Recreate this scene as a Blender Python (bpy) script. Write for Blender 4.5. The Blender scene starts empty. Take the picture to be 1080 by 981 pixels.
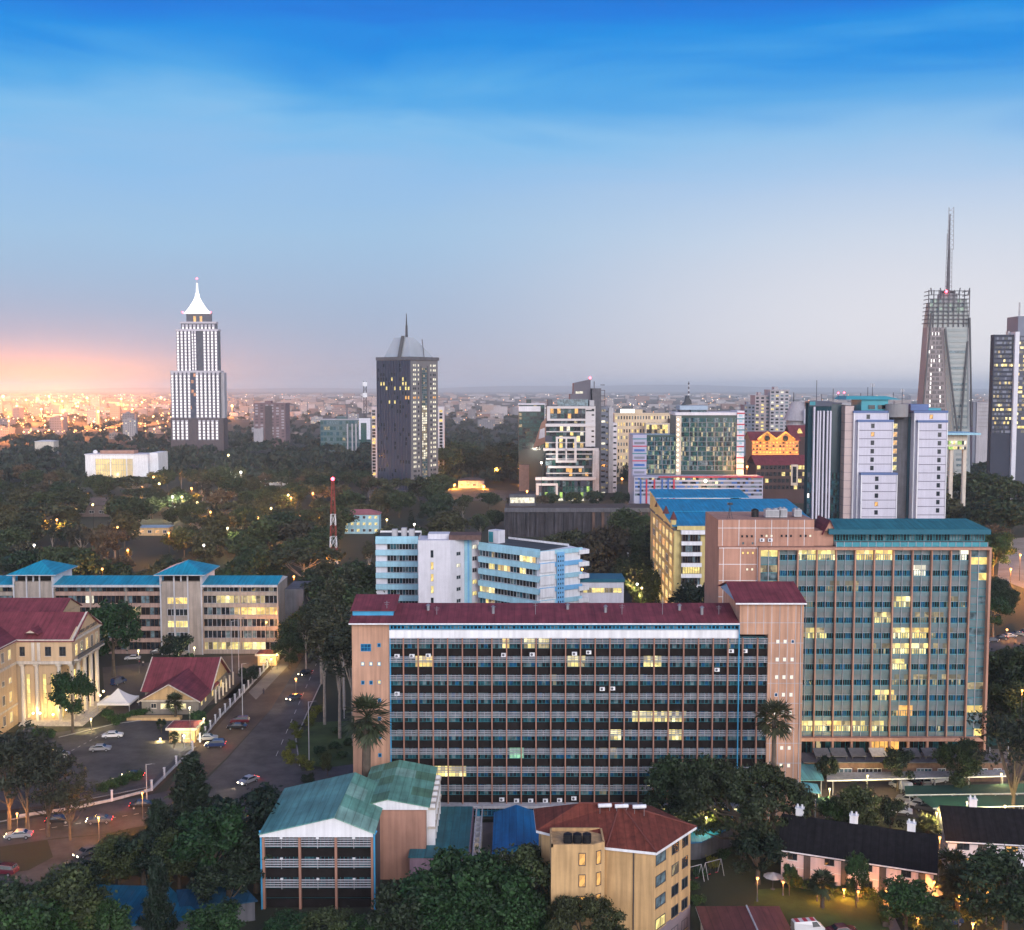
import bpy, math, random
import numpy as np
from mathutils import Vector, Matrix
random.seed(7); RNG = np.random.default_rng(7)
scn = bpy.context.scene
COL = scn.collection
R = math.radians
# ------------------------------------------------------------------ camera
FPX, H, TH = 1158.0, 78.0, math.atan(81.5/1158.0)
cam_d = bpy.data.cameras.new('camera'); cam = bpy.data.objects.new('camera', cam_d); COL.objects.link(cam)
cam.location = (0, 0, H); cam.rotation_euler = (math.pi/2 - TH, 0, 0)
cam_d.sensor_width = 36; cam_d.sensor_fit = 'HORIZONTAL'; cam_d.lens = FPX*36/1080
cam_d.clip_start = 1; cam_d.clip_end = 120000
scn.camera = cam
# ------------------------------------------------------------------ view / render
vs = scn.view_settings
vs.view_transform = 'Standard'; vs.look = 'None'; vs.exposure = 0.0; vs.gamma = 1.0; vs.use_curve_mapping = False
scn.render.engine = 'CYCLES'
cy = scn.cycles
cy.max_bounces = 5; cy.diffuse_bounces = 2; cy.glossy_bounces = 3; cy.transmission_bounces = 3; cy.volume_bounces = 0
cy.sample_clamp_indirect = 4.0; cy.sample_clamp_direct = 30.0
cy.use_denoising = True
try: cy.denoiser = 'OPENIMAGEDENOISE'
except Exception: pass
cy.use_adaptive_sampling = False
cy.caustics_reflective = False; cy.caustics_refractive = False
# ------------------------------------------------------------------ world
def srgb(r, g, b):
    f = lambda c: (c/12.92 if c <= .04045 else ((c+.055)/1.055)**2.4)
    return (f(r/255), f(g/255), f(b/255), 1)
W = bpy.data.worlds.new('World'); scn.world = W; W.use_nodes = True
nt = W.node_tree; nt.nodes.clear()
def N(t, **k):
    n = nt.nodes.new(t)
    for a, b in k.items(): setattr(n, a, b)
    return n
def L(a, b): nt.links.new(a, b)
def math_(op, a, b=None, clamp=False):
    n = N('ShaderNodeMath', operation=op); n.use_clamp = clamp
    for i, x in enumerate((a, b)):
        if x is None: continue
        if isinstance(x, (int, float)): n.inputs[i].default_value = x
        else: L(x, n.inputs[i])
    return n.outputs[0]
def mapr(x, a, b, c=0.0, d=1.0, smooth=True):
    n = N('ShaderNodeMapRange'); n.interpolation_type = 'SMOOTHSTEP' if smooth else 'LINEAR'; n.clamp = True
    L(x, n.inputs[0]); n.inputs[1].default_value = a; n.inputs[2].default_value = b; n.inputs[3].default_value = c; n.inputs[4].default_value = d
    return n.outputs[0]
def mixc(f, a, b):
    n = N('ShaderNodeMix', data_type='RGBA'); n.clamp_factor = True
    if isinstance(f, float): n.inputs[0].default_value = f
    else: L(f, n.inputs[0])
    for i, x in ((6, a), (7, b)):
        if isinstance(x, tuple): n.inputs[i].default_value = x
        else: L(x, n.inputs[i])
    return n.outputs[2]
tc = N('ShaderNodeTexCoord'); sp = N('ShaderNodeSeparateXYZ'); L(tc.outputs['Generated'], sp.inputs[0])
sx, sy, sz = sp.outputs
# thin cirrus: noise stretched along the horizon, tilted a little
mp = N('ShaderNodeMapping'); L(tc.outputs['Generated'], mp.inputs[0]); mp.inputs['Rotation'].default_value = (0, R(6), 0); mp.inputs['Scale'].default_value = (1.6, 1.6, 11)
nz = N('ShaderNodeTexNoise'); L(mp.outputs[0], nz.inputs['Vector']); nz.inputs['Scale'].default_value = 1.7; nz.inputs['Detail'].default_value = 3.5; nz.inputs['Roughness'].default_value = .55; nz.inputs['Distortion'].default_value = .6
mp2 = N('ShaderNodeMapping'); L(tc.outputs['Generated'], mp2.inputs[0]); mp2.inputs['Location'].default_value = (3.1, .4, 0); mp2.inputs['Scale'].default_value = (3.0, 3.0, 40)
nz2 = N('ShaderNodeTexNoise'); L(mp2.outputs[0], nz2.inputs['Vector']); nz2.inputs['Scale'].default_value = 1.0; nz2.inputs['Detail'].default_value = 4
warp = math_('MULTIPLY', math_('SUBTRACT', nz.outputs[0], .5), .12)
warp2 = math_('MULTIPLY', math_('SUBTRACT', nz2.outputs[0], .5), .016)
amp = mapr(sz, .05, .25)
el = math_('ADD', sz, math_('MULTIPLY', math_('ADD', warp, warp2), amp))
el = math_('MULTIPLY', el, 2.0, clamp=True)
rp = N('ShaderNodeValToRGB'); L(el, rp.inputs[0]); cr = rp.color_ramp
stops = [(.0, (152, 160, 184)), (.035, (158, 172, 200)), (.09, (160, 184, 214)), (.13, (156, 192, 225)), (.175, (144, 189, 231)), (.21, (122, 186, 234)),
         (.246, (76, 166, 231)), (.286, (6, 140, 227)), (.315, (0, 122, 222)), (.36, (0, 100, 200)), (.44, (0, 72, 160)), (.5, (0, 56, 128))]
while len(cr.elements) > 1: cr.elements.remove(cr.elements[-1])
for i, (p, c) in enumerate(stops):
    e = cr.elements[0] if i == 0 else cr.elements.new(min(1, p*2))
    e.position = min(1, p*2); e.color = srgb(*c)
front = mapr(sy, -.1, .35)
right_f = math_('MULTIPLY', math_('MULTIPLY', mapr(sx, -.14, .36), mapr(sz, .27, .03)), math_('MULTIPLY', front, .95))
c1 = mixc(right_f, rp.outputs[0], srgb(233, 231, 237))
left_f = math_('MULTIPLY', math_('MULTIPLY', mapr(sx, -.12, -.55), mapr(sz, .105, -.01)), front)
c2 = mixc(math_('MULTIPLY', left_f, .6), c1, srgb(222, 172, 180))
left_g = math_('MULTIPLY', math_('MULTIPLY', mapr(sx, -.20, -.46), mapr(sz, .040, -.006)), front)
c3 = mixc(math_('MULTIPLY', left_g, .75), c2, srgb(255, 158, 122))
core = math_('MULTIPLY', math_('MULTIPLY', mapr(sx, -.20, -.44), mapr(sz, .030, -.004)), front)
c3 = mixc(math_('MULTIPLY', core, .85), c3, srgb(255, 186, 108))
# the afterglow side of the sky, behind the camera, is brighter and paler
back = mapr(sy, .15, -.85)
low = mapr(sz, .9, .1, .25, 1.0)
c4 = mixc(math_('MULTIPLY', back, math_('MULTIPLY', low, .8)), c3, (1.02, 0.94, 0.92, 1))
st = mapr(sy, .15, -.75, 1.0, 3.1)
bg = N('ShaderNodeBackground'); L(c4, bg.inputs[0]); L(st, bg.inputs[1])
sky = N('ShaderNodeTexSky'); sky.sky_type = 'NISHITA'; sky.sun_disc = False; sky.sun_elevation = R(9); sky.sun_rotation = R(155); sky.altitude = 1700; sky.air_density = 1.0; sky.dust_density = 1.0
bg2 = N('ShaderNodeBackground'); L(sky.outputs[0], bg2.inputs[0]); bg2.inputs[1].default_value = .005
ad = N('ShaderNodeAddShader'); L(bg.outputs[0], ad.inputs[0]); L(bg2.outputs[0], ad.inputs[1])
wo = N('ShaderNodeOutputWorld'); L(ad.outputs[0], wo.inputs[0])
W.cycles.sampling_method = 'MANUAL'; W.cycles.sample_map_resolution = 512
# ------------------------------------------------------------------ twilight "sun": broad soft afterglow from behind right
sd = bpy.data.lights.new('sun', 'SUN'); so = bpy.data.objects.new('sun', sd); COL.objects.link(so)
sd.energy = 1.8; sd.angle = R(28); sd.color = (1, .93, .88)
so.rotation_euler = Vector((-.40, .86, -.42)).to_track_quat('-Z', 'Y').to_euler(); so.location = (60, -150, 250)
# ------------------------------------------------------------------ pixel -> world (1080 x 981 photo pixels)
_c, _s = math.cos(TH), math.sin(TH)
def ray(u, v):
    a = (u-540)/FPX; b = -(v-490.5)/FPX
    return Vector((a, _c + b*_s, -_s + b*_c))
def at(u, v, Y):
    d = ray(u, v); t = Y/d.y
    return Vector((d.x*t, Y, H + d.z*t))
def gnd(u, v, z=0.0):
    d = ray(u, v); t = (z-H)/d.z
    return Vector((d.x*t, d.y*t, z))
def project(p):
    x, y, z = p[0], p[1], p[2]-H
    dep = y*_c - z*_s; up = y*_s + z*_c
    return (540 + FPX*x/dep, 490.5 - FPX*up/dep, dep)
# ------------------------------------------------------------------ materials
MATS = {}
def newmat(name):
    m = bpy.data.materials.new(name); m.use_nodes = True
    return m, m.node_tree, m.node_tree.nodes['Principled BSDF']
def M(name, rgb=(.5, .5, .5), rough=.8, var=.18, scale=.35, metal=0.0, streak=0.0, spec=.3, wave=0.0, wscale=2.0, rnd=0.0, bump=0.0):
    if name in MATS: return MATS[name]
    m, t, b = newmat(name)
    nn, ln = t.nodes, t.links
    b.inputs['Roughness'].default_value = rough; b.inputs['Metallic'].default_value = metal
    b.inputs['Specular IOR Level'].default_value = spec
    c = (*rgb, 1)
    tcn = nn.new('ShaderNodeTexCoord')
    no = nn.new('ShaderNodeTexNoise'); no.inputs['Scale'].default_value = scale; no.inputs['Detail'].default_value = 5; no.inputs['Roughness'].default_value = .65
    ln.new(tcn.outputs['Object'], no.inputs['Vector'])
    ra = nn.new('ShaderNodeMapRange'); ra.inputs[1].default_value = .3; ra.inputs[2].default_value = .7; ra.inputs[3].default_value = 1-var*1.3; ra.inputs[4].default_value = 1+var*.8
    ln.new(no.outputs[0], ra.inputs[0]); fac = ra.outputs[0]
    def mul(x, y):
        q = nn.new('ShaderNodeMath'); q.operation = 'MULTIPLY'; ln.new(x, q.inputs[0]); ln.new(y, q.inputs[1]); return q.outputs[0]
    if streak:
        mpn = nn.new('ShaderNodeMapping'); mpn.inputs['Scale'].default_value = (1.3, 1.3, .07); ln.new(tcn.outputs['Object'], mpn.inputs[0])
        n2 = nn.new('ShaderNodeTexNoise'); n2.inputs['Scale'].default_value = 1.2; n2.inputs['Detail'].default_value = 4; ln.new(mpn.outputs[0], n2.inputs['Vector'])
        r2 = nn.new('ShaderNodeMapRange'); r2.inputs[1].default_value = .35; r2.inputs[2].default_value = .65; r2.inputs[3].default_value = 1-streak; r2.inputs[4].default_value = 1+streak*.3
        ln.new(n2.outputs[0], r2.inputs[0]); fac = mul(fac, r2.outputs[0])
    if rnd:
        oi = nn.new('ShaderNodeObjectInfo'); r3 = nn.new('ShaderNodeMapRange'); r3.inputs[3].default_value = 1-rnd; r3.inputs[4].default_value = 1+rnd
        ln.new(oi.outputs['Random'], r3.inputs[0]); fac = mul(fac, r3.outputs[0])
    if wave:   # sheet joints and weathered strips
        w2 = nn.new('ShaderNodeTexWave'); w2.wave_type = 'BANDS'; w2.bands_direction = 'X'; w2.inputs['Scale'].default_value = .26; w2.inputs['Distortion'].default_value = .15; ln.new(tcn.outputs['Object'], w2.inputs['Vector'])
        r5 = nn.new('ShaderNodeMapRange'); r5.inputs[1].default_value = .0; r5.inputs[2].default_value = .06; r5.inputs[3].default_value = .68; r5.inputs[4].default_value = 1.0; ln.new(w2.outputs['Fac'], r5.inputs[0]); fac = mul(fac, r5.outputs[0])
        mp3 = nn.new('ShaderNodeMapping'); mp3.inputs['Scale'].default_value = (1.6, .12, .12); ln.new(tcn.outputs['Object'], mp3.inputs[0])
        n6 = nn.new('ShaderNodeTexNoise'); n6.inputs['Scale'].default_value = 1.0; n6.inputs['Detail'].default_value = 4; ln.new(mp3.outputs[0], n6.inputs['Vector'])
        r6 = nn.new('ShaderNodeMapRange'); r6.inputs[1].default_value = .3; r6.inputs[2].default_value = .7; r6.inputs[3].default_value = .72; r6.inputs[4].default_value = 1.2; ln.new(n6.outputs[0], r6.inputs[0]); fac = mul(fac, r6.outputs[0])
    vm = nn.new('ShaderNodeVectorMath'); vm.operation = 'SCALE'; vm.inputs[0].default_value = rgb; ln.new(fac, vm.inputs['Scale'])
    ln.new(vm.outputs[0], b.inputs['Base Color'])
    hgt = None
    if wave:
        wv = nn.new('ShaderNodeTexWave'); wv.wave_type = 'BANDS'; wv.bands_direction = 'X'; wv.inputs['Scale'].default_value = wscale
        ln.new(tcn.outputs['Object'], wv.inputs['Vector']); hgt = wv.outputs['Fac']
        bp = nn.new('ShaderNodeBump'); bp.inputs['Strength'].default_value = wave; bp.inputs['Distance'].default_value = .08
        ln.new(hgt, bp.inputs['Height']); ln.new(bp.outputs[0], b.inputs['Normal'])
    elif bump:
        n4 = nn.new('ShaderNodeTexNoise'); n4.inputs['Scale'].default_value = 6; n4.inputs['Detail'].default_value = 4; ln.new(tcn.outputs['Object'], n4.inputs['Vector'])
        bp = nn.new('ShaderNodeBump'); bp.inputs['Strength'].default_value = bump; bp.inputs['Distance'].default_value = .1
        ln.new(n4.outputs[0], bp.inputs['Height']); ln.new(bp.outputs[0], b.inputs['Normal'])
    MATS[name] = m
    return m
def glass(name, rgb, rough=.12, spec=.6):
    """window glass seen from outside: dark room tint, uneven blinds behind, sky in the pane"""
    if name in MATS: return MATS[name]
    m, t, b = newmat(name); nn, ln = t.nodes, t.links
    tcn = nn.new('ShaderNodeTexCoord')
    no = nn.new('ShaderNodeTexNoise'); no.inputs['Scale'].default_value = .9; no.inputs['Detail'].default_value = 3; ln.new(tcn.outputs['Object'], no.inputs['Vector'])
    ra = nn.new('ShaderNodeMapRange'); ra.inputs[1].default_value = .35; ra.inputs[2].default_value = .68; ra.inputs[3].default_value = .45; ra.inputs[4].default_value = 1.7
    ln.new(no.outputs[0], ra.inputs[0])
    vm = nn.new('ShaderNodeVectorMath'); vm.operation = 'SCALE'; vm.inputs[0].default_value = rgb; ln.new(ra.outputs[0], vm.inputs['Scale'])
    ln.new(vm.outputs[0], b.inputs['Base Color'])
    b.inputs['Roughness'].default_value = rough; b.inputs['Specular IOR Level'].default_value = spec
    bp = nn.new('ShaderNodeBump'); bp.inputs['Strength'].default_value = .05; ln.new(no.outputs[0], bp.inputs['Height']); ln.new(bp.outputs[0], b.inputs['Normal'])
    MATS[name] = m; return m
def lit(name, rgb, strength=1.2, lo=.5, hi=1.12, scale=.8):
    """a lit room behind glass: uneven lamps, shelves, curtains"""
    if name in MATS: return MATS[name]
    m, t, b = newmat(name); nn, ln = t.nodes, t.links
    b.inputs['Base Color'].default_value = (.05, .05, .05, 1); b.inputs['Roughness'].default_value = .2
    tcn = nn.new('ShaderNodeTexCoord')
    vo = nn.new('ShaderNodeTexVoronoi'); vo.distance = 'CHEBYCHEV'; vo.inputs['Scale'].default_value = scale; ln.new(tcn.outputs['Object'], vo.inputs['Vector'])
    no = nn.new('ShaderNodeTexNoise'); no.inputs['Scale'].default_value = scale*1.7; no.inputs['Detail'].default_value = 3; ln.new(tcn.outputs['Object'], no.inputs['Vector'])
    sc = nn.new('ShaderNodeSeparateXYZ'); ln.new(vo.outputs['Color'], sc.inputs[0])
    a = nn.new('ShaderNodeMath'); a.operation = 'MULTIPLY'; ln.new(sc.outputs[0], a.inputs[0]); ln.new(no.outputs[0], a.inputs[1])
    ra = nn.new('ShaderNodeMapRange'); ra.inputs[1].default_value = .05; ra.inputs[2].default_value = .5; ra.inputs[3].default_value = lo*strength; ra.inputs[4].default_value = hi*strength
    ln.new(a.outputs[0], ra.inputs[0])
    b.inputs['Emission Color'].default_value = (*rgb, 1); ln.new(ra.outputs[0], b.inputs['Emission Strength'])
    MATS[name] = m; return m
def emit(name, rgb, strength):
    if name in MATS: return MATS[name]
    m, t, b = newmat(name)
    b.inputs['Base Color'].default_value = (.3, .3, .3, 1); b.inputs['Emission Color'].default_value = (*rgb, 1); b.inputs['Emission Strength'].default_value = strength
    MATS[name] = m; return m
def leafmat(name, rgb, var=.5, rnd=.3):
    if name in MATS: return MATS[name]
    m, t, b = newmat(name); nn, ln = t.nodes, t.links
    tcn = nn.new('ShaderNodeTexCoord'); oi = nn.new('ShaderNodeObjectInfo'); ge = nn.new('ShaderNodeNewGeometry')
    no = nn.new('ShaderNodeTexNoise'); no.inputs['Scale'].default_value = .45; no.inputs['Detail'].default_value = 4; ln.new(tcn.outputs['Object'], no.inputs['Vector'])
    ra = nn.new('ShaderNodeMapRange'); ra.inputs[1].default_value = .3; ra.inputs[2].default_value = .7; ra.inputs[3].default_value = 1-var; ra.inputs[4].default_value = 1+var
    ln.new(no.outputs[0], ra.inputs[0])
    r3 = nn.new('ShaderNodeMapRange'); r3.inputs[3].default_value = 1-rnd; r3.inputs[4].default_value = 1+rnd; ln.new(oi.outputs['Random'], r3.inputs[0])
    r4 = nn.new('ShaderNodeMapRange'); r4.inputs[3].default_value = .6; r4.inputs[4].default_value = 1.4; ln.new(ge.outputs['Random Per Island'], r4.inputs[0])
    q = nn.new('ShaderNodeMath'); q.operation = 'MULTIPLY'; ln.new(ra.outputs[0], q.inputs[0]); ln.new(r3.outputs[0], q.inputs[1])
    q2 = nn.new('ShaderNodeMath'); q2.operation = 'MULTIPLY'; ln.new(q.outputs[0], q2.inputs[0]); ln.new(r4.outputs[0], q2.inputs[1])
    # hue drifts between trees: bluish green to olive brown
    mx = nn.new('ShaderNodeMix'); mx.data_type = 'RGBA'; ln.new(oi.outputs['Random'], mx.inputs[0])
    mx.inputs[6].default_value = (rgb[0]*.75, rgb[1]*1.02, rgb[2]*1.15, 1); mx.inputs[7].default_value = (rgb[0]*1.15, rgb[1]*1.0, rgb[2]*.9, 1)
    vm = nn.new('ShaderNodeVectorMath'); vm.operation = 'SCALE'; ln.new(mx.outputs[2], vm.inputs[0]); ln.new(q2.outputs[0], vm.inputs['Scale'])
    ln.new(vm.outputs[0], b.inputs['Base Color']); b.inputs['Roughness'].default_value = .6; b.inputs['Specular IOR Level'].default_value = .25
    MATS[name] = m; return m
# ------------------------------------------------------------------ mesh builder
class MB:
    def __init__(s): s.v = []; s.f = []; s.mi = []; s.ml = []
    def mat(s, m):
        if m not in s.ml: s.ml.append(m)
        return s.ml.index(m)
    def poly(s, pts, m):
        k = len(s.v); s.v += [tuple(p) for p in pts]; s.f.append(tuple(range(k, k+len(pts)))); s.mi.append(s.mat(m))
    def box(s, x0, x1, y0, y1, z0, z1, m, skip=''):
        if x0 > x1: x0, x1 = x1, x0
        if y0 > y1: y0, y1 = y1, y0
        if z0 > z1: z0, z1 = z1, z0
        k = len(s.v)
        s.v += [(x0, y0, z0), (x1, y0, z0), (x1, y1, z0), (x0, y1, z0), (x0, y0, z1), (x1, y0, z1), (x1, y1, z1), (x0, y1, z1)]
        F = [(0, 3, 2, 1), (4, 5, 6, 7), (0, 1, 5, 4), (1, 2, 6, 5), (2, 3, 7, 6), (3, 0, 4, 7)]
        i = s.mat(m)
        for q, f in enumerate(F):
            if 'bt'[q:q+1] and 'bt'[q] in skip: continue
            s.f.append(tuple(k+j for j in f)); s.mi.append(i)
    def prism(s, pts, z0, z1, m, mtop=None):
        n = len(pts); k = len(s.v)
        s.v += [(p[0], p[1], z0) for p in pts] + [(p[0], p[1], z1) for p in pts]
        i = s.mat(m); j = s.mat(mtop or m)
        s.f.append(tuple(k+n-1-q for q in range(n))); s.mi.append(i)
        s.f.append(tuple(k+n+q for q in range(n))); s.mi.append(j)
        for q in range(n):
            s.f.append((k+q, k+(q+1) % n, k+n+(q+1) % n, k+n+q)); s.mi.append(i)
    def loft(s, a, b, m, caps=True):
        n = len(a); k = len(s.v); s.v += [tuple(p) for p in a] + [tuple(p) for p in b]; i = s.mat(m)
        for q in range(n):
            s.f.append((k+q, k+(q+1) % n, k+n+(q+1) % n, k+n+q)); s.mi.append(i)
        if caps:
            s.f.append(tuple(k+n-1-q for q in range(n))); s.mi.append(i); s.f.append(tuple(k+n+q for q in range(n))); s.mi.append(i)
    def cyl(s, x, y, z0, z1, r0, r1, m, n=12):
        ring = lambda r, z: [(x+r*math.cos(2*math.pi*q/n), y+r*math.sin(2*math.pi*q/n), z) for q in range(n)]
        s.loft(ring(r0, z0), ring(max(r1, .001), z1), m)
    def tube(s, p, q, r0, m, r1=None, n=6):
        p, q = Vector(p), Vector(q); d = q-p
        if d.length < 1e-6: return
        a = d.orthogonal().normalized(); b = d.normalized().cross(a); r1 = r0 if r1 is None else r1
        ring = lambda c, r: [c + a*(r*math.cos(2*math.pi*i/n)) + b*(r*math.sin(2*math.pi*i/n)) for i in range(n)]
        s.loft(ring(p, r0), ring(q, r1), m)
    def ball(s, c, r, m, n=8, sq=1.0):
        k = len(s.v); i = s.mat(m); rows = n//2
        for a in range(rows+1):
            t = math.pi*a/rows
            for b in range(n):
                s.v.append((c[0]+r*math.sin(t)*math.cos(2*math.pi*b/n), c[1]+r*math.sin(t)*math.sin(2*math.pi*b/n), c[2]+r*sq*math.cos(t)))
        for a in range(rows):
            for b in range(n):
                s.f.append((k+a*n+b, k+(a+1)*n+b, k+(a+1)*n+(b+1) % n, k+a*n+(b+1) % n)); s.mi.append(i)
    def build(s, name, parent=None, loc=None, rotz=0.0, kind=None, label=None, smooth=False):
        me = bpy.data.meshes.new(name); me.from_pydata(s.v, [], s.f)
        for m in s.ml: me.materials.append(m)
        me.polygons.foreach_set('material_index', s.mi)
        if smooth: me.polygons.foreach_set('use_smooth', [True]*len(s.f))
        me.update()
        o = bpy.data.objects.new(name, me); COL.objects.link(o)
        if parent: o.parent = parent
        if loc is not None: o.location = loc
        o.rotation_euler[2] = rotz
        if kind: o['kind'] = kind
        if label: o['label'] = label
        return o
def thing(name, label, cat, loc=(0, 0, 0), rotz=0.0, group=None):
    o = bpy.data.objects.new(name, None); COL.objects.link(o); o.empty_display_size = .5
    o.location = loc; o.rotation_euler[2] = rotz; o['label'] = label; o['category'] = cat
    if group: o['group'] = group
    return o
def tag(o, label, cat, group=None):
    o['label'] = label; o['category'] = cat
    if group: o['group'] = group
    return o
def dup(root, loc, rotz=None, label=None, group=None, scale=None):
    r = root.copy(); COL.objects.link(r); r.location = loc
    if rotz is not None: r.rotation_euler[2] = rotz
    if label: r['label'] = label
    if group: r['group'] = group
    if scale is not None: r.scale = scale if isinstance(scale, (tuple, list)) else (scale,)*3
    for ch in list(root.children):
        c = ch.copy(); COL.objects.link(c); c.parent = r
        for g in list(ch.children):
            d = g.copy(); COL.objects.link(d); d.parent = c
    return r
def point_light(parent, loc, power, rgb, size=.15):
    d = bpy.data.lights.new('lamp_light', 'POINT'); d.energy = power; d.color = rgb; d.shadow_soft_size = size
    o = bpy.data.objects.new('lamp_light', d); COL.objects.link(o); o.location = loc
    if parent: o.parent = parent
    return o
# ------------------------------------------------------------------ palette
pink = M('pink_render', (.50, .29, .195), .85, .14, .12, streak=.26)
pinkd = M('pink_mullion', (.33, .175, .125), .8, .12, .3)
salmon = M('salmon_panel', (.43, .235, .17), .85, .12, .2, streak=.18)
white = M('white_paint', (.74, .745, .76), .6, .08, .25, streak=.14)
white2 = M('white_render', (.62, .615, .66), .75, .10, .2, streak=.09)
offw = M('cream_render', (.60, .53, .44), .8, .12, .2, streak=.2)
sand = M('sand_render', (.56, .38, .19), .8, .1, .15, streak=.18)
beige = M('beige_render', (.56, .36, .17), .8, .13, .2, streak=.28)
yellow = M('yellow_render', (.58, .47, .20), .8, .10, .15, streak=.18)
lilac = M('lilac_render', (.30, .20, .25), .85, .12, .2, streak=.2)
grey = M('grey_concrete', (.30, .30, .32), .85, .16, .3, streak=.2)
lgrey = M('light_concrete', (.44, .44, .46), .85, .14, .3, streak=.2)
dgrey = M('dark_concrete', (.105, .105, .12), .8, .2, .3, streak=.2)
dark = M('dark_spandrel', (.016, .013, .013), .8, .3, .5, spec=.08)
black = M('black_plastic', (.012, .012, .014), .45, .1)
slat = M('white_slat', (.42, .42, .45), .6, .15, .3)
bluef = M('blue_frame', (.03, .26, .46), .5, .15)
bluep = M('blue_paint', (.05, .30, .52), .55, .15)
skyblue = M('sky_blue_paint', (.32, .56, .66), .6, .1, .3, streak=.12)
tealf = M('teal_frame', (.03, .20, .24), .5, .15)
steel = M('steel', (.35, .36, .38), .4, .15, metal=.7)
darkst = M('dark_steel', (.05, .055, .065), .5, .15)
tile_m = M('maroon_roof', (.19, .042, .052), .65, .26, .4, wave=.25, wscale=3.2)
tile_r = M('terracotta_roof', (.20, .05, .032), .8, .28, 1.3, wave=.6, wscale=5.0)
blue_r = M('blue_roof', (.010, .24, .43), .5, .16, .2, wave=.3, wscale=2.6)
teal_r = M('teal_roof', (.028, .155, .175), .5, .2, .25, wave=.3, wscale=2.6)
green_r = M('green_roof', (.135, .33, .255), .55, .25, .3, wave=.3, wscale=2.6)
green_r2 = M('green_roof_faded', (.24, .43, .35), .6, .25, .3, wave=.3, wscale=2.6)
green_r3 = M('green_roof_new', (.10, .22, .14), .6, .2, .3, wave=.3, wscale=2.6)
black_r = M('dark_shingle_roof', (.013, .012, .014), .9, .3, 1.2, wave=.4, wscale=4, spec=.1)
flat_r = M('bitumen_roof', (.06, .065, .07), .9, .35, .15)
asphalt = M('asphalt', (.075, .071, .074), .9, .42, .16)
asphalt2 = M('worn_asphalt', (.10, .082, .075), .9, .3, .07)
paving = M('paving', (.22, .19, .17), .9, .25, .15)
kerbm = M('kerb_stone', (.32, .31, .30), .9, .25, .5)
soil = M('soil', (.075, .045, .028), .95, .4, .1)
lawnm = M('lawn_grass', (.055, .085, .022), .95, .45, .12, bump=.5)
glA = glass('glass_dark', (.015, .022, .03)); glB = glass('glass_teal', (.02, .075, .10)); glC = glass('glass_blue', (.012, .07, .16)); glD = glass('glass_pale', (.10, .15, .17)); glE = glass('glass_green', (.02, .07, .065))
glMain = [glA, glA, glB, glB, glC, glD]
lw = lit('lit_warm_room', (1, .70, .20), 1.35); ly = lit('lit_yellow_room', (1, .80, .27), 1.35); lww = lit('lit_white_room', (1, .93, .72), 1.3); lo_ = lit('lit_orange_room', (1, .50, .12), 1.3)
lgn = lit('lit_green_room', (.45, 1, .62), .75); ldim = lit('lit_dim_room', (1, .78, .40), .38, .15, 1.4)
lgr = lit('lit_lime_room', (.62, 1, .18), .9)
LITVAR = {ly: [ly, ly, lit('lit_yellow_blind', (1, .78, .36), .75), lit('lit_yellow_bright', (1, .86, .42), 1.9), ldim], lw: [lw, lw, lit('lit_warm_blind', (1, .66, .24), .8), lit('lit_warm_bright', (1, .80, .34), 1.9)], ldim: [ldim, None, None, lit('lit_faint_room', (.9, .8, .5), .2)]}
trunk_m = M('bark', (.10, .078, .06), .95, .35, 1.0); trunk_p = M('pale_bark', (.27, .235, .20), .9, .3, 1.0)
def front_rect(mb, x0, x1, z0, z1, m, y=0.0): mb.poly([(x0, y, z0), (x1, y, z0), (x1, y, z1), (x0, y, z1)], m)
def panes(mb, x0, x1, z0, z1, nx, nz, y, frame, mats, fw=.06, fd=.06, litmap=None):
    """a grid of panes at plane y (facing -y) with a real frame in front; every pane picks its own glass"""
    dx = (x1-x0)/nx; dz = (z1-z0)/nz
    for i in range(nx):
        for j in range(nz):
            xa = x0+i*dx; m = None
            if litmap:
                m = litmap(xa+dx/2, z0+(j+.5)*dz)
                if m in LITVAR: m = random.choice(LITVAR[m])
            front_rect(mb, xa, xa+dx, z0+j*dz, z0+(j+1)*dz, m or random.choice(mats), y)
    if frame:
        for i in range(nx+1):
            xa = x0+i*dx; mb.box(xa-fw/2, xa+fw/2, y-fd, y-.003, z0, z1, frame)
        for j in range(nz+1):
            za = z0+j*dz; mb.box(x0, x1, y-fd*.8, y-.004, za-fw/2, za+fw/2, frame)
def window(par, x, y, z, w, h, rotz=0.0, pane=None, frame=None, nx=2, nz=1, sill=None, fw=.09):
    """one window as a part (frame mesh) with its pane as sub-part; x,z = lower left corner on the wall plane"""
    f = MB(); fm = frame or white
    for a, b, c, d in ((0, w, 0, fw), (0, w, h-fw, h), (0, fw, fw, h-fw), (w-fw, w, fw, h-fw)): f.box(a, b, -.07, -.005, c, d, fm)
    for i in range(1, nx): f.box(w*i/nx-fw*.35, w*i/nx+fw*.35, -.06, -.005, fw, h-fw, fm)
    for j in range(1, nz): f.box(fw, w-fw, -.055, -.006, h*j/nz-fw*.35, h*j/nz+fw*.35, fm)
    if sill: f.box(-.1, w+.1, -.16, -.004, -.1, -.004, sill)
    fo = f.build('window', par, (x, y, z), rotz)
    p = MB(); front_rect(p, fw*.5, w-fw*.5, fw*.5, h-fw*.5, pane or glA, -.02); p.build('pane', fo)
    return fo
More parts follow.
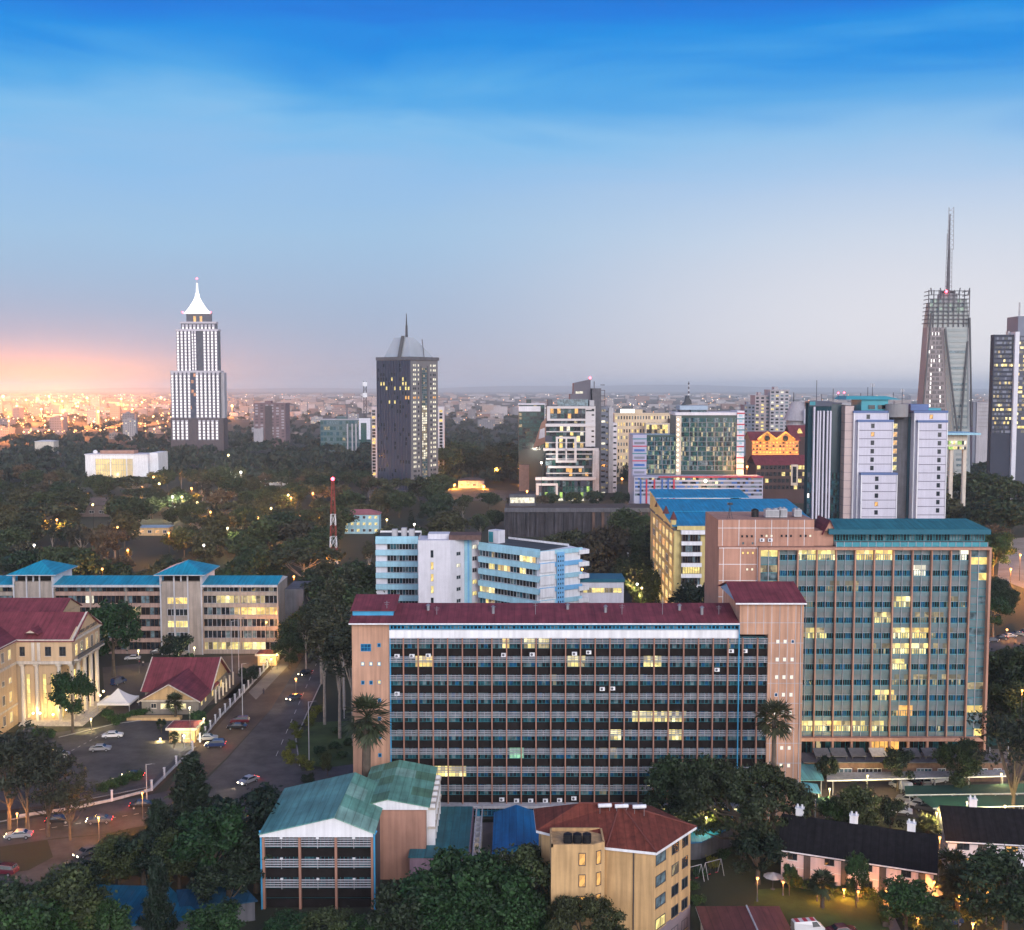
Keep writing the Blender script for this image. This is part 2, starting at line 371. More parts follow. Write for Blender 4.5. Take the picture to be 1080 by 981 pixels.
def aircon(par, x, y, z, rotz=0.0):
    m = MB(); m.box(-.45, .45, -.38, -.02, 0, .62, white)
    n = 12
    for i in range(n):
        a, b = 2*math.pi*i/n, 2*math.pi*(i+1)/n
        m.poly([(-.1, -.385, .31), (-.1+.24*math.cos(a), -.385, .31+.24*math.sin(a)), (-.1+.24*math.cos(b), -.385, .31+.24*math.sin(b))], dgrey)
    return m.build('air_conditioner', par, (x, y, z), rotz)
def gable(mb, x0, x1, y0, y1, ze, zr, m, over=.6, along='x', th=.18, gm=None):
    """gable roof as two thick slabs; ridge along x or y"""
    if along == 'x':
        ym = (y0+y1)/2; k = (zr-ze)/(ym-y0); a, b = x0-over, x1+over
        for s, ye in ((-1, y0-over), (1, y1+over)):
            zo = ze-over*k
            A = [(a, ye, zo), (b, ye, zo), (b, ym, zr), (a, ym, zr)]
            if s > 0: A = A[::-1]
            mb.loft([(p[0], p[1], p[2]-th) for p in A], A, m)
        if gm:
            for xx in (x0, x1): mb.poly([(xx, y0, ze), (xx, y1, ze), (xx, ym, zr-th)], gm)
    else:
        xm = (x0+x1)/2; k = (zr-ze)/(xm-x0); a, b = y0-over, y1+over
        for s, xe in ((-1, x0-over), (1, x1+over)):
            zo = ze-over*k
            A = [(xe, a, zo), (xm, a, zr), (xm, b, zr), (xe, b, zo)]
            if s > 0: A = A[::-1]
            mb.loft([(p[0], p[1], p[2]-th) for p in A], A, m)
        if gm:
            for yy in (y0, y1): mb.poly([(x0, yy, ze), (x1, yy, ze), (xm, yy, zr-th)], gm)
def hip(mb, x0, x1, y0, y1, ze, zr, m, over=.6, th=.15, fascia=None):
    x0 -= over; x1 += over; y0 -= over; y1 += over
    w, d = x1-x0, y1-y0
    if w >= d: r0, r1 = (x0+d/2, (y0+y1)/2, zr), (x1-d/2, (y0+y1)/2, zr)
    else: r0, r1 = ((x0+x1)/2, y0+w/2, zr), ((x0+x1)/2, y1-w/2, zr)
    a, b, c, d_ = (x0, y0, ze), (x1, y0, ze), (x1, y1, ze), (x0, y1, ze)
    if w >= d: mb.poly([a, b, r1, r0], m); mb.poly([c, d_, r0, r1], m); mb.poly([b, c, r1], m); mb.poly([d_, a, r0], m)
    else: mb.poly([b, c, r1, r0], m); mb.poly([d_, a, r0, r1], m); mb.poly([a, b, r0], m); mb.poly([c, d_, r1], m)
    mb.box(x0, x1, y0, y1, ze-th, ze-.004, fascia or m)
# ================================================================== SETTING
def groundmat():
    m, t, b = newmat('ground_cover'); nn, ln = t.nodes, t.links
    tcn = nn.new('ShaderNodeTexCoord')
    a = nn.new('ShaderNodeTexNoise'); a.inputs['Scale'].default_value = .012; a.inputs['Detail'].default_value = 8; ln.new(tcn.outputs['Object'], a.inputs['Vector'])
    r = nn.new('ShaderNodeValToRGB'); ln.new(a.outputs[0], r.inputs[0])
    e = r.color_ramp.elements; e[0].position = .36; e[0].color = (.012, .019, .007, 1); e[1].position = .7; e[1].color = (.05, .042, .026, 1)
    x = e.new(.5); x.color = (.022, .026, .011, 1)
    ln.new(r.outputs[0], b.inputs['Base Color']); b.inputs['Roughness'].default_value = .95
    return m
g = MB(); g.poly([(-70000, -600, 0), (70000, -600, 0), (70000, 90000, 0), (-70000, 90000, 0)], groundmat()); g.build('ground', kind='structure')
# low far hills on the skyline
hm = M('far_hill', (.035, .042, .04), .95, .3, .0004)
hb = MB()
xs = np.linspace(-22000, 22000, 90); prev = None
for i, x in enumerate(xs):
    h = 95 + 60*math.sin(x/5200+1.0) + 35*math.sin(x/1900) + 18*math.sin(x/700+2)
    h = max(8, h*.75)
    cur = [(x, 24000, -1), (x, 26500, h), (x, 31000, -1)]
    if prev:
        hb.poly([prev[0], cur[0], cur[1], prev[1]], hm); hb.poly([prev[1], cur[1], cur[2], prev[2]], hm)
    prev = cur
hb.build('hills', kind='structure', smooth=True)
def sheet(name, pix, m, z=.02):
    mb = MB(); mb.poly([gnd(u, v, z) for u, v in pix], m); return mb.build(name, kind='structure')
def kerb(name, pix, w=.25, h=.14):
    mb = MB(); P = [gnd(u, v) for u, v in pix]
    for a, b in zip(P[:-1], P[1:]):
        d = (b-a).normalized(); n = Vector((-d.y, d.x, 0))*w/2
        mb.prism([a-n, b-n, b+n, a+n], 0, h, kerbm)
    return mb.build(name, kind='structure')
sheet('verge', [(-80, 870), (0, 858), (160, 838), (208, 792), (300, 700), (330, 676), (300, 676), (200, 770), (150, 826), (-80, 850)], soil, .03)
sheet('verge', [(170, 842), (200, 836), (238, 800), (286, 748), (312, 706), (324, 684), (316, 676), (262, 730), (208, 790)], M('dirt_verge', (.11, .075, .055), .95, .35, .1), .04)
sheet('road', [(206, 834), (240, 800), (286, 748), (312, 706), (326, 684), (340, 664), (356, 664), (350, 688), (338, 722), (324, 752), (312, 780), (316, 808), (330, 838), (240, 870), (180, 858)], asphalt, .05)
sheet('road', [(-80, 888), (0, 870), (80, 854), (150, 840), (215, 826), (300, 816), (372, 806), (400, 812), (380, 832), (300, 846), (240, 858), (140, 873), (108, 880), (60, 884), (0, 893), (-80, 908)], asphalt, .07)
sheet('road', [(50, 886), (112, 880), (104, 900), (86, 920), (60, 934), (-60, 956), (-60, 930), (30, 918), (56, 904)], asphalt, .09)
sheet('car_park', [(-80, 782), (40, 776), (100, 766), (178, 756), (206, 788), (160, 830), (70, 848), (-80, 862)], asphalt, .04)
sheet('forecourt', [(108, 704), (200, 694), (284, 690), (266, 716), (246, 735), (150, 770), (112, 760)], asphalt2, .03)
sheet('lawn', [(312, 800), (316, 776), (330, 762), (372, 760), (378, 812), (330, 808)], lawnm, .04)
sheet('pavement', [(262, 730), (300, 692), (322, 672), (326, 676), (304, 702), (270, 738)], paving, .06)
sheet('car_park', [(845, 806), (1110, 800), (1110, 872), (1000, 866), (930, 858), (850, 866)], asphalt2, .03)
sheet('lawn', [(800, 938), (836, 936), (946, 952), (940, 990), (780, 1000)], lawnm, .03)
sheet('path', [(924, 944), (932, 944), (952, 985), (940, 985)], paving, .06)
sheet('path', [(1028, 936), (1034, 936), (1030, 962), (1020, 962)], paving, .06)
sheet('lawn', [(1000, 548), (1100, 545), (1100, 531), (1018, 529)], lawnm, .03)
sheet('car_park', [(1010, 549), (1100, 546), (1100, 541), (1015, 540)], asphalt, .06)
sheet('forecourt', [(1052, 610), (1110, 632), (1110, 566), (1056, 568)], M('lamplit_paving', (.36, .31, .27), .9, .25, .1), .03)  # paving colour raised here, part of the lamplight is in the colour
sheet('road', [(1030, 690), (1110, 676), (1110, 660), (1030, 676)], asphalt, .03)
sheet('road', [(1032, 752), (1050, 752), (1100, 800), (1110, 800), (1110, 780), (1050, 735), (1030, 735)], asphalt, .03)
sheet('road', [(440, 528), (600, 528), (640, 519), (440, 516)], asphalt, .03)
sheet('forecourt', [(430, 870), (700, 862), (730, 900), (560, 905), (420, 905)], paving, .02)
sheet('terrace', [(846, 806), (1062, 800), (1062, 790), (846, 793)], paving, .02)
for k, pix in enumerate([[(350, 688), (338, 722), (324, 752), (312, 780), (316, 808)], [(-80, 868), (0, 867), (80, 851), (150, 837)], [(70, 848), (160, 830), (206, 788)], [(62, 778), (120, 764), (178, 756)]]):
    kerb('kerb', pix)
rm = MB(); whp = M('road_paint', (.6, .6, .58), .8, .3, .6)
def dash(u0, v0, u1, v1, n, z, w=.14):
    a, b = gnd(u0, v0, z), gnd(u1, v1, z)
    for i in range(n):
        p = a.lerp(b, (i+.2)/n); q = a.lerp(b, (i+.65)/n); d = (q-p).normalized(); s = Vector((-d.y, d.x, 0))*w/2
        rm.poly([p-s, q-s, q+s, p+s], whp)
dash(290, 800, 338, 690, 12, .11, .1); dash(0, 882, 220, 846, 18, .13); dash(116, 770, 60, 800, 9, .08)
rm.build('road_marking', kind='structure')

# ================================================================== MAIN SLAB BLOCK (pink ends, maroon roof)
def main_slab():
    Y = 193.0
    x0 = at(372, 760, Y).x
    X = lambda u: at(u, 760, Y).x - x0
    Z = lambda v: at(600, v, Y).z
    t = thing('office_block', 'long pink and white office slab with maroon roof and brown slatted window grid', 'office building', (x0, Y, 0))
    zt, ze = Z(672.5), Z(656)
    xa, xb, xc, xd = X(411.5), X(808), X(778), X(845)
    b = MB(); b.box(0, xa, 0, 15, 0, ze-.02, pink); b.build('wall', t)
    b = MB(); zt2 = Z(635); zl = Z(668.5)
    b.box(xb, xd, -.5, 15, 0, zt2, pink); b.box(xc, xb, -.5, 15, zl, zt2, pink); b.build('wall', t)
    b = MB()
    for i in range(1, 8): b.box(xc+(xd-xc)*i/8-.045, xc+(xd-xc)*i/8+.045, -.53, -.503, (zl if xc+(xd-xc)*i/8 < xb else .2), zt2, lgrey)
    for k in range(1, 11):
        zz = zt2-(zt2)*k/11.; b.box((xc if zz > zl else xb), xd, -.528, -.504, zz-.045, zz+.045, lgrey)
    b.build('panel_joint', t)
    b = MB(); b.box(xa, xb, 1.0, 15, 0, zt, dgrey); b.build('wall', t)
    b = MB(); b.box(xa, xc, -.35, .95, zt, Z(664.3), white); b.build('fascia', t)
    # clerestory strip
    c = MB(); c.box(X(375), xc, .5, 14, Z(664.3), ze, dgrey)
    panes(c, X(375), xc, Z(664.3)+.05, ze-.06, 100, 2, .44, bluef, [glA, glB, glD, glA], .17, .16); c.build('clerestory', t)
    # floors
    nf = 9; fh = (zt-Z(846.5))/nf
    nb = 26; bw = (xb-xa)/25.65
    S = lambda u: (u, )
    lits = {0: [(530, 536, lw), (552, 565, ly), (568, 581, ly), (766, 772, ldim)], 1: [(438, 459, lw), (598, 616, ly), (678, 698, ly)], 2: [(572, 585, ldim), (603, 612, ldim)],
            4: [(668, 723, ly)], 5: [(643, 657, ly), (706, 722, ly), (663, 668, ldim)], 6: [(536, 554, lgn), (634, 652, ldim)], 7: [(448, 490, ly)], 8: [(633, 642, ldim)], 3: []}
    for k in range(nf):
        z1 = zt-k*fh; z0 = z1-fh
        sp_ = MB(); sp_.box(xa, xb, .12, .95, z0, z0+fh*.39, dark); sp_.build('spandrel', t)
        def lm(x, z, k=k):
            u = 411.5+(x-xa)/(xb-xa)*396.5
            for a, b_, m in lits.get(k, []):
                if a <= u <= b_: return m
            return None
        w = MB(); panes(w, xa, xb, z0+fh*.39, z1, 104, 2, .42, tealf, glMain, .07, .10, lm); w.build('window_band', t)
        s = MB()
        for q in range(4):
            zz = z1-.10-q*.30; s.box(xa, xb, -.45, -.20, zz-.035, zz+.035, slat)
        for i in range(nb): x = xa+.95*bw+(i-.5)*bw; s.box(x-.03, x+.03, -.36, -.19, z1-1.1, z1-.05, slat)
        s.build('sunshade', t)
    for i in range(1, nb+1):
        x = xa+.95*bw+(i-1)*bw
        if x < xb-.3:
            m = MB(); m.box(x-.10, x+.10, -.62, .4, zt-nf*fh, zt-.02, pinkd); m.build('mullion', t)
    m = MB(); m.tube((xc-.1, -.7, Z(846)), (xc-.1, -.7, ze), .11, bluep); m.build('drainpipe', t)
    m = MB(); m.tube((xa+.12, -.2, Z(846)), (xa+.12, -.2, ze), .13, bluep); m.build('drainpipe', t)
    for u in (842, ): m = MB(); m.tube((X(u), -.62, 0), (X(u), -.62, zt2-.3), .07, lgrey); m.build('drainpipe', t)
    for u, y in ((450, 5), (520, 3.5), (600, 5.5), (640, 4), (720, 5), (742, 3)): m = MB(); m.cyl(X(u), y, ze+.5, ze+2.0, .28, .28, steel, 10); m.cyl(X(u), y, ze+2.0, ze+2.3, .45, .1, steel, 10); m.build('roof_vent', t)
    # ground podium
    p = MB(); zb = zt-nf*fh
    p.box(xa, xb, -1.6, .9, zb-.5, zb-.02, lgrey); p.build('ledge', t)
    p = MB(); panes(p, xa+1, xb-2, .9, zb-.52, 90, 2, .3, bluef, [glA, glB, glC, glD], .1, .14, lambda x, z: ly if x > X(676) and random.random() < .75 else None); p.build('window_band', t)
    for i in range(9): p = MB(); x = xa+8+i*7.6; p.box(x-.35, x+.35, -.2, .2, 0, zb-.51, bluep); p.build('pilaster', t)
    # stair windows on the left end
    def px(zx, zy): return X(360+zx/4.154), Z(640+zy/4.154)
    x, z = px(88, 195); window(t, x, 0, z, 1.85, 1.35, pane=glC, frame=bluef, nx=3, nz=2)
    for zx, zy, m in [(168, 168, glC), (96, 250, lww), (132, 250, lww), (168, 250, lww), (96, 332, glC), (132, 332, glC), (168, 330, lw), (168, 410, glC), (168, 490, glC), (132, 572, glB), (168, 570, glC), (168, 650, glC)]:
        x, z = px(zx, zy); window(t, x-.3, 0, z-.35, .6, .7, pane=m, frame=bluef, nx=1)
    def py(zx, zy): return X(600+zx/4.154), Z(620+zy/4.154)
    for r, zy in enumerate([233, 311, 388, 465, 543, 620, 697, 774, 851]):
        for c_, zx in enumerate([906, 938, 971]):
            x, z = py(zx-r*1.2, zy)
            window(t, x-.28, -.5, z-.34, .56, .68, pane=(glC if (r, c_) in ((3, 0), (0, 2)) else lww), frame=white, nx=1, fw=.06)
    # air conditioners on the spandrels
    for zx, zy in [(247, 215), (312, 215), (383, 213), (712, 210), (836, 208), (1020, 205), (246, 380), (703, 843), (768, 848), (830, 848), (895, 848), (957, 846), (1020, 838)]:
        x, z = px(zx, zy); aircon(t, x, .05, z-.3)
    for zx, zy in [(85, 282), (706, 276), (765, 276), (645, 358), (145, 442), (190, 440)]:
        x, z = py(zx, zy); aircon(t, x, .05, z-.3)
    # roofs
    r = MB(); yb = 15.5; ym = 8.5; zr = ze+1.75
    A = [(-.4, -1.0, ze), (xc-.1, -1.0, ze), (xc-.1, ym, zr), (-.4, ym, zr)]; r.loft([(p_[0], p_[1], p_[2]-.16) for p_ in A], A, tile_m)
    A = [(-.4, ym+.01, zr), (xc-.1, ym+.01, zr), (xc-.1, yb, ze), (-.4, yb, ze)]; r.loft([(p_[0], p_[1], p_[2]-.16) for p_ in A], A, tile_m)
    r.build('roof', t)
    r = MB(); r.box(-.4, xc-.1, -1.12, -1.01, ze-.26, ze-.02, white); r.build('gutter', t)
    r = MB(); zz = ze+.9; r.box(-.2, X(414), 2.5, 9, ze+.2, zz+.75, bluep)
    A = [(-.5, 2.0, zz+.78), (X(417), 2.0, zz+.78), (X(417), 9.4, zz+2.3), (-.5, 9.4, zz+2.3)]; r.loft([(p_[0], p_[1], p_[2]-.14) for p_ in A], A, tile_m); r.build('raised_roof', t)
    r = MB(); z2 = Z(634.5)
    A = [(xc-.9, -1.2, z2), (xd+.3, -1.2, z2), (xd+.3, 8, z2+2.2), (xc-.9, 8, z2+2.2)]; r.loft([(p_[0], p_[1], p_[2]-.16) for p_ in A], A, tile_m)
    A = [(xc-.9, 8.01, z2+2.2), (xd+.3, 8.01, z2+2.2), (xd+.3, 16, z2), (xc-.9, 16, z2)]; r.loft([(p_[0], p_[1], p_[2]-.16) for p_ in A], A, tile_m)
    r.poly([(xc-.5, -.5, z2-.2), (xc-.5, 8, z2+2.0), (xc-.5, 15.5, z2-.2)], bluep); r.box(xc-.9, xd+.3, -1.32, -1.21, z2-.28, z2-.02, white)
    r.build('stair_roof', t)
    for u, h in ((407, 2.2), (565, 2.0), (657, 1.6), (460, 1.2), (760, 1.4), (700, 2.4)):
        m = MB(); m.tube((X(u), 3, ze+.5), (X(u), 3, ze+1+h), .05, steel)
        m.tube((X(u)-.5, 3, ze+.7+h), (X(u)+.5, 3, ze+.7+h), .035, steel); m.tube((X(u)-.35, 3, ze+.35+h), (X(u)+.35, 3, ze+.35+h), .035, steel); m.build('aerial', t)
main_slab()

# ================================================================== RIGHT SLAB (teal curtain grid, salmon frame)
def right_slab():
    Y = 219.0
    x0 = at(757, 680, Y).x
    X = lambda u: at(u, 680, Y).x - x0
    Z = lambda v: at(900, v, Y).z
    t = thing('office_block', 'tall teal glazed office slab with salmon frame, lit rooms and teal sheet roof', 'office building', (x0, Y, 0))
    xf, xr = X(799), X(1040.5); zt, zb = Z(577), Z(777)
    nf = 12; fh = (zt-zb)/nf
    b = MB(); b.box(0, xf, 0, 16, 0, zt, salmon); b.box(0, X(858), 1.2, 16, zt+.01, Z(549), salmon); b.box(X(858)+.01, X(879), 1.6, 15, zt+.01, Z(561), salmon); b.build('wall', t)
    b = MB()
    for i in range(0, 3): xx = .9+i*(xf-1.2)/2; b.box(xx-.05, xx+.05, -.03, -.004, 0, zt-.1, white)
    for k in range(13): zz = zt-k*3.3-.2; b.box(.02, xf-.05, -.028, -.005, zz-.05, zz+.05, white)
    for i in range(0, 6): xx = .9+i*3.3; b.box(xx-.05, xx+.05, 1.17, 1.196, zt+.1, Z(549), white)
    b.box(0, X(858), 1.172, 1.195, Z(558), Z(558)+.09, white); b.build('panel_joint', t)
    def q(zx, zy): return X(640+zx/4.905), Z(520+zy/4.905)
    for zx, zy, m, yy in [(698, 228, glA, 1.2), (723, 228, glA, 1.2), (748, 228, glA, 1.2), (800, 226, glA, 1.2), (824, 226, lww, 1.2), (850, 226, lww, 1.2), (902, 226, glA, 1.2), (926, 226, glA, 1.2), (950, 226, glA, 1.2), (1000, 226, glA, 1.2), (1026, 226, glA, 1.2), (1050, 226, lww, 1.2)]:
        x, z = q(zx, zy); window(t, x-.25, (yy if z > zt else 0), z-.28, .5, .56, pane=m, frame=pinkd, nx=1, fw=.06)
    for zx, zy, m in [(697, 310, lw), (722, 310, lw), (748, 310, lw), (720, 395, lww), (746, 395, lww), (697, 260, glD), (746, 260, glD), (697, 478, lw), (722, 478, glA), (746, 478, glA)]:
        x, z = q(zx, zy); window(t, x-.25, 0, z-.28, .5, .56, pane=m, frame=pinkd, nx=1, fw=.06)
    for zx in (800, 842): x, z = q(zx, 255); aircon(t, x, 1.2, z)
    # frame around the curtain wall
    b = MB(); b.box(xf, xr, .9, 16, zb, zt-.3, dgrey); b.build('wall', t)
    b = MB(); b.box(xf-.25, xf+.15, -.9, .85, zb, zt, salmon); b.box(xr-.35, xr+.1, -.9, 16, 0, zt, salmon); b.box(xf+.16, xr-.36, -.9, .85, zt-.5, zt, salmon); b.box(xf-.25, xr-.36, -.9, .85, zb-.7, zb-.01, salmon); b.build('frame', t)
    gt = [M('spandrel_teal', (.115, .170, .185), .35, .18, .4, spec=.5), M('spandrel_grey', (.15, .175, .185), .4, .2, .4, spec=.5)]
    cols = [X(819.5)+(X(1020.3)-X(819.5))*i/10 for i in range(11)]
    lits = {0: [(840, 882, ly), (901, 942, lw), (1010, 1019, lww)], 1: [(961, 976, lww)], 2: [(866, 905, ldim)], 3: [(940, 960, ly), (845, 858, ldim), (995, 1019, ldim)], 4: [(920, 939, ly), (930, 938, ly), (965, 1000, ldim)],
            5: [(842, 872, ly), (940, 960, ly), (960, 978, lw), (980, 1003, ldim)], 6: [(918, 939, ldim), (940, 978, ly), (980, 1003, ldim)], 7: [(940, 957, ly), (865, 870, ldim)], 8: [(940, 1019, ldim)],
            9: [(927, 938, ly), (939, 947, lw)], 10: [(948, 965, lo_), (945, 950, ldim)], 11: [(842, 873, ly), (877, 889, lw), (891, 917, ly), (918, 936, ly)]}
    for k in range(nf):
        z1 = zt-.5-k*(zt-.5-zb)/nf; z0 = z1-(zt-.5-zb)/nf; f = z1-z0
        def lm(x, z, k=k):
            u = 799+(x-xf)/(xr-xf)*241.5
            for a, b_, m in lits.get(k, []):
                if a <= u <= b_: return m
            return None
        xa, xb = cols[0], cols[-1]
        s = MB(); s.box(xa, xb, .30, .85, z0, z0+f*.30, gt[0])
        s.box(xa, xb, .27, .30-.003, z0+f*.30-.08, z0+f*.30, M('dull_cyan_rail', (.10, .28, .34), .5, .1)); s.build('spandrel', t)
        w = MB(); panes(w, xa, xb, z0+f*.30, z0+f*.66, 80, 1, .5, tealf, [glA, glA, glC, glC, dark], .08, .14, lm)
        panes(w, xa, xb, z0+f*.66, z1, 40, 1, .46, None, [gt[1], gt[1], gt[0]], litmap=lm)
        w.box(xa, xb, .36, .455, z0+f*.66, z0+f*.66+.07, steel); w.build('window_band', t)
    for i, x in enumerate(cols): m = MB(); m.box(x-.12, x+.12, -.35, .45, zb, zt-.5, salmon); m.build('mullion', t)
    m = MB()
    for a, b_ in zip(cols[:-1], cols[1:]): m.box((a+b_)/2-.03, (a+b_)/2+.03, .10, .26, zb, zt-.5, slat)
    m.build('glazing_bar', t)
    # glazed end bays
    for (a, b_), litf in (((xf+.15, cols[0]-.16), {0: ly, 2: ldim, 4: ldim, 7: lw, 11: ly}), ((cols[-1]+.16, xr-.35), {1: lw, 3: lw, 17: ldim, 20: lw, 23: lw})):
        w = MB(); n = 24
        for k in range(n):
            z0 = zb+(zt-.5-zb)*(n-1-k)/n; z1 = z0+(zt-.5-zb)/n
            for i in range(2):
                xx = a+(b_-a)*i/2; m_ = litf.get(k) if random.random() < .8 else None
                front_rect(w, xx, xx+(b_-a)/2, z0+.12, z1, m_ or random.choice([gt[0], gt[1], gt[0], glD]), .3)
            w.box(a, b_, .2, .31, z0, z0+.12, tealf)
        w.box((a+b_)/2-.05, (a+b_)/2+.05, .1, .29, zb, zt-.5, slat); w.build('stair_glazing', t)
    # open ground floor
    m = MB(); m.box(xf, xr-.36, 3.2, 16, 0, zb-.71, dgrey); panes(m, xf+1, xr-1, 1.0, zb-.9, 44, 1, 3.1, tealf, [glA, glA, glB, dark], .08, .1, lambda x, z: (lo_ if X(927) < x < X(955) else (ldim if X(864) < x < X(890) and random.random() < .4 else None))); m.build('ground_floor', t)
    for x in cols[::1]: m = MB(); m.box(x-.22, x+.22, -.5, .1, 0, zb-.71, salmon); m.build('column', t)
    # penthouse with teal roof
    xa = X(880); z0 = zt+.02; z1 = Z(560)
    m = MB(); m.box(xa, xr-.3, 1.9, 14.5, z0, z1, dgrey); panes(m, xa, xr-.3, z0+1.0, z1-.25, 52, 1, 1.85, tealf, [glA, glA, glB, glD], .12, .14); m.build('penthouse', t)
    m = MB(); m.box(xa, xr-.3, .2, .28, z0, z0+.9, M('teal_panel', (.05, .25, .30), .5, .15, .5)); 
    for i in range(20): xx = xa+(xr-.3-xa)*i/19; m.box(xx-.04, xx+.04, .1, .19, z0, z0+1.0, slat)
    m.build('parapet', t)
    r = MB(); zr = Z(544.5)
    A = [(xa-1.5, .3, z1+.25), (xr+.3, .3, z1+.25), (xr-1.5, 8, z1+1.55), (xa-1.5, 8, z1+1.55)]; r.loft([(p[0], p[1], p[2]-.9) for p in A], A, teal_r)
    A = [(xa-1.5, 8.01, z1+1.55), (xr-1.5, 8.01, z1+1.55), (xr+.3, 16, z1+.25), (xa-1.5, 16, z1+.25)]; r.loft([(p[0], p[1], p[2]-.5) for p in A], A, teal_r); r.build('roof', t)
    m = MB(); m.box(xa-1.5, xr+.3, .2, .29, z1-.75, z1+.2, M('teal_fascia', (.015, .11, .16), .5, .1)); m.build('fascia', t)
    m = MB(); gable(m, X(868), X(880), 1, 9, Z(561), Z(549), tile_m, .3, 'y', gm=salmon); m.build('lift_roof', t)
    return t, x0, Y, X, Z
RS = right_slab()
t, x0, Y, X, Z = RS
# on its roof
zz = Z(549)
m = MB(); m.cyl(0, 0, 0, 1.5, .75, .75, black, 18); m.cyl(0, 0, 1.5, 1.75, .75, .25, black, 18)
for z in (.4, .8, 1.2): m.cyl(0, 0, z, z+.07, .785, .785, black, 18)
tag(m.build('water_tank', None, (x0+X(801), Y+6, zz+.02)), 'squat black water tank on the pink flat roof beside the blue roof', 'water tank')
def plant_unit(x, y, z, w, h, label):
    m = MB(); m.box(-w/2, w/2, -1, 1, .15, h, lgrey); m.box(-w/2+.2, w/2-.2, -1.06, -1.004, .4, h-.3, grey)
    for i in range(5): m.box(-w/2+.25, w/2-.25, -1.09, -1.062, .5+i*(h-.9)/5, .58+i*(h-.9)/5, steel)
    m.box(-w/2+.1, w/2-.1, -.8, .8, 0, .149, dgrey)
    for i in range(2): m.cyl(-w/4+i*w/2, 0, h, h+.25, w*.17, w*.17, steel, 14)
    tag(m.build('rooftop_unit', None, (x, y, z)), label, 'cooling unit')
plant_unit(x0+X(818), Y+5, zz+.02, 3.0, 1.7, 'large grey cooling unit on the pink roof beside the black tank')
plant_unit(x0+X(829), Y+5, zz+.02, 1.6, 1.9, 'slim grey cooling unit on the pink roof, middle of three')
plant_unit(x0+X(846), Y+6, zz+.02, 1.5, 1.6, 'small grey cooling unit on the pink roof nearest the teal roof')
m = MB(); m.tube((-.5, 0, 0), (0, 0, 2.4), .05, darkst); m.tube((.5, 0, 0), (0, 0, 2.4), .05, darkst); m.tube((0, .5, 0), (0, 0, 2.4), .05, darkst); m.tube((0, 0, 2.4), (0, 0, 2.9), .06, darkst); m.box(-.5, .5, -.25, .25, 2.8, 3.25, darkst); m.cyl(0, -.3, 2.85, 3.2, .3, .3, darkst, 10)
tag(m.build('floodlight_tripod', None, (x0+X(771), Y+3, zz+.02)), 'dark floodlight on a tripod on the pink rooftop corner', 'floodlight')

# ================================================================== LOW BROWN WING, CANOPIES, CAR PARK ROOFS (right)
def brown_wing():
    Y = 213.0; x0 = at(848, 805, Y).x; X = lambda u: at(u, 805, Y).x-x0; Z = lambda v: at(900, v, Y).z
    t = thing('low_wing', 'low brown brick wing with white windows in front of the teal slab', 'building', (x0, Y, 0))
    br = M('brown_brick', (.17, .105, .085), .9, .25, .8, streak=.2)
    zt = 3.9; m = MB(); m.box(0, X(1062), 0, 5, 0, zt, br); m.build('wall', t)
    m = MB(); m.box(-.3, X(1062)+.3, -.5, 5.2, zt+.004, zt+.22, dgrey); m.build('roof', t)
    for zx in (205, 245, 310, 345, 385, 590, 625, 690, 890, 955):
        x = X(840+zx/4.5); window(t, x-.8, 0, 1.1, 1.6, 1.6, pane=random.choice([glD, glA, glB]), frame=white, nx=2, sill=lgrey)
    # awnings between the slab and the wing
    for k, u in enumerate((870, 888, 908, 930, 966, 986, 1026)):
        o = MB(); w = 1.55; a = [(-w, -.1, 0), (w, -.1, 0), (w, 2.4, .9), (-w, 2.4, .9)]
        o.loft([(p[0], p[1], p[2]-.08) for p in a], a, offw if k == 3 else dgrey); o.box(-w+.2, -w+.3, 0, .1, -3.4, -.1, dgrey); o.box(w-.3, w-.2, 0, .1, -3.4, -.1, dgrey)
        o.build('awning', t, (X(u), 1.2+.02*k, zt+.75+3.4-3.3))
brown_wing()
def canopy(name, label, pix, z, m, edge=None, slope=0.0, posts=4, th=.1, group=None):
    """car-park shade: roof sheet on posts"""
    P = [gnd(u, v, z) for u, v in pix]; c = sum(P, Vector())/len(P)
    t = thing(name, label, 'canopy', (c.x, c.y, 0), 0, group)
    q = [Vector((p.x-c.x, p.y-c.y, z+(slope if i in (2, 3) else 0))) for i, p in enumerate(P)]
    r = MB(); r.loft([(p.x, p.y, p.z-th) for p in q], q, m); r.build('roof_sheet', t)
    if edge:
        r = MB(); a, b = q[0], q[1]; r.tube(a+Vector((0, -.08, -.1)), b+Vector((0, -.08, -.1)), .13, edge); r.build('edge_beam', t)
    for i in range(posts):
        a = q[0].lerp(q[1], (i+.1)/(posts-.8)); b = q[3].lerp(q[2], (i+.1)/(posts-.8))
        for p in (a, b):
            r = MB(); w = p*.97; r.box(w.x-.07, w.x+.07, w.y-.07, w.y+.07, 0, p.z-th, lgrey); r.build('post', t)
    return t
net = M('green_shade_net', (.010, .052, .050), .8, .3, .15); net2 = M('green_shade_net_new', (.013, .068, .058), .8, .3, .15)
tealsh = M('teal_sheet', (.12, .36, .40), .5, .15, .2, wave=.2); cyansh = M('cyan_sheet', (.16, .48, .62), .5, .12, .2, wave=.2)
canopy('shade_canopy', 'dark green shade net canopy over parked cars, the farther strip', [(955, 838), (1100, 836), (1100, 826), (954, 829)], 2.7, net, edge=lgrey, posts=7)
canopy('shade_canopy', 'green shade net canopy with white lit edge, the nearer strip', [(984, 852), (1100, 849), (1100, 838.5), (968, 840)], 2.7, net2, edge=white, posts=7)
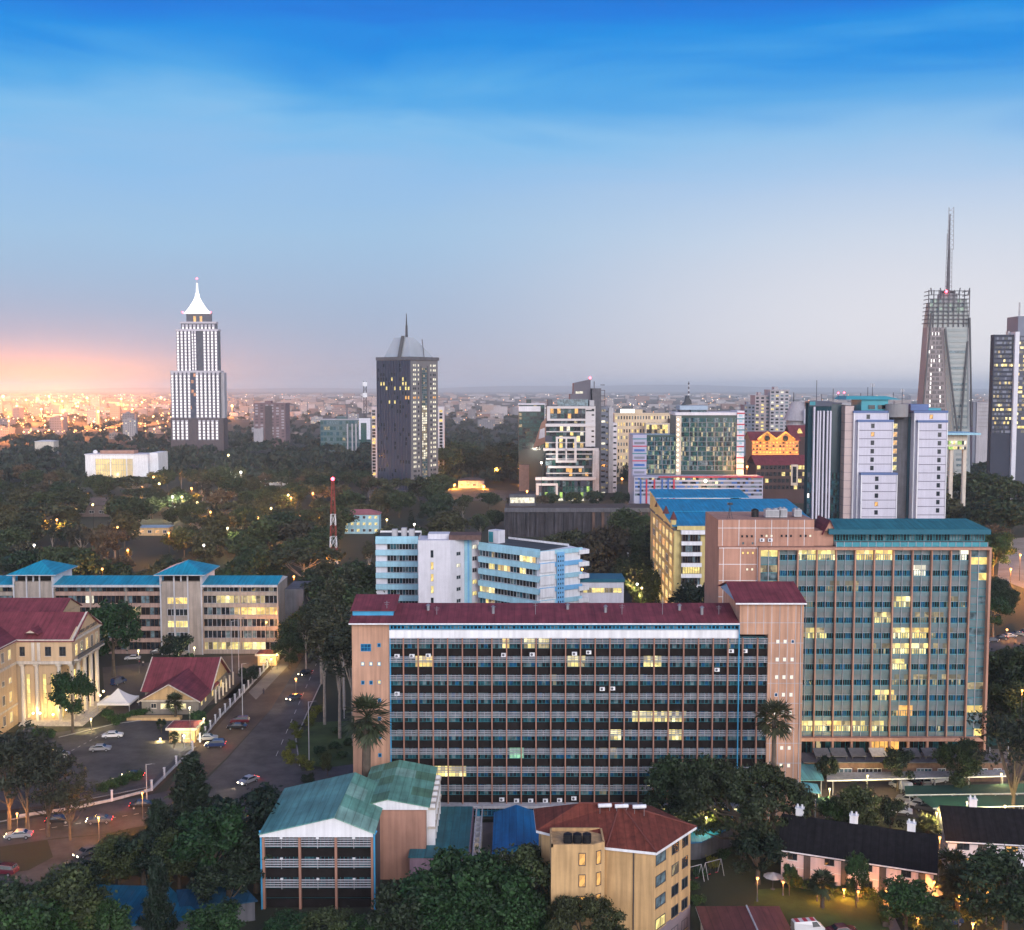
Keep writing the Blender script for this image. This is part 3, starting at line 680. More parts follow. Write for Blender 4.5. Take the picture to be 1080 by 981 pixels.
canopy('shade_canopy', 'small green shade net beside the brown gate and dark shingle roof', [(870, 858), (882, 858), (874, 840), (856, 842)], 2.6, net2, posts=2)
canopy('sheet_canopy', 'square teal sheet roof on posts beside the pink stair tower', [(841, 823), (869, 823), (862, 803), (843, 803)], 3.2, tealsh, posts=2, slope=.5)
canopy('sheet_canopy', 'pale cyan sheet roof lower than the teal one beside it', [(842, 834), (866, 837), (862, 827), (842, 824)], 2.6, cyansh, posts=2)
canopy('shade_canopy', 'green shade net triangle beside the road right of the teal slab', [(1042, 787), (1066, 782), (1052, 762), (1040, 762)], 3.0, net2, posts=2)
canopy('long_pergola', 'long grey flat canopy with white edge beam along the brown wing', [(872, 823), (1064, 818), (1064, 812), (872, 815)], 3.0, grey, edge=white, posts=6)
# ================================================================== YELLOW BUILDING WITH BLUE ROOF
def yellow_building():
    D1, D2 = 334.0, 391.0; zt = 35.6
    A = at(711, 553, D1); x0 = A.x
    t = thing('campus_block', 'yellow rendered block with white balconies and long bright blue roof', 'building', (x0, D1, 0))
    w = at(862, 553, D1).x-x0; d = D2-D1
    m = MB(); m.box(0, w, 0, d, 0, zt-1.2, yellow); m.build('wall', t)
    m = MB(); m.box(-.3, w+.3, -.3, d, zt-1.196, zt-.5, dgrey); m.box(.8, w, -1.0, -.302, zt-.9, zt+.3, yellow); m.build('cornice', t)
    r = MB()
    def slope(a0, a1, y0, z0, y1, z1): 
        A_ = [(a0, y0, z0), (a1, y0, z0), (a1, y1, z1), (a0, y1, z1)]; r.loft([(p[0], p[1], p[2]-.25) for p in A_], A_, blue_r)
    slope(-.6, w+.8, -.8, zt+.32, 20, zt+2.2); slope(-.6, w+.8, 20.3, zt+2.5, 41, zt+4.4); slope(-.6, w-12, 41.3, zt+4.9, d+1, zt+6.2); r.build('roof', t)
    g = MB(); g.poly([(-.3, 0, zt-.4), (-.3, d, zt-.4), (-.3, d, zt+5.8), (-.3, 41, zt+4.2), (-.3, 20, zt+2.0)], yellow); g.build('gable_wall', t)
    # balcony tower on the front
    X = lambda u: at(u, 600, D1).x-x0
    b = MB(); xa, xb = X(717.5), X(739)
    b.box(xa+.3, xb-.3, -1.2, -.004, 0, zt-2.2, dgrey); b.box(xb-.3, X(757), -.5, -.006, 0, zt-2.6, yellow); b.box(xa-.1, X(757), -2.1, -.008, zt-2.18, zt-.95, white); b.build('balcony_tower', t)
    fh = 3.33
    for k in range(10):
        z = zt-2.2-(k+1)*fh
        m = MB(); m.box(xa, xb, -2.0, -1.21, z, z+1.15, white); m.build('balcony', t)
        m = MB()
        lm = ly if k == 3 else None
        panes(m, xa+.5, xb-.5, z+1.2, z+fh-.05, 7, 1, -1.25, M('brown_frame', (.12, .07, .05), .6), [lm] if lm else [glA, glD, dark], .1, .12); m.build('balcony_window', t)
    # the long lit side facing left: pilasters, windows, arched turrets with red caps
    for k in range(7):
        y = 2+k*8.1
        m = MB(); m.box(-.22, -.02, y-.9, y+.9, 0, zt+.6, M('ochre_render', (.50, .36, .20), .85, .15, .2, streak=.2)); m.build('pilaster', t)
    for k in range(6):
        y = 2+k*8.1+2.2
        for f in range(8):
            m_ = [ly, lw, lo_, ly, glA, ldim, lw][(k*3+f*5+(f*f)) % 7]
            window(t, -.03, y+4.4, 3.2+f*3.9, 5.2, 2.4, rotz=-math.pi/2, pane=m_, frame=white, nx=3)
    for k, y in enumerate((1.5, 18, 38)):
        m = MB(); m.cyl(0, y, zt-.5, zt+2.0, .9, .9, yellow, 8); m.cyl(0, y, zt+2.0, zt+4.5, 1.15, .1, M('dark_red_cap', (.10, .03, .03), .7), 8); m.build('turret', t)
    [point_light(t, (-7, y_, 9), 7000, (1, .70, .28), .5) for y_ in (8, 28, 48)]
yellow_building()

# ================================================================== WHITE AND BLUE ANGLED BUILDING
def angled_building():
    t = thing('hospital_block', 'white block with pale blue floor bands and three angled wings', 'building', (0, 0, 0))
    def wing(u0, v0, u1, v1, z, depth, base=0.0):
        k = lambda u, v: at(u, v, 1.0)
        def pl(u, v):
            d = ray(u, v); s = (z-H)/d.z; return Vector((d.x*s, d.y*s, 0))
        A, B = pl(u0, v0), pl(u1, v1); rot = math.atan2(B.y-A.y, B.x-A.x)
        return A, rot, (B-A).length
    P = lambda x, y, z, A, rot: (A.x + x*math.cos(rot)-y*math.sin(rot), A.y + x*math.sin(rot)+y*math.cos(rot), z)
    fh = 3.4
    def banded(A, rot, L_, z, depth, lits, ribs, x_in=.0, nfl=10, npan=None):
        m = MB(); m.box(0, L_, .5, depth, 0, z-.3, white2); m.build('wall', t, A, rot)
        m = MB(); m.box(.2, L_-.2, .4, depth-.3, z-.29, z-.05, flat_r); m.box(0, L_, 0, .3, z-.3, z+.35, skyblue); m.box(0, L_, depth-.2, depth, z-.3, z+.5, white); m.build('roof', t, A, rot)
        for k in range(nfl):
            z1 = z-.3-k*fh
            m = MB(); m.box(0, L_, -.35, .49, z1-1.55, z1, skyblue); m.build('floor_band', t, A, rot)
            m = MB()
            n = npan or max(6, int(L_/1.15)); z0 = z1-fh
            panes(m, x_in*L_, L_*(1-.02), z0+.12, z1-1.58, n, 1, .42, slat, [glA, glA, dark, glB, glD], .09, .12, lambda x, zz, k=k: lits.get((k, int(x/L_*12))))
            m.build('window_band', t, A, rot)
    # left wing
    A, rot, L_ = wing(396, 567, 441, 567, 34.0, 12); banded(A, rot, L_, 34.0, 12, {}, 0, .27, 8)
    # right wing
    A, rot, L_ = wing(505, 573, 569, 581, 34.0, 14)
    banded(A, rot, L_, 34.0, 13, {(0, 8): ly, (0, 9): ly, (0, 10): lw, (0, 2): ldim, (1, 2): ly, (1, 4): lw, (1, 5): lw, (1, 8): ly, (3, 0): ly, (3, 1): ly, (3, 2): lw, (4, 1): lw, (4, 2): ldim}, 0, .0, 8)
    # end face of the right wing
    B, rot2, L2 = wing(569, 581, 612, 577, 34.0, 12)
    m = MB(); m.box(0, L2, .02, 11, 0, 33.75, white); m.build('end_wall', t, B, rot2)
    for k in range(8):
        z1 = 34.2-.5-k*fh
        m = MB(); m.box(0, L2+.5, -.35, .015, z1-1.0, z1+.25, skyblue if k % 2 == 0 else M('mid_blue_paint', (.17, .42, .68), .6, .12, .3, streak=.1)); m.build('end_band', t, B, rot2)
        m = MB(); m.box(L2-.8, L2+2.6, -.7, 3.5, z1-1.6, z1-.4, white); m.build('balcony', t, B, rot2)
        m = MB(); m.box(0, L2*.35, -.42, -.352, z1-2.4, z1+.1, white); m.build('corner_panel', t, B, rot2)
    m = MB(); m.box(L2*.40, L2*.58, -.6, -.36, 2, 33.2, M('mid_blue_paint'))
    for k in range(24):
        for i in range(3): m.box(L2*(.42+i*.055), L2*(.42+i*.055)+.3, -.62, -.601, 3+k*1.25, 3.5+k*1.25, dark)
    m.build('vent_screen', t, B, rot2)
    # centre stair block
    C, rot3, L3 = wing(441, 570, 475, 570, 35.5, 9)
    m = MB(); m.box(0, L3, 0, 10, 0, 35.5, white2); m.build('stair_wall', t, C, rot3)
    for k in range(7): window(t, *P(L3*.38, 0, 35.5-4.9-k*3.35, C, rot3), .9, 2.2, rotz=rot3, pane=[glA, lw, lw, ly, glA, lw, ly][k], frame=lgrey, nx=1)
    Cb, rot4, L4 = wing(475, 570, 505, 566, 35.5, 9)
    m = MB(); m.box(0.02, L4, .02, 8, 0, 35.45, white2); m.build('stair_wall', t, Cb, rot4)
    m = MB(); m.box(L4*.48, L4*.72, -.3, .015, 1, 35.0, skyblue); m.box(L4*.57, L4*.63, -.34, -.302, 1, 34.9, M('mid_blue_paint')); m.build('blue_strip', t, Cb, rot4)
    for k in range(7):
        window(t, *P(L4*.2, .0, 35.5-4.6-k*3.35, Cb, rot4), 1.6, 1.1, rotz=rot4, pane=lww if k == 1 else glA, frame=lgrey)
        window(t, *P(L4*.76, .0, 35.5-3.4-k*3.35, Cb, rot4), 1.8, 1.3, rotz=rot4, pane=[lww, glA, glA, ly, ly, ly, glA][k], frame=lgrey)
    # plant on the roofs
    m = MB(); m.box(-1, 5, 3, 8, 35.5, 36.9, white2); m.box(5.01, 14, 1, 8.5, 35.45, 36.8, M('rust_screen', (.13, .08, .07), .9, .3, 1)); m.build('plant_room', t, (C.x+3.5, C.y, 0), rot3)
    A, rot, L_ = wing(505, 573, 569, 581, 34.0, 14)
    m = MB(); m.box(1.0, 4.6, 3, 6, 33.95, 37.6, white2); m.box(1.2, 2.8, 2.9, 2.995, 34.2, 37.2, tealf); m.build('plant_room', t, A, rot)
    for u in (415, 425, 433): m = MB(); m.box(-.8, .8, 3, 5, 33.9, 35.6+.4*(u % 3), lgrey); q = at(u, 567, 321); m.build('roof_cabin', t, (q.x, q.y, 0))
    # low annex on the right
    q0 = at(612, 614, 303); q1 = at(658, 614, 303); zt = q0.z
    m = MB(); m.box(0, q1.x-q0.x, 0, 9, 0, zt, white2); m.build('annex', t, (q0.x, q0.y, 0))
    m = MB(); m.box(-.3, q1.x-q0.x+.3, -.3, 9.3, zt+.004, zt+.9, M('teal_fascia')); m.build('annex_roof', t, (q0.x, q0.y, 0))
    m = MB(); panes(m, .8, q1.x-q0.x-.6, zt-3.0, zt-1.6, 9, 1, -.02, slat, [ly, ly, lw, glA, ldim], .1, .08); m.build('annex_window', t, (q0.x, q0.y, 0))
    point_light(t, (q0.x-12, q0.y-6, 6), 8000, (1, .5, .12), .4)
angled_building()

# ================================================================== CAMPUS BUILDING WITH TURQUOISE ROOFS (left)
def campus():
    D = 318.0; x0 = at(0, 640, D).x; X = lambda u: at(u, 640, D).x-x0; Z = lambda v: at(200, v, D).z
    t = thing('college_building', 'long five storey college building with turquoise roofs and two square roof towers', 'college building', (x0, D, 0))
    ze = Z(616); fh = ze/6.0; xa, xb = X(-40), X(293)
    turq = M('turquoise_roof', (.012, .27, .40), .5, .16, .2, wave=.3, wscale=2.6)
    rose = M('rose_band', (.40, .27, .22), .8, .15, .2, streak=.25); conc = M('tan_concrete', (.34, .29, .25), .85, .15, .2, streak=.25)
    m = MB(); m.box(xa, xb, .8, 12, 0, ze-.1, dgrey); m.build('wall', t)
    segs = [(xa, X(17)), (X(58), X(171)), (X(214), xb)]
    for si, (a, b) in enumerate(segs):
        for k in range(6):
            z0 = k*fh
            bm = rose if si == 1 else conc
            m = MB(); m.box(a, b, 0, .79, z0, z0+1.15, bm); m.build('floor_band', t)
            def lm(x, z, si=si, k=k, a=a, b=b):
                f = (x-a)/(b-a)
                if si == 2: 
                    if k == 0 and f < .85: return ly
                    if k == 4 and .17 < f < .85: return ly
                    if k == 3 and f > .42: return lw
                    if k == 2 and f > .7: return ldim
                    if k == 5 and (.4 < f < .47 or f > .88): return ldim
                if si == 1:
                    if k == 4 and .26 < f < .35: return lww
                    if k == 3 and .72 < f < .82: return ly
                    if k in (0, 1): return ldim if random.random() < .25 else None
                if si == 0 and k == 5: return ldim
                return None
            m = MB(); n = max(6, int((b-a)/1.25)); panes(m, a, b, z0+1.15, z0+fh-.05, n, 1, .55, slat if si == 2 else M('brown_frame'), [glA, glD, dark, glA], .1, .14, lm); m.build('window_band', t)
        m = MB(); n = max(2, int((b-a)/8))
        for i in range(n+1): x = a+(b-a)*i/n; m = MB(); m.box(x-.18, x+.18, -.15, .54, 0, ze-.1, conc); m.build('column', t)
        # roof: front slope
        r = MB(); A = [(a-.2, -1.4, ze), (b+.3, -1.4, ze), (b+.3, 6, ze+1.5), (a-.2, 6, ze+1.5)]; r.loft([(p[0], p[1], p[2]-.3) for p in A], A, turq)
        A = [(a-.2, 6.01, ze+1.5), (b+.3, 6.01, ze+1.5), (b+.3, 13, ze), (a-.2, 13, ze)]; r.loft([(p[0], p[1], p[2]-.3) for p in A], A, turq); r.box(a-.2, b+.3, -1.5, -1.41, ze-.7, ze-.02, lgrey); r.build('roof', t)
    m = MB(); m.poly([(xb+.35, -1.4, ze), (xb+.35, 13, ze), (xb+.35, 6, ze+1.5)], white); m.box(xb, xb+.32, -1, 12.5, 0, ze-.1, conc); m.build('end_wall', t)
    m = MB(); m.box(xb+.4, xb+6, 8, 22, 0, ze-3, dgrey); m.build('rear_wing', t)
    for ua, ub in ((17, 58), (171, 214)):
        a, b = X(ua), X(ub); zt = Z(605)
        m = MB(); m.box(a, b, -1.0, 12.5, 0, zt-2.2, conc); m.build('tower_wall', t)
        for k in range(6):
            if k*fh+fh > zt-5: break
            m = MB(); lit_ = {1: None, 2: ly, 3: None, 4: lw, 5: None}.get(k) if ua > 100 else None
            panes(m, a+1.9, b-4.2, k*fh+1.2, k*fh+fh-.3, 5, 1, -1.04, lgrey, [lit_] if lit_ else [glA, glD, dark], .12, .1); m.build('tower_window', t)
        for i in range(4): m = MB(); x = a+(b-a)*i/3; m.box(x-.2, x+.2, -1.3, -1.0-.003, 0, zt, lgrey); m.build('column', t)
        m = MB()
        for x in (a+.2, (a+b)/2, b-.2):
            for y in (-.9, 12.2): m.box(x-.2, x+.2, y-.2, y+.2, zt-2.19, zt, lgrey)
        m.box(a+.5, b-.5, .5, 11.5, zt-2.19, zt-.05, dark); m.build('lantern', t)
        m = MB(); m.box(b, b+.25, -1, 12.4, zt-4.5, zt-.1, white); m.build('side_panel', t)
        r = MB(); hip(r, a, b, -1, 12.5, zt+.02, zt+3.1, turq, 1.5, .25, lgrey); r.build('tower_roof', t)
campus()

# ================================================================== COURTHOUSE
def courthouse():
    t = thing('courthouse', 'cream courthouse with columned portico, pediment and maroon roofs', 'courthouse', (-102, 251, 0))
    ze = 19.3; W_ = 13.0; G = 17.0
    warm = M('cream_stucco', (.55, .39, .235), .8, .1, .15, streak=.12)
    # main block: x from -W_ to 0 , y from 0 to G ; local +x is the portico front
    m = MB(); m.box(-46, -4.0, .8, G-.6, 0, ze-4.9, warm); m.box(-46, -.02, .02, G, ze-4.88, ze, warm); m.build('wall', t)
    m = MB(); m.box(-W_-22, -W_, -60, -.02, 0, ze, warm); m.build('wing_wall', t)
    m = MB(); m.box(-46, .5, -.4, G+.4, ze+.004, ze+.5, offw); m.box(-W_-22.5, -W_+.4, -60, -.42, ze+.004, ze+.5, offw); m.box(-W_+.05, .25, -.22, .015, ze-5.3, ze-4.6, offw); m.box(.003, .25, -.22, G, ze-5.3, ze-4.6, offw); m.build('cornice', t)
    # pediment facing +x
    m = MB(); A = [(.1, -.3, ze+.52), (.1, G+.3, ze+.52), (.1, G/2, ze+5.0)]; m.loft([(p[0]-.6, p[1], p[2]) for p in A], A, warm)
    for a, b in ((A[0], A[2]), (A[2], A[1])):
        m.tube((a[0]+.15, a[1], a[2]+.1), (b[0]+.15, b[1], b[2]+.1), .28, offw, n=4)
    m.build('pediment', t)
    cu = bpy.data.curves.new('sign_lettering', 'FONT'); cu.body = 'MILIMANI LAW COURTS'; cu.size = 1.15; cu.extrude = .04; cu.align_x = 'CENTER'
    cu.materials.append(darkst)
    tmp = bpy.data.objects.new('tmp', cu); so_ = bpy.data.objects.new('sign_lettering', bpy.data.meshes.new_from_object(tmp)); bpy.data.objects.remove(tmp); COL.objects.link(so_); so_.parent = t; so_.location = (.16, G/2, ze+.9); so_.rotation_euler = (math.pi/2, 0, math.pi/2)
    # roofs (ridge along x)
    r = MB(); gable(r, -46, .2, 0, G, ze+.5, ze+5.2, tile_m, .5, 'x'); r.build('roof', t)
    r = MB(); gable(r, -W_-22, -W_, -60, 4, ze+.55, ze+5.0, tile_m, .5, 'y'); r.build('wing_roof', t)
    r = MB(); gable(r, -46, -13, 24, 38, 20.4, 23.6, tile_m, .5, 'x', gm=warm); r.build('rear_roof', t); m = MB(); m.box(-46, -13, 24, 38, 0, 20.3, warm); m.build('rear_wall', t)
    m = MB(); gable(m, -11, -8, 0, 5, ze+2.0, ze+2.9, tile_m, .3, 'y', gm=offw); m.build('dormer', t)
    # portico columns on +x front and on the camera-facing recess
    for k in range(5):
        y = .8+k*(G-1.6)/4; m = MB(); m.cyl(-.6, y, 0, .5, .75, .75, offw, 12); m.cyl(-.6, y, .5, ze-5.8, .55, .47, offw, 14); m.box(-1.2, 0, y-.62, y+.62, ze-5.8, ze-5.31, offw); m.build('column', t)
    for k, x in enumerate((-11.9, -8.6, -3.4)):
        m = MB(); m.cyl(x, .45, 0, ze-5.8, .5, .45, offw, 14); m.box(x-.6, x+.6, 0, .9, ze-5.8, ze-5.32, offw); m.build('column', t)
    m = MB(); m.box(.26, 1.3, .3, G-.3, ze-4.6, ze-4.3, offw)
    for k in range(34): y = .4+k*(G-.8)/33; m.box(1.1, 1.2, y-.06, y+.06, ze-4.29, ze-3.4, darkst)
    m.box(1.05, 1.25, .3, G-.3, ze-3.39, ze-3.25, darkst); m.build('balcony', t)
    for k in range(5): window(t, 0.0, 1.6+k*3.15, ze-3.9, 1.5, 2.9, rotz=math.pi/2, pane=[lw, glA, lw, glA, ldim][k], frame=offw, sill=None)
    for x, w_ in ((-12.2, 1.2), (-6.3, 1.4), (-3.0, 1.5)): window(t, x, .02, ze-3.4, w_, 2.2, pane=glA, frame=darkst, sill=offw)
    for k in range(2): m = MB(); m.box(-9.4+k*1.3, -8.7+k*1.3, -.2, .015, ze-4.5, ze-.2, offw); m.build('pilaster', t)
    # lit recess back wall
    for k in range(5): window(t, -11.2+k*1.9, .8, 1.0, .9, 10.5, pane=ly if k % 2 == 0 else lw, frame=sand, nx=1, nz=4)
    for k in range(4): window(t, -4.0, 2.0+k*3.6, .6, 2.2, 9.5, rotz=math.pi/2, pane=ldim if k % 2 else ly, frame=sand, nx=2, nz=3)
    # wing windows facing +x, three storeys
    for k in range(6):
        y = -4.2-k*3.4
        for f, z in enumerate((1.5, 6.2, 10.6, ze-3.3)):
            window(t, -W_, y, z, 1.3, 2.3 if f != 2 else 1.2, rotz=math.pi/2, pane=[ly, glA, lw, glA, ly, glA][(k+f*2) % 6], frame=offw, sill=offw)
    m = MB(); m.box(-W_+.003, -W_+.3, -60, -.23, ze-5.1, ze-4.6, offw); m.box(-W_+.003, -W_+.2, -60, -.23, 4.6, 5.0, offw); m.build('string_course', t)
    # steps and entrance canopy
    m = MB()
    for k in range(4): m.box(-12, 2.8-k*.5, -2.2+k*.45, G-.5-k*.2, k*.15, k*.15+.148, offw)
    m.build('step', t)
    for x, y, z, p in ((-8.5, -.5, 3.0, 800), (-4.5, -.5, 3.5, 800), (-2.0, 4, 4.0, 900), (-2.0, 10, 4.0, 900), (1.5, 13.5, 3.0, 420), (-11.5, -16, 2.5, 50)):
        point_light(t, (x, y, z), p, (1, .70, .28), .25)
    bl = emit('globe_lamp_warm', (1, .78, .38), 9)
    for x, y, z in ((-9.2, -.7, 2.6), (-7.6, -.7, 2.6), (-4.6, -.7, 2.3), (-2.4, 1.6, 2.7), (1.6, 12.0, 3.2), (1.6, 14.2, 3.6)):
        m = MB(); m.ball((0, 0, 0), .26, bl, 8); m.build('globe_lamp', t, (x, y, z))
courthouse()

# ================================================================== HALL, GATEHOUSES, TENT
def hall():
    t = thing('hall', 'low hall with crossed maroon gable roofs and lit yellow windows', 'hall', (-91, 258, 0))
    ze = 3.6; wallm = M('grey_cream_render', (.23, .205, .175), .85, .12, .2, streak=.1)
    m = MB(); m.box(0, 16, 9.5, 26.6, 0, ze, wallm); m.build('wall', t)
    m = MB(); m.box(2.4, 16, 0, 9.48, 0, ze, wallm); m.build('wall', t)
    r = MB(); gable(r, .0, 16, 9.5, 26.6, ze, 9.4, tile_m, .7, 'x', gm=sand); r.build('roof', t)
    r = MB(); gable(r, 2.4, 16, -.2, 16, ze+.02, 7.4, tile_m, .7, 'y', gm=sand); r.build('front_roof', t)
    m = MB(); k = (7.4-ze)/6.8
    for s in (-1, 1): m.tube((9.2+s*7.5, -.95, ze-.4), (9.2, -.95, 7.45), .16, offw, n=4)
    for yy, s in ((9.5-.7, -1), (26.6+.7, 1)): m.tube((16.75, yy, ze-.4), (16.75, 18.05, 9.45), .16, offw, n=4)
    m.tube((-.75, 8.8, ze-.4), (-.75, 18, 9.45), .16, offw, n=4); m.build('bargeboard', t)
    m = MB(); m.box(2.2, 16.2, -.08, -.004, ze-.5, ze-.1, offw); m.build('band', t)
    for k, x in enumerate((6.9, 9.2, 11.5)): window(t, x, 0, 1.35, 1.6, 1.35, pane=MATS['lit_yellow_bright'], frame=offw, sill=offw)
    window(t, 4.6, 0, 1.5, 1.35, 1.2, pane=glA, frame=offw, sill=offw)
    for k, y in enumerate((2.0, 5.4)): window(t, 16, y, 1.4, 1.3, 1.3, rotz=math.pi/2, pane=ly if k == 0 else lw, frame=offw)
    for k, y in enumerate((11.5, 15.5, 19.5, 23)): window(t, 16, y, 1.0, 1.5, 1.9, rotz=math.pi/2, pane=[lw, ldim, lw, glA][k], frame=offw)
    for k in range(6):
        m = MB(); m.box(17.4, 17.75, 9.2+k*3.4, 9.55+k*3.4, 0, ze-.2, offw); m.build('veranda_post', t)
    p = MB(); p.box(.5, 13, -5.0, -3.0, 0, .7, sand); p.build('planter', t)
    point_light(t, (18.5, 16, 2.6), 350, (1, .8, .4), .2)
hall()
def gatehouse(x, y, w, d, label, lamps=True):
    t = thing('gatehouse', label, 'gatehouse', (x, y, 0)); z = 2.9
    m = MB(); m.box(0, w, 0, d, 0, z, sand); m.build('wall', t)
    m = MB(); m.box(-.6, w+.6, -.6, d+.6, z+.004, z+.55, offw); m.build('fascia', t)
    m = MB(); hip(m, -.3, w+.3, -.3, d+.3, z+.56, z+1.2, tile_m, .1, .05); m.build('roof', t)
    for k in range(2): window(t, w*(.12+.45*k), 0, .9, w*.32, 1.5, pane=ly, frame=offw)
    window(t, w, d*.25, .9, d*.5, 1.5, rotz=math.pi/2, pane=lw, frame=offw)
    m = MB(); m.box(w*.46, w*.54, -.06, -.005, 0, 2.1, darkst); m.build('door', t)
    if lamps: point_light(t, (w+.9, -1.2, 2.4), 700, (1, .72, .3), .15); point_light(t, (w*.5, -1.5, 2.2), 500, (1, .78, .4), .15)
gatehouse(-75.5, 237, 5.6, 4.6, 'small lit gatehouse with flat maroon roof beside the courthouse gate')
gatehouse(-71.5, 304, 5.2, 4.6, 'far lit guardhouse with maroon roof at the top of the road')
def tent():
    c = gnd(125, 748); t = thing('marquee_tent', 'white peaked marquee tent beside the portico columns', 'tent', (c.x, c.y, 0))
    cl = M('tent_canvas', (.78, .74, .68), .8, .06, .3); m = MB(); n = 4; w, d, z0, z1 = 3.9, 3.4, 2.4, 5.2
    ring = [(-w, -d), (w, -d), (w, d), (-w, d)]
    steps = 7
    for s in range(steps):
        a, b = s/steps, (s+1)/steps
        f = lambda q: (1-q, z0+(z1-z0)*(q**1.6))
        for i in range(4):
            p, q_ = ring[i], ring[(i+1) % 4]; ka, za = f(a); kb, zb = f(b)
            m.poly([(p[0]*ka, p[1]*ka, za), (q_[0]*ka, q_[1]*ka, za), (q_[0]*kb, q_[1]*kb, zb), (p[0]*kb, p[1]*kb, zb)], cl)
    m.box(-w, w, -d, -d+.04, 1.9, z0, cl); m.box(w-.04, w, -d, d, 1.9, z0, cl); m.build('canvas', t)
    for p in ring: o = MB(); o.tube((p[0]*.98, p[1]*.98, 0), (p[0]*.98, p[1]*.98, z0), .06, lgrey); o.build('pole', t)
tent()

# ================================================================== TEAL ROOFED BUILDING IN FRONT
def teal_building():
    D = 160.0; x0 = at(279, 930, D).x; X = lambda u: at(u, 930, D).x-x0; Z = lambda v: at(340, v, D).z
    t = thing('workshop_block', 'grey slatted block with long patchy teal gable roofs and blue pipes', 'building', (x0, D, 0))
    w = X(393); ze = Z(880); zr = Z(861)+.2; d = 18
    m = MB(); m.box(0, w, .8, d, 0, ze-.05, dgrey); m.build('wall', t)
    fh = 3.15; zf = ze-.35
    for k in range(4):
        z1 = zf-k*fh; z0 = max(0, z1-fh)
        m = MB(); m.box(.2, w-.2, .1, .79, z0, z0+fh*.42, dark); m.build('spandrel', t)
        m = MB(); panes(m, .2, w-.2, z0+fh*.42, z1, 27, 2, .5, tealf, [glA, glA, glB, dark], .06, .1); m.build('window_band', t)
        if k < 3:
            s = MB()
            for q in range(4): zz = z1-.25-q*.36; s.box(.15, w-.15, -.35, -.2, zz-.06, zz+.06, slat)
            s.build('sunshade', t)
            for q in range(3): s = MB(); s.tube((w*(q+.5)/3, -.5, z1-1.6), (w*(q+.5)/3, -.5, z1-.1), .05, slat); s.box(w*(q+.5)/3-.2, w*(q+.5)/3+.2, -.62, -.4, z1-.12, z1+.12, white); s.build('floodlight', t)
    for i in range(4): m = MB(); m.box(w*i/3-.17, w*i/3+.17, -.5, .09, 0, zf, pinkd); m.build('mullion', t)
    for x in (-.35, w+.35): m = MB(); m.tube((x, -.4, 0), (x, -.4, ze), .15, bluep); m.tube((x, -.4, ze), (x-.3*(1 if x < 0 else -1), .1, ze+.5), .15, bluep); m.build('drainpipe', t)
    m = MB(); xr = X(354); m.poly([(-.5, -.6, ze-.2), (w+.2, -.6, ze-.2), (w+.2, -.6, ze+.35), (xr, -.6, zr-.12), (-.5, -.6, ze+.3)], white); m.build('gable_board', t)
    def patch(r, a, b, c, d_, nx, ny, mats):
        a, b, c, d_ = map(Vector, (a, b, c, d_))
        for i in range(nx):
            for j in range(ny):
                f = lambda s, q: a.lerp(b, s).lerp(d_.lerp(c, s), q)
                A = [f(i/nx, j/ny), f((i+1)/nx, j/ny), f((i+1)/nx, (j+1)/ny), f(i/nx, (j+1)/ny)]
                dz = random.uniform(0, .03); A = [p+Vector((0, 0, dz)) for p in A]
                r.loft([p-Vector((0, 0, .15)) for p in A], A, random.choice(mats))
    dullt = M('dull_teal_roof', (.10, .27, .255), .55, .25, .2, wave=.3, wscale=2.6)
    r = MB(); patch(r, (-.6, -.9, ze+.35), (xr, -.9, zr), (xr+.5, d, zr+.1), (-.6, d, ze+.35), 1, 3, [dullt]); patch(r, (xr+.01, -.9, zr), (w+.5, -.9, ze+.5), (w+.5, d, ze+.5), (xr+.5, d, zr+.1), 2, 4, [green_r, green_r, green_r2, green_r3]); r.build('roof', t)
    # second block behind, to the right
    xa, xb = X(372), X(437)+1.0; y0, y1 = 9.5, 27.0; z2 = ze+.8
    xa2 = xa; m = MB(); m.box(xa2, xb, y0, y1-1, 0, z2, salmon); m.build('wall', t)
    xm = xa+(xb-xa)*.42; zr2 = z2+1.25
    r = MB(); patch(r, (xa-.6, y0-.8, z2), (xm, y0-.8, zr2), (xm, y1, zr2), (xa-.6, y1, z2), 2, 5, [green_r, green_r, green_r2, green_r3, green_r2]); patch(r, (xm+.01, y0-.8, zr2), (xb+.7, y0-.8, z2), (xb+.7, y1, z2), (xm, y1, zr2), 2, 5, [green_r, green_r2, green_r3, green_r]); r.build('rear_roof', t)
    m = MB(); m.poly([(xa, y0-.5, z2-.6), (xb+.4, y0-.5, z2-.6), (xb+.4, y0-.5, z2), (xm, y0-.5, zr2-.2), (xa, y0-.5, z2)], white); m.build('gable_board', t)
    # white fire-escape lattice on the right flank
    for k in range(6):
        m = MB(); y = y0+1.5+k*2.6; m.box(xb+.02, xb+1.4, y-.12, y+.12, 0, z2-.4, white); m.build('escape_fin', t)
    for k in range(4):
        m = MB(); m.box(xb+.3, xb+1.5, y0+1, y1-2, z2-1.2-k*3.1, z2-.95-k*3.1, offw); m.build('escape_landing', t)
    return x0, D
teal_building()
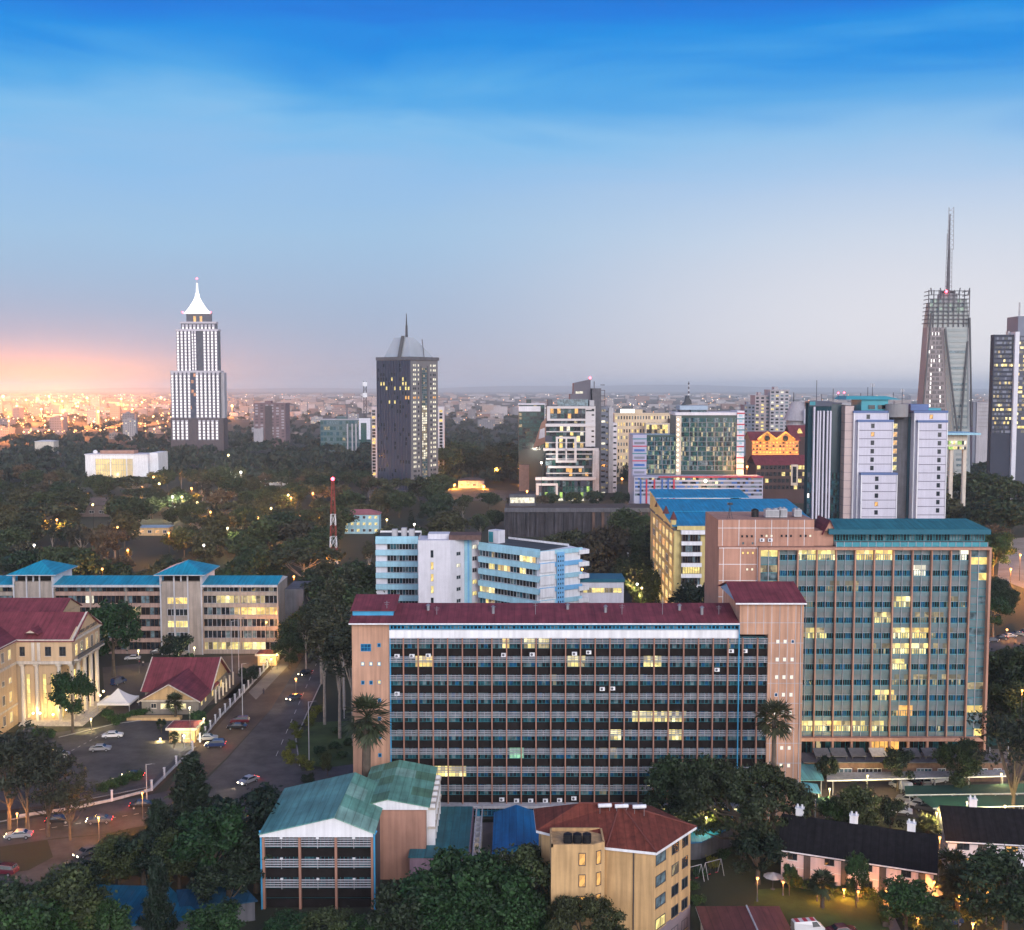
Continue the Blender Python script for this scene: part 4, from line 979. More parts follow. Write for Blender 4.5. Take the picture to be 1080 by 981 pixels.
def annex():
    z = 5.0; A = gnd(432, 903, z); B = gnd(495, 903, z); C_ = gnd(499, 850, z)
    t = thing('annex', 'lilac rendered annex with flat teal sheet roof', 'building', (A.x, A.y, 0)); w = B.x-A.x; d = C_.y-A.y
    m = MB(); m.box(0, w, 0, d, 0, z-.3, lilac); m.build('wall', t)
    r = MB(); n = 6
    tr = [M('teal_sheet_old', (.02, .145, .185), .5, .2, .3, wave=.3, wscale=2.5), M('teal_sheet_mid', (.025, .165, .20), .5, .2, .3, wave=.3, wscale=2.5)]
    for i in range(3):
        for j in range(n):
            A_ = [(w*i/3-.2, d*j/n-.3, z), (w*(i+1)/3-.2, d*j/n-.3, z), (w*(i+1)/3-.2, d*(j+1)/n-.3, z), (w*i/3-.2, d*(j+1)/n-.3, z)]
            zz = random.uniform(0, .05); r.loft([(p[0], p[1], p[2]-.2+zz) for p in A_], [(p[0], p[1], p[2]+zz) for p in A_], random.choice(tr))
    r.build('roof', t)
    m = MB(); m.box(-6.3, -.02, 4, 10, 0, 5.2, lilac); m.poly([(-6.3, 3.98, 5.2), (-.02, 3.98, 5.2), (-.02, 3.98, 7.2)], lilac); m.build('ramp_wall', t)
    for x in (1.2, 4.6): window(t, x, 0, 1.2, 1.2, 1.0, pane=glA, frame=lgrey)
    # stepped concrete fins on the right
    q = MB()
    for j in range(9):
        q.box(0, 1.15, j*2.1, j*2.1+.35, .2, 4.4+j*.02, lgrey); 
    q.box(0, .2, -.3, d, 4.5, 4.85, lgrey); q.box(1.0, 1.2, -.3, d, 4.5, 4.85, lgrey); q.build('concrete_fin_screen', t, (w+.4, 0, 0))
annex()
def blue_hut():
    z = 3.4; A = gnd(521, 905, z); B = gnd(569, 905, z); C_ = gnd(570, 857, z)
    t = thing('hut', 'small hut with bright blue gable roof behind the beige hotel', 'hut', (A.x, A.y, 0)); w = B.x-A.x; d = C_.y-A.y
    m = MB(); m.box(.3, w-.3, .3, d-.3, 0, z-.1, offw); m.build('wall', t)
    br = M('vivid_blue_roof', (.006, .15, .38), .5, .15, .3, wave=.3, wscale=2.6)
    r = MB(); gable(r, 0, w, 2.2, d, z, z+1.3, br, .35, 'y', gm=bluep); A_ = [(-.3, -.6, z-.6), (w+.3, -.6, z-.6), (w+.3, 2.1, z), (-.3, 2.1, z)]; r.loft([(p[0], p[1], p[2]-.12) for p in A_], A_, br); r.build('roof', t)
    window(t, 1.0, .3, 1.0, 1.4, 1.3, pane=lw, frame=bluef); m = MB(); m.box(4.0, 5.0, .2, .295, 0, 2.1, bluep); m.build('door', t)
    point_light(t, (-1.2, 1.0, 2.2), 220, (1, .72, .3), .15)
blue_hut()

# ================================================================== BEIGE HOTEL
def hotel():
    ze = 15.3; C_ = Vector((19.2, 145.0, 0))
    t = thing('hotel', 'beige corner apartment block with red tiled hip roof and lit stair windows', 'apartment building', (0, 0, 0))
    P0 = (13.0, 146.6); P1 = (19.2, 145.0); P2 = (25.6, 153.2); P3 = (20.5, 160.5); P4 = (4.0, 159.5); P5 = (4.2, 152)
    m = MB(); m.prism([P0, P1, P2, P3, P4, P5], 0, ze-.1, beige); m.build('wall', t)
    m = MB(); g2 = M('mauve_plinth', (.25, .20, .22), .85, .15, .3)
    m.prism([(P0[0]-.03, P0[1]-.05), (P1[0], P1[1]-.06), (P2[0]+.05, P2[1]-.02), (P3[0], P3[1]), (P4[0], P4[1]), (P5[0], P5[1])], 0, 3.8, g2); m.build('plinth', t)
    # roof
    ov = lambda p, s=1.075: (14.5+(p[0]-14.5)*s, 153+(p[1]-153)*s)
    E = [ov(p) for p in (P0, P1, P2, P3, P4, P5)]; r = MB(); R0 = (9.6, 154.3, 18.3); R1 = (15.5, 153.6, 18.5)
    v = [(e[0], e[1], ze) for e in E]
    r.poly([v[0], v[1], R1], tile_r); r.poly([v[5], v[0], R1, R0], tile_r); r.poly([v[1], v[2], R1], tile_r); r.poly([v[2], v[3], R1], tile_r); r.poly([v[3], v[4], R0, R1], tile_r); r.poly([v[4], v[5], R0], tile_r); r.build('roof', t)
    r = MB(); r.prism(E, ze-.38, ze-.006, white); r.build('eave', t)
    r = MB()
    for a, b in ((v[1], R1), (v[2], R1), (R0, R1), (v[0], R1)): r.tube(Vector(a)+Vector((0, 0, .05)), Vector(b)+Vector((0, 0, .05)), .13, M('ridge_tile', (.15, .045, .035), .8))
    r.build('ridge', t)
    # stair tower
    zt = 17.0; T = MB(); tw = [(5.3, 144.2), (11.0, 144.2), (12.6, 145.2), (12.6, 150), (5.3, 150)]
    T.prism(tw, 0, zt-.9, beige); T.build('stair_tower', t)
    T = MB()
    for a, b in zip(tw, tw[1:]+tw[:1]):
        d = (Vector((*b, 0))-Vector((*a, 0))); n = Vector((d.y, -d.x, 0)).normalized()*-.25
        T.prism([a, b, (b[0]+n.x, b[1]+n.y), (a[0]+n.x, a[1]+n.y)], zt-.896, zt-.5, beige)
    T.build('parapet', t)
    for zz in (7.6, 10.6, 13.6): 
        window(t, 9.0, 144.2, zz, .95, 1.75, pane=[lo_, lo_, ly][int(zz) % 3], frame=darkst, nx=1)
        window(t, 11.35, 144.42, zz, .85, 1.9, rotz=math.atan2(1.0, 1.6), pane=lo_, frame=darkst, nx=1)
    # corner windows
    d = Vector((P2[0]-P1[0], P2[1]-P1[1], 0)); ra = math.atan2(d.y, d.x); dn = d.normalized()
    nn_ = Vector((dn.y, -dn.x, 0))
    for k in range(5):
        z = ze-2.35-k*3.05
        for s, ww in ((.6, 2.7), (5.0, 1.9), (7.9, 1.7)):
            p = Vector((P1[0], P1[1], 0))+dn*s; pane = ly if k == 3 and s < 1 else (ldim if (k, s) == (1, 5.0) else glD if s < 1 else glA)
            if k == 4: pane = glA
            window(t, p.x, p.y, z, ww, 1.55, rotz=ra, pane=pane, frame=darkst, nx=2, sill=beige)
    # straight left face: downpipe, one faint window column lower
    m = MB(); m.tube((16.6, 145.55, 0), (16.6, 145.55, ze-.4), .07, darkst); m.build('drainpipe', t)
    for k in range(3):
        q = MB(); q.cyl(0, 0, .1, 1.3, .6, .6, black, 16); q.cyl(0, 0, 1.3, 1.5, .6, .2, black, 16)
        for z in (.35, .65, .95): q.cyl(0, 0, z, z+.06, .625, .625, black, 16)
        q.box(-.45, .45, -.45, .45, 0, .099, dgrey)
        tag(q.build('water_tank', None, (7.6+k*1.3, 145.6, zt-.89)), ['black water tank on the beige stair tower, leftmost of three', 'black water tank on the beige stair tower, middle of three', 'black water tank on the beige stair tower, rightmost of three'][k], 'water tank')
    return None
hotel()
for k, (u, v) in enumerate(((635, 851), (652, 854), (670, 858))):
    p = Vector(((u-540)/1158*161.2, 152.6-.2*k, 18.45)); s = thing('solar_water_heater', ['white solar water heater on the red tiled roof, leftmost of three', 'white solar water heater on the red tiled roof, middle of three', 'white solar water heater on the red tiled roof, rightmost of three'][k], 'water heater', (p.x, p.y, p.z-.35), math.pi+.1)
    m = MB(); m.tube((-.95, 0, .55), (.95, 0, .55), .29, white, n=14); m.build('cylinder', s)
    m = MB(); a = [(-.8, -1.5, -.55), (.8, -1.5, -.55), (.8, -.25, .25), (-.8, -.25, .25)]; m.loft([(p_[0], p_[1], p_[2]-.08) for p_ in a], a, glC); m.build('collector', s)
    m = MB()
    for xx in (-.7, .7): m.tube((xx, 0, -.9), (xx, 0, .4), .04, steel); m.tube((xx, -1.4, -.95), (xx, -1.4, -.6), .04, steel)
    m.build('stand', s)

# ================================================================== MAROON ROOF COTTAGE, ROW HOUSES
def cottage():
    t = thing('cottage', 'low house with faded maroon hip roof and pale ridge at the lawn edge', 'house', (26.2, 128, 0))
    fm = M('faded_maroon_roof', (.15, .045, .045), .7, .22, .5, wave=.4, wscale=3.2)
    m = MB(); m.box(.6, 11.4, 0, 23, 0, 4.0, offw); m.build('wall', t)
    r = MB(); hip(r, .6, 11.4, 0, 23.5, 4.1, 7.0, fm, .6, .2, lgrey); r.build('roof', t)
    r = MB(); r.tube((6, 3, 7.05), (6, 18.2, 7.05), .13, lgrey); r.build('ridge', t)
    for y in (4, 12): window(t, 11.4, y, 1.2, 1.6, 1.3, rotz=math.pi/2, pane=glA, frame=white)
cottage()
def rowhouse(A, B, depth, ze, zr, label, nun, lamps, chim, wm, litset):
    A = Vector((*A, 0)); B = Vector((*B, 0)); L_ = (B-A).length; rot = math.atan2(B.y-A.y, B.x-A.x)
    t = thing('row_house', label, 'row house', A, rot)
    m = MB(); m.box(0, L_, 0, depth, 0, ze, wm); m.build('wall', t)
    m = MB(); m.box(0, L_, -.05, -.003, ze*.47, ze*.47+.12, white); m.build('string_course', t)
    r = MB(); gable(r, 0, L_, 0, depth, ze, zr, black_r, .55, 'x', gm=wm); r.build('roof', t)
    r = MB(); r.box(-.5, L_+.5, -.66, -.58, ze-.55, ze-.35, white); r.build('gutter', t)
    un = L_/nun
    for k in range(nun):
        x = k*un
        m = MB(); m.box(x+un*.62, x+un*.80, -.02-.08, -.006, 0, ze-.2, M('recess_shade', (.10, .085, .08), .8, .2, .5, streak=.2)); m.build('porch_bay', t)  # flat dark slab, the shade of a porch recess is its colour
        window(t, x+un*.18, 0, ze-1.9, un*.26, 1.45, pane=glA if (k, 1) not in litset else lo_, frame=darkst, sill=white)
        f = MB(); f.box(0, un*.30, -.07, -.005, 0, 2.35, darkst); d_ = f.build('door', t, (x+un*.16, 0, .1))
        p = MB(); front_rect(p, .1, un*.30-.1, .2, 2.2, lo_ if (k, 0) in litset else glA, -.085); p.build('pane', d_)
    window(t, L_, depth*.25, ze-1.9, 1.0, 1.2, rotz=math.pi/2, pane=glA, frame=darkst); window(t, L_, depth*.6, ze-1.9, 1.0, 1.2, rotz=math.pi/2, pane=glA, frame=darkst); window(t, L_, depth*.35, 1.0, .9, 1.3, rotz=math.pi/2, pane=ldim, frame=darkst)
    for s in chim:
        m = MB(); x = L_*s; y = depth*.55; zb = zr-.4; m.box(x-.6, x+.6, y-.45, y+.45, zb-.4, zb+1.5, white); m.box(x-.7, x+.7, y-.55, y+.55, zb+1.504, zb+1.66, white)
        for q in (-.35, .35): m.cyl(x+q, y, zb+1.66, zb+2.15, .17, .15, white, 8)
        m.build('chimney', t)
    return t
pinkw = M('blush_white_paint', (.68, .55, .55), .75, .1, .2, streak=.15)
rowhouse((42.5, 168.6), (63.4, 160.4), 8.0, 5.8, 9.6, 'long white row house with dark shingle roof and three chimneys by the lawn', 4, 0, (.10, .47, .85), pinkw, set())
rowhouse((70.4, 172.5), (100, 168.5), 8.0, 5.6, 9.4, 'second white row house with dark roof and orange lit door at the right', 4, 0, (.16, .52), white2, {(0, 0), (1, 1)})
# sheds with blue roofs, bottom left
def shed(pix, z, dz, label, m_, wallm):
    P = [gnd(u, v, z) for u, v in pix]; c = sum(P, Vector())/4
    t = thing('shed', label, 'shed', (c.x, c.y, 0))
    q = [Vector((p.x-c.x, p.y-c.y, z+(dz if i >= 2 else 0))) for i, p in enumerate(P)]
    r = MB(); r.loft([p-Vector((0, 0, .15)) for p in q], q, m_); r.build('roof', t)
    m = MB(); m.prism([(p.x*.93, p.y*.93) for p in q], 0, z-.2, wallm); m.build('wall', t)
dblue = M('deep_blue_roof', (.01, .115, .19), .55, .25, .2, wave=.3, wscale=2.6); nblue = M('navy_blue_roof', (.012, .06, .12), .55, .25, .2, wave=.3, wscale=2.6)
shed([(118, 978), (215, 968), (178, 938), (92, 936)], 3.0, .5, 'low shed with teal blue sheet roof among the trees', dblue, dgrey)
shed([(190, 962), (272, 950), (256, 938), (186, 944)], 3.0, .8, 'long shed with navy blue roof beside the slatted block', nblue, dgrey)
shed([(688, 893), (740, 888), (776, 873), (720, 876)], 3.0, .5, 'small shed with blue roof under the big spreading tree', M('vivid_blue_roof'), dgrey)
# ================================================================== SKYLINE AND MIDDLE DISTANCE
def frontal(name, label, cat, u0, Y, vref=450):
    x0 = at(u0, vref, Y).x
    t = thing(name, label, cat, (x0, Y, 0))
    return t, (lambda u: at(u, vref, Y).x-x0), (lambda v: at(540, v, Y).z)
tint = M('blue_grey_wall', (.17, .185, .23), .7, .12, .1); navy = M('navy_cladding', (.035, .042, .075), .45, .15, .15, spec=.5); stone = M('pale_stone', (.40, .38, .40), .8, .12, .08, streak=.15)
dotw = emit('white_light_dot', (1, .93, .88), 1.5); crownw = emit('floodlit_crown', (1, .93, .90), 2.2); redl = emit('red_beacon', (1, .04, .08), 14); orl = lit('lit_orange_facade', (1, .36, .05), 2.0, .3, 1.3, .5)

def spire_tower():
    Y = 1300.0; t, X, Z = frontal('skyscraper', 'tall stepped tower covered in white lights with glowing pyramid and spire', 'skyscraper', 180, Y, 400)
    zb = 0
    pier = M('lit_tower_stone', (.48, .45, .48), .7, .1, .02); dk = M('tower_window_strip', (.08, .08, .10), .4, .2, .05)
    def tier(ua, ub, va, d0, d1, name):
        m = MB(); m.box(X(ua), X(ub), d0, d1, zb, Z(va), dk); m.box(X(ua)-.6, X(ub)+.6, d0-.6, d1+.6, Z(va)+.02, Z(va)+2.2, pier); m.build(name, t)
    tier(180, 232, 393, 0, 16, 'lower_tier'); tier(186, 230, 349, 3, 14, 'middle_tier'); tier(190.5, 227.5, 341, 5.5, 13, 'upper_tier'); tier(196, 222, 331, 7, 12, 'neck')
    m = MB(); m.box(X(232)+.02, X(235.5), 4, 15, 0, Z(393), stone); m.build('side_wing', t)
    m = MB(); m.box(X(179.5), X(235.8), -2.5, -.7, 0, Z(441), M('tower_base', (.09, .07, .075), .7)); m.box(X(235.5), X(235.8), -2.5, 15, 0, Z(441), MATS['tower_base']); m.build('base', t)
    def strips(ua, ub, va, vb, n, y, skip=()):
        xa, xb = X(ua), X(ub); st = (xb-xa)/n
        for i in range(n):
            if i in skip: continue
            x = xa+(i+.5)*st; m = MB(); m.box(x-st*.30, x+st*.30, y-1.6, y-.01, Z(vb), Z(va), pier)
            k = 0; z = Z(vb)+1.5
            while z < Z(va)-2: front_rect(m, x-st*.17, x+st*.17, z, z+1.9, dotw, y-1.66); z += 3.6
            m.build('lit_pier', t)
    strips(180, 232, 393, 441, 12, 0, (5, )); strips(181, 231, 443, 464, 11, -2.5, (4, 5)); strips(186, 230, 349, 392, 11, 3, (4, 5, 6)); strips(202, 207.5, 349, 391, 2, 3.1); strips(191, 227, 342, 348, 9, 5.5)
    m = MB(); nb = int((Z(394)-Z(441))/3.6); panes(m, X(199.5), X(209), Z(462), Z(394), 4, nb+6, -1.0, None, [navy, navy, dk, navy, lit('lit_tower_lobby', (1, .38, .16), .8)]); m.build('glazed_slot', t)
    m = MB()
    for u in (203.5, 210): m.box(X(u), X(u)+3, 6.9, 6.98, Z(341), Z(333), lo_)
    m.build('lit_window', t)
    m = MB(); cx = (X(194)+X(221))/2; r_ = (X(221)-X(194))/2; zz = Z(330.5)
    prof = [(1.0, 0), (.62, 7), (.33, 14.5), (.16, 20), (.14, 24)]
    for (a, za), (b, zb_) in zip(prof[:-1], prof[1:]):
        A = [(cx+sx_*r_*a, 9+sy_*5*a, zz+za) for sx_, sy_ in ((-1, -1), (1, -1), (1, 1), (-1, 1))]; B = [(cx+sx_*r_*b, 9+sy_*5*b, zz+zb_) for sx_, sy_ in ((-1, -1), (1, -1), (1, 1), (-1, 1))]
        m.loft(A, B, crownw, caps=False)
    m.build('pyramid_roof', t)
    m = MB(); m.tube((cx, 9, zz+24), (cx, 9, Z(298)), 1.6, crownw, .9); m.tube((cx, 9, Z(298)), (cx, 9, Z(291)), .5, M('pale_mast', (.5, .4, .45), .5), .3); m.build('spire', t)
    for u, v in ((cx, 293), (X(193), 329), (X(222), 329)): m = MB(); m.ball((u, 9 if u == cx else 5, Z(v)), 1.1, redl, 6); m.build('beacon', t)
spire_tower()

def dark_tower():
    D = 790.0; zt = at(433, 377, D).z
    C_ = at(433, 450, D); A_ = at(398.5, 450, D+19); B_ = at(462, 450, D+23)
    t = thing('skyscraper', 'dark ribbed office tower with sloped glass crown and single mast', 'skyscraper', (C_.x, C_.y, 0))
    a = Vector((A_.x-C_.x, A_.y-C_.y)); b = Vector((B_.x-C_.x, B_.y-C_.y)); c = Vector((0, 0)); d = a+b
    rib = M('dark_blue_rib', (.045, .052, .085), .5, .15, .05); gw = M('slate_wall', (.155, .155, .165), .75, .12, .05, streak=.1)
    m = MB(); m.prism([a, c, b, d], 0, zt-1.8, gw); m.build('wall', t)
    m = MB(); m.prism([a*1.03+b*-.02, c-a*.03-b*.03, b*1.03-a*.02, d*1.03], zt-1.79, zt+.6, dgrey); m.build('parapet', t)
    ra = math.atan2(-a.y, -a.x); La = a.length; rb = math.atan2(b.y, b.x); Lb = b.length
    # left dark face, ribs and a few lit rooms
    m = MB(); n = 12; nf = 27
    litp = {(5, 23): 1, (9, 23): 1, (1, 22): 1, (2, 22): 1, (5, 22): 0, (9, 22): 1, (10, 22): 1, (3, 21): 1, (6, 21): 1, (8, 21): 1, (10, 21): 1, (11, 21): 1, (10, 19): 2, (11, 19): 2, (4, 18): 1, (6, 18): 1}
    for i in range(n):
        for k in range(nf):
            z = 6+k*(zt-10)/nf
            m_ = {1: ly, 2: lo_}.get(litp.get((i, k), 0)) or random.choice([navy, navy, rib, glA])
            front_rect(m, (i+.15)*La/n, (i+.85)*La/n, z+.6, z+(zt-10)/nf-.3, m_, -.06)
    m.box(-.4, La, -.05, -.01, 0, zt-2, navy); m.build('glazed_face', t, (a.x, a.y, 0), ra)
    for i in range(n+1): m = MB(); m.box(i*La/n-.3, i*La/n+.3, -.7, -.02, 0, zt-2, rib); m.build('rib', t, (a.x, a.y, 0), ra)
    # right face: window pairs and lit stair slot
    for s, cnt in ((.10, 2), (.27, 1), (.72, 1), (.82, 2)):
        m = MB()
        for k in range(nf):
            z = 6+k*(zt-10)/nf; lt = random.random() < (.95 if s in (.10, .82) else .5)
            for q in range(cnt): front_rect(m, Lb*s+q*1.7, Lb*s+q*1.7+1.2, z+.9, z+2.5, (lww if k not in (19, ) else lo_) if lt and not (k < 4) else glA, -.04)
        m.build('window_column', t, (0, 0, 0), rb)
    m = MB(); m.box(Lb*.36, Lb*.40, -.5, -.01, 0, zt-6, dgrey); m.box(Lb*.60, Lb*.64, -.5, -.01, 0, zt-6, dgrey)
    for i in range(3):
        for k in range(52):
            z = 4+k*(zt-11)/52; m_ = (lww if random.random() < .55 else ldim) if 12 < k < 36 else random.choice([glD, glE, glB, ldim])
            front_rect(m, Lb*(.40+i*.066), Lb*(.40+(i+.85)*.066), z, z+(zt-11)/52*.8, m_, -.05)
    m.build('stair_slot', t, (0, 0, 0), rb)
    # sloped glass crown, mast
    gc = M('crown_glass', (.34, .38, .42), .35, .12, .05, spec=.6); z0 = zt+.62; z1 = at(433, 356.5, D+20).z
    q0 = [a*.86+b*.08, (a+b)*.06, b*.90+a*.06, d*.9]; q1 = [a*.62+b*.16, (a+b)*.14, b*.30+a*.14, d*.46]
    m = MB(); m.loft([(p.x, p.y, z0) for p in q0], [(p.x, p.y, z1) for p in q1], gc); m.build('crown', t)
    m = MB(); p = q1[1].lerp(q1[0], .4); p0 = q0[1].lerp(q0[0], .4); m.loft([(p0.x-1.2, p0.y-2.2, z0), (p0.x+1.2, p0.y-2.2, z0), (p0.x+1.2, p0.y, z0), (p0.x-1.2, p0.y, z0)], [(p.x-1.2, p.y-2, z1+1), (p.x+1.2, p.y-2, z1+1), (p.x+1.2, p.y, z1+1), (p.x-1.2, p.y, z1+1)], darkst); m.build('crown_rib', t)
    m = MB(); ctr = d*.4; m.tube((ctr.x-1, ctr.y, z1), (ctr.x-1, ctr.y, z1+9), 1.1, darkst, .8); m.tube((ctr.x-1, ctr.y, z1+9), (ctr.x-1, ctr.y, at(430, 331, D+20).z), .6, darkst, .25); m.build('mast', t)
    m = MB(); m.tube((b.x*.5, b.y*.5, z0), (b.x*.42, b.y*.5, z0+13), .3, darkst); m.build('aerial', t)
    m = MB(); m.box(-30, 22, -10, -4, 0, 4.5, dgrey); m.build('podium', t)
    # white slab behind
    t2, X, Z = frontal('apartment_slab', 'thin white slab block standing behind the dark tower', 'building', 392, 880, 460)
    m = MB(); m.box(0, X(468), 0, 14, 0, Z(429), white2); m.build('wall', t2)
    for ua, ub in ((392.6, 396), (463.5, 466.8)):
        m = MB(); n = 21
        for k in range(n): z = 8+k*(Z(429)-10)/n; front_rect(m, X(ua), X(ub), z, z+1.9, glA if random.random() < .8 else lw, -.05)
        m.build('window_column', t2)
dark_tower()

def mast_tower():
    D = 850.0; t, X, Z = frontal('skyscraper', 'tapering grey lattice crowned tower with very tall antenna', 'skyscraper', 973, D, 400)
    br = M('taupe_facade', (.27, .24, .245), .7, .12, .03, streak=.1); gg = M('grey_green_facade', (.32, .345, .335), .55, .12, .03); zt = Z(311); z8 = Z(345)
    q = lambda u0, u1, y0, y1: [(X(u0), y0, 0), (X(u1), y0, 0), (X(u1), y1, 0), (X(u0), y1, 0)]
    up = lambda pts, z: [(p[0], p[1], z) for p in pts]
    bot = q(971, 1026, 0, 16); mid = q(979, 1022.5, 4, 14); top = q(981.5, 1021, 5, 13)
    m = MB(); m.loft(bot, up(mid, z8), br); m.loft(up(mid, z8+.02), up(top, zt-6), gg); m.build('shaft', t)
    # right hand curved bay in pale grey green in front
    b0 = [(X(1009), -4, 0), (X(1022), -4, 0), (X(1027), 0.3, 0), (X(1003), 0.3, 0)]; b1 = [(X(998), 2, z8), (X(1020), 2, z8), (X(1023), 5.3, z8), (X(995), 5.3, z8)]
    m = MB(); m.loft(b0, b1, gg); m.build('front_bay', t)
    nfl = 36
    for k in range(nfl):
        m = MB(); f = k/nfl; z = f*z8
        xl = X(971)+(X(979)-X(971))*f; xr = X(1008)+(X(997)-X(1008))*f; y = 4*f-.1
        for i in range(11):
            if random.random() < .75: x = xl+2+(xr-xl-5)*i/11; w = (xr-xl)/11*.55; m.poly([(x, y-.25, z+.8), (x+w, y-.25, z+.8), (x+w, y-.2, z+3.0), (x, y-.2, z+3.0)], dotw if (i == 8 and random.random() < .6) or (i == 2 and random.random() < .5) or random.random() < .02 else M('taupe_window', (.10, .09, .095), .4))
        m.poly([(xl+1, y-.14, z+.9), (xr-1, y-.14, z+.9), (xr-1, y-.10, z+2.9), (xl+1, y-.10, z+2.9)], br); m.build('window_band', t)
    m = MB()
    for k in range(30):
        f = k/30; z = f*z8; xl = X(1011)+(X(999)-X(1011))*f; xr = X(1021)+(X(1019.5)-X(1021))*f; y = -4+6*f
        m.poly([(xl, y-.25, z+.8), (xr, y-.25, z+.8), (xr, y-.2, z+2.8), (xl, y-.2, z+2.8)], random.choice([glD, M('silver_glass', (.24, .28, .28), .3, .15, .05), MATS['silver_glass']]))
    m.build('bay_glazing', t)
    for sx_ in (982, 992, 1010, 1020):
        m = MB(); m.tube((X(sx_), 3, zt), (X(sx_+(-1.5 if sx_ < 1000 else 1.5)), 2.5, zt+5.5), .45, dgrey); m.build('crown_horn', t)
    # V shaped dark ribs
    m = MB()
    for a, b in (((1008.5, 455), (996, 347)), ((1012, 455), (1020, 360)), ((971, 440), (981, 330)), ((1023.5, 450), (1021.5, 335))): m.tube((X(a[0]), -4.8, Z(a[1])), (X(b[0]), 1.2, Z(b[1])), .8, darkst, n=4)
    m.build('rib', t)
    # lattice crown
    m = MB()
    for z in np.linspace(z8+3, zt+3, 9):
        f = (z-z8)/(zt-z8); xl, xr = X(978)+(X(980)-X(978))*f-1, X(1023)+(X(1021)-X(1023))*f+1
        m.box(xl+.8, xr-.8, 3.0, 3.6, z, z+.55, dgrey); m.box(xl+.8, xl+1.3, 3, 15, z, z+.55, dgrey); m.box(xr-1.3, xr-.8, 3, 15, z, z+.55, dgrey)
    for i in range(9): x = X(979)+(X(1022)-X(979))*i/8; m.box(x-.3, x+.3, 3.1, 3.7, z8, zt+4, dgrey)
    m.build('crown_lattice', t)
    m = MB(); panes(m, X(981), X(1020), z8+1, zt-3, 12, 7, 4.6, None, [MATS['silver_glass'], gg, lit('pale_green_glow', (.72, 1, .82), .45), glD]); m.build('crown_glazing', t)
    m = MB(); m.box(X(993), X(1010), 4.5, 13, zt-6, Z(309), grey); m.box(X(995), X(1008), 5, 12, Z(309), Z(306), dgrey); m.build('cap', t)
    cx = X(1001.5)
    m = MB(); m.tube((cx, 8, Z(307)), (cx, 8, Z(262)), 1.5, dgrey, 1.0, 8); m.tube((cx, 8, Z(262)), (cx, 8, Z(224)), .8, dgrey, .45, 8); m.build('antenna_core', t)
    for i, (du, v0, v1) in enumerate(((-3.5, 306, 245), (4.0, 262, 217), (-2.2, 262, 217), (3.3, 306, 262))):
        m = MB(); m.tube((cx+du*.74, 7, Z(v0)), (cx+du*.6, 7, Z(v1)), .22, grey)
        for z in np.arange(Z(v0), Z(v1), 3.6): m.tube((cx+du*.7, 7, z), (cx, 8, z+1.2), .22, grey, n=3); m.tube((cx+du*.7, 7, z+3.6), (cx, 8, z+1.2), .15, grey, n=3)
        m.build('antenna_ladder', t)
    m = MB(); m.ball((cx-3, 3.5, Z(307)), 1.2, redl, 6); m.build('beacon', t)
mast_tower()
def edge_tower():
    t, X, Z = frontal('skyscraper', 'blue grey tower with pale vertical fin cut by the right edge', 'skyscraper', 1047, 700, 400)
    m = MB(); m.box(0, X(1068), 0, 5, 0, Z(353), M('edge_cladding', (.05, .055, .075), .9, .1, .1, spec=.02)); m.box(X(1072.5), X(1110), 2, 28, 0, Z(354), navy); m.build('wall', t)
    m = MB(); m.box(X(1068)+.02, X(1072.5)-.02, -2, 7, 0, Z(350), white2); m.build('fin', t)
    for (ua, ub, y, pr) in ((1048, 1067.5, -.05, .16), (1073, 1108, 1.95, .4)):
        nf = 22
        for k in range(nf):
            z = Z(458)+k*(Z(355)-Z(458))/nf; f = (Z(355)-Z(458))/nf
            m = MB(); rows = {5: .9, 6: .5, 11: .8, 8: .6, 15: .8, 2: .5, 3: .8}.get(k, .02) if ua < 1060 else .55
            panes(m, X(ua), X(ub), z+.8, z+f-.4, 10, 1, y, None, [glA], litmap=lambda x, zz: (random.choice([ly, lw, ldim]) if random.random() < rows else random.choice([navy, glA, tint]))); m.build('window_band', t)
    m = MB(); m.box(X(1075), X(1110), 4, 20, Z(354)+.02, Z(333), tint); m.tube((X(1079), 8, Z(333)), (X(1079), 8, Z(318)), .5, lgrey); m.build('roof_screen', t)
    m = MB(); m.box(X(1066), X(1068), 6, 9, Z(353), Z(349), lgrey); m.build('roof_cabin', t)
    t2, X2, Z2 = frontal('office_block', 'plain pale stone slab between the antenna tower and the edge tower', 'building', 1026.5, 1000, 430)
    m = MB(); m.box(0, X2(1030), 0, 30, 0, Z2(424), tint); m.box(X2(1030)+.02, X2(1046), -1, 30, 0, Z2(424.5), stone); m.build('wall', t2)
    m = MB()
    for k in range(8): z = Z2(450)+k*3.4; m.box(X2(1031.5), X2(1045), -1.3, -1.01, z, z+.35, M('grey_joint', (.26, .24, .25), .8))  # darker strips across the stone front
    m.build('string_course', t2)
edge_tower()

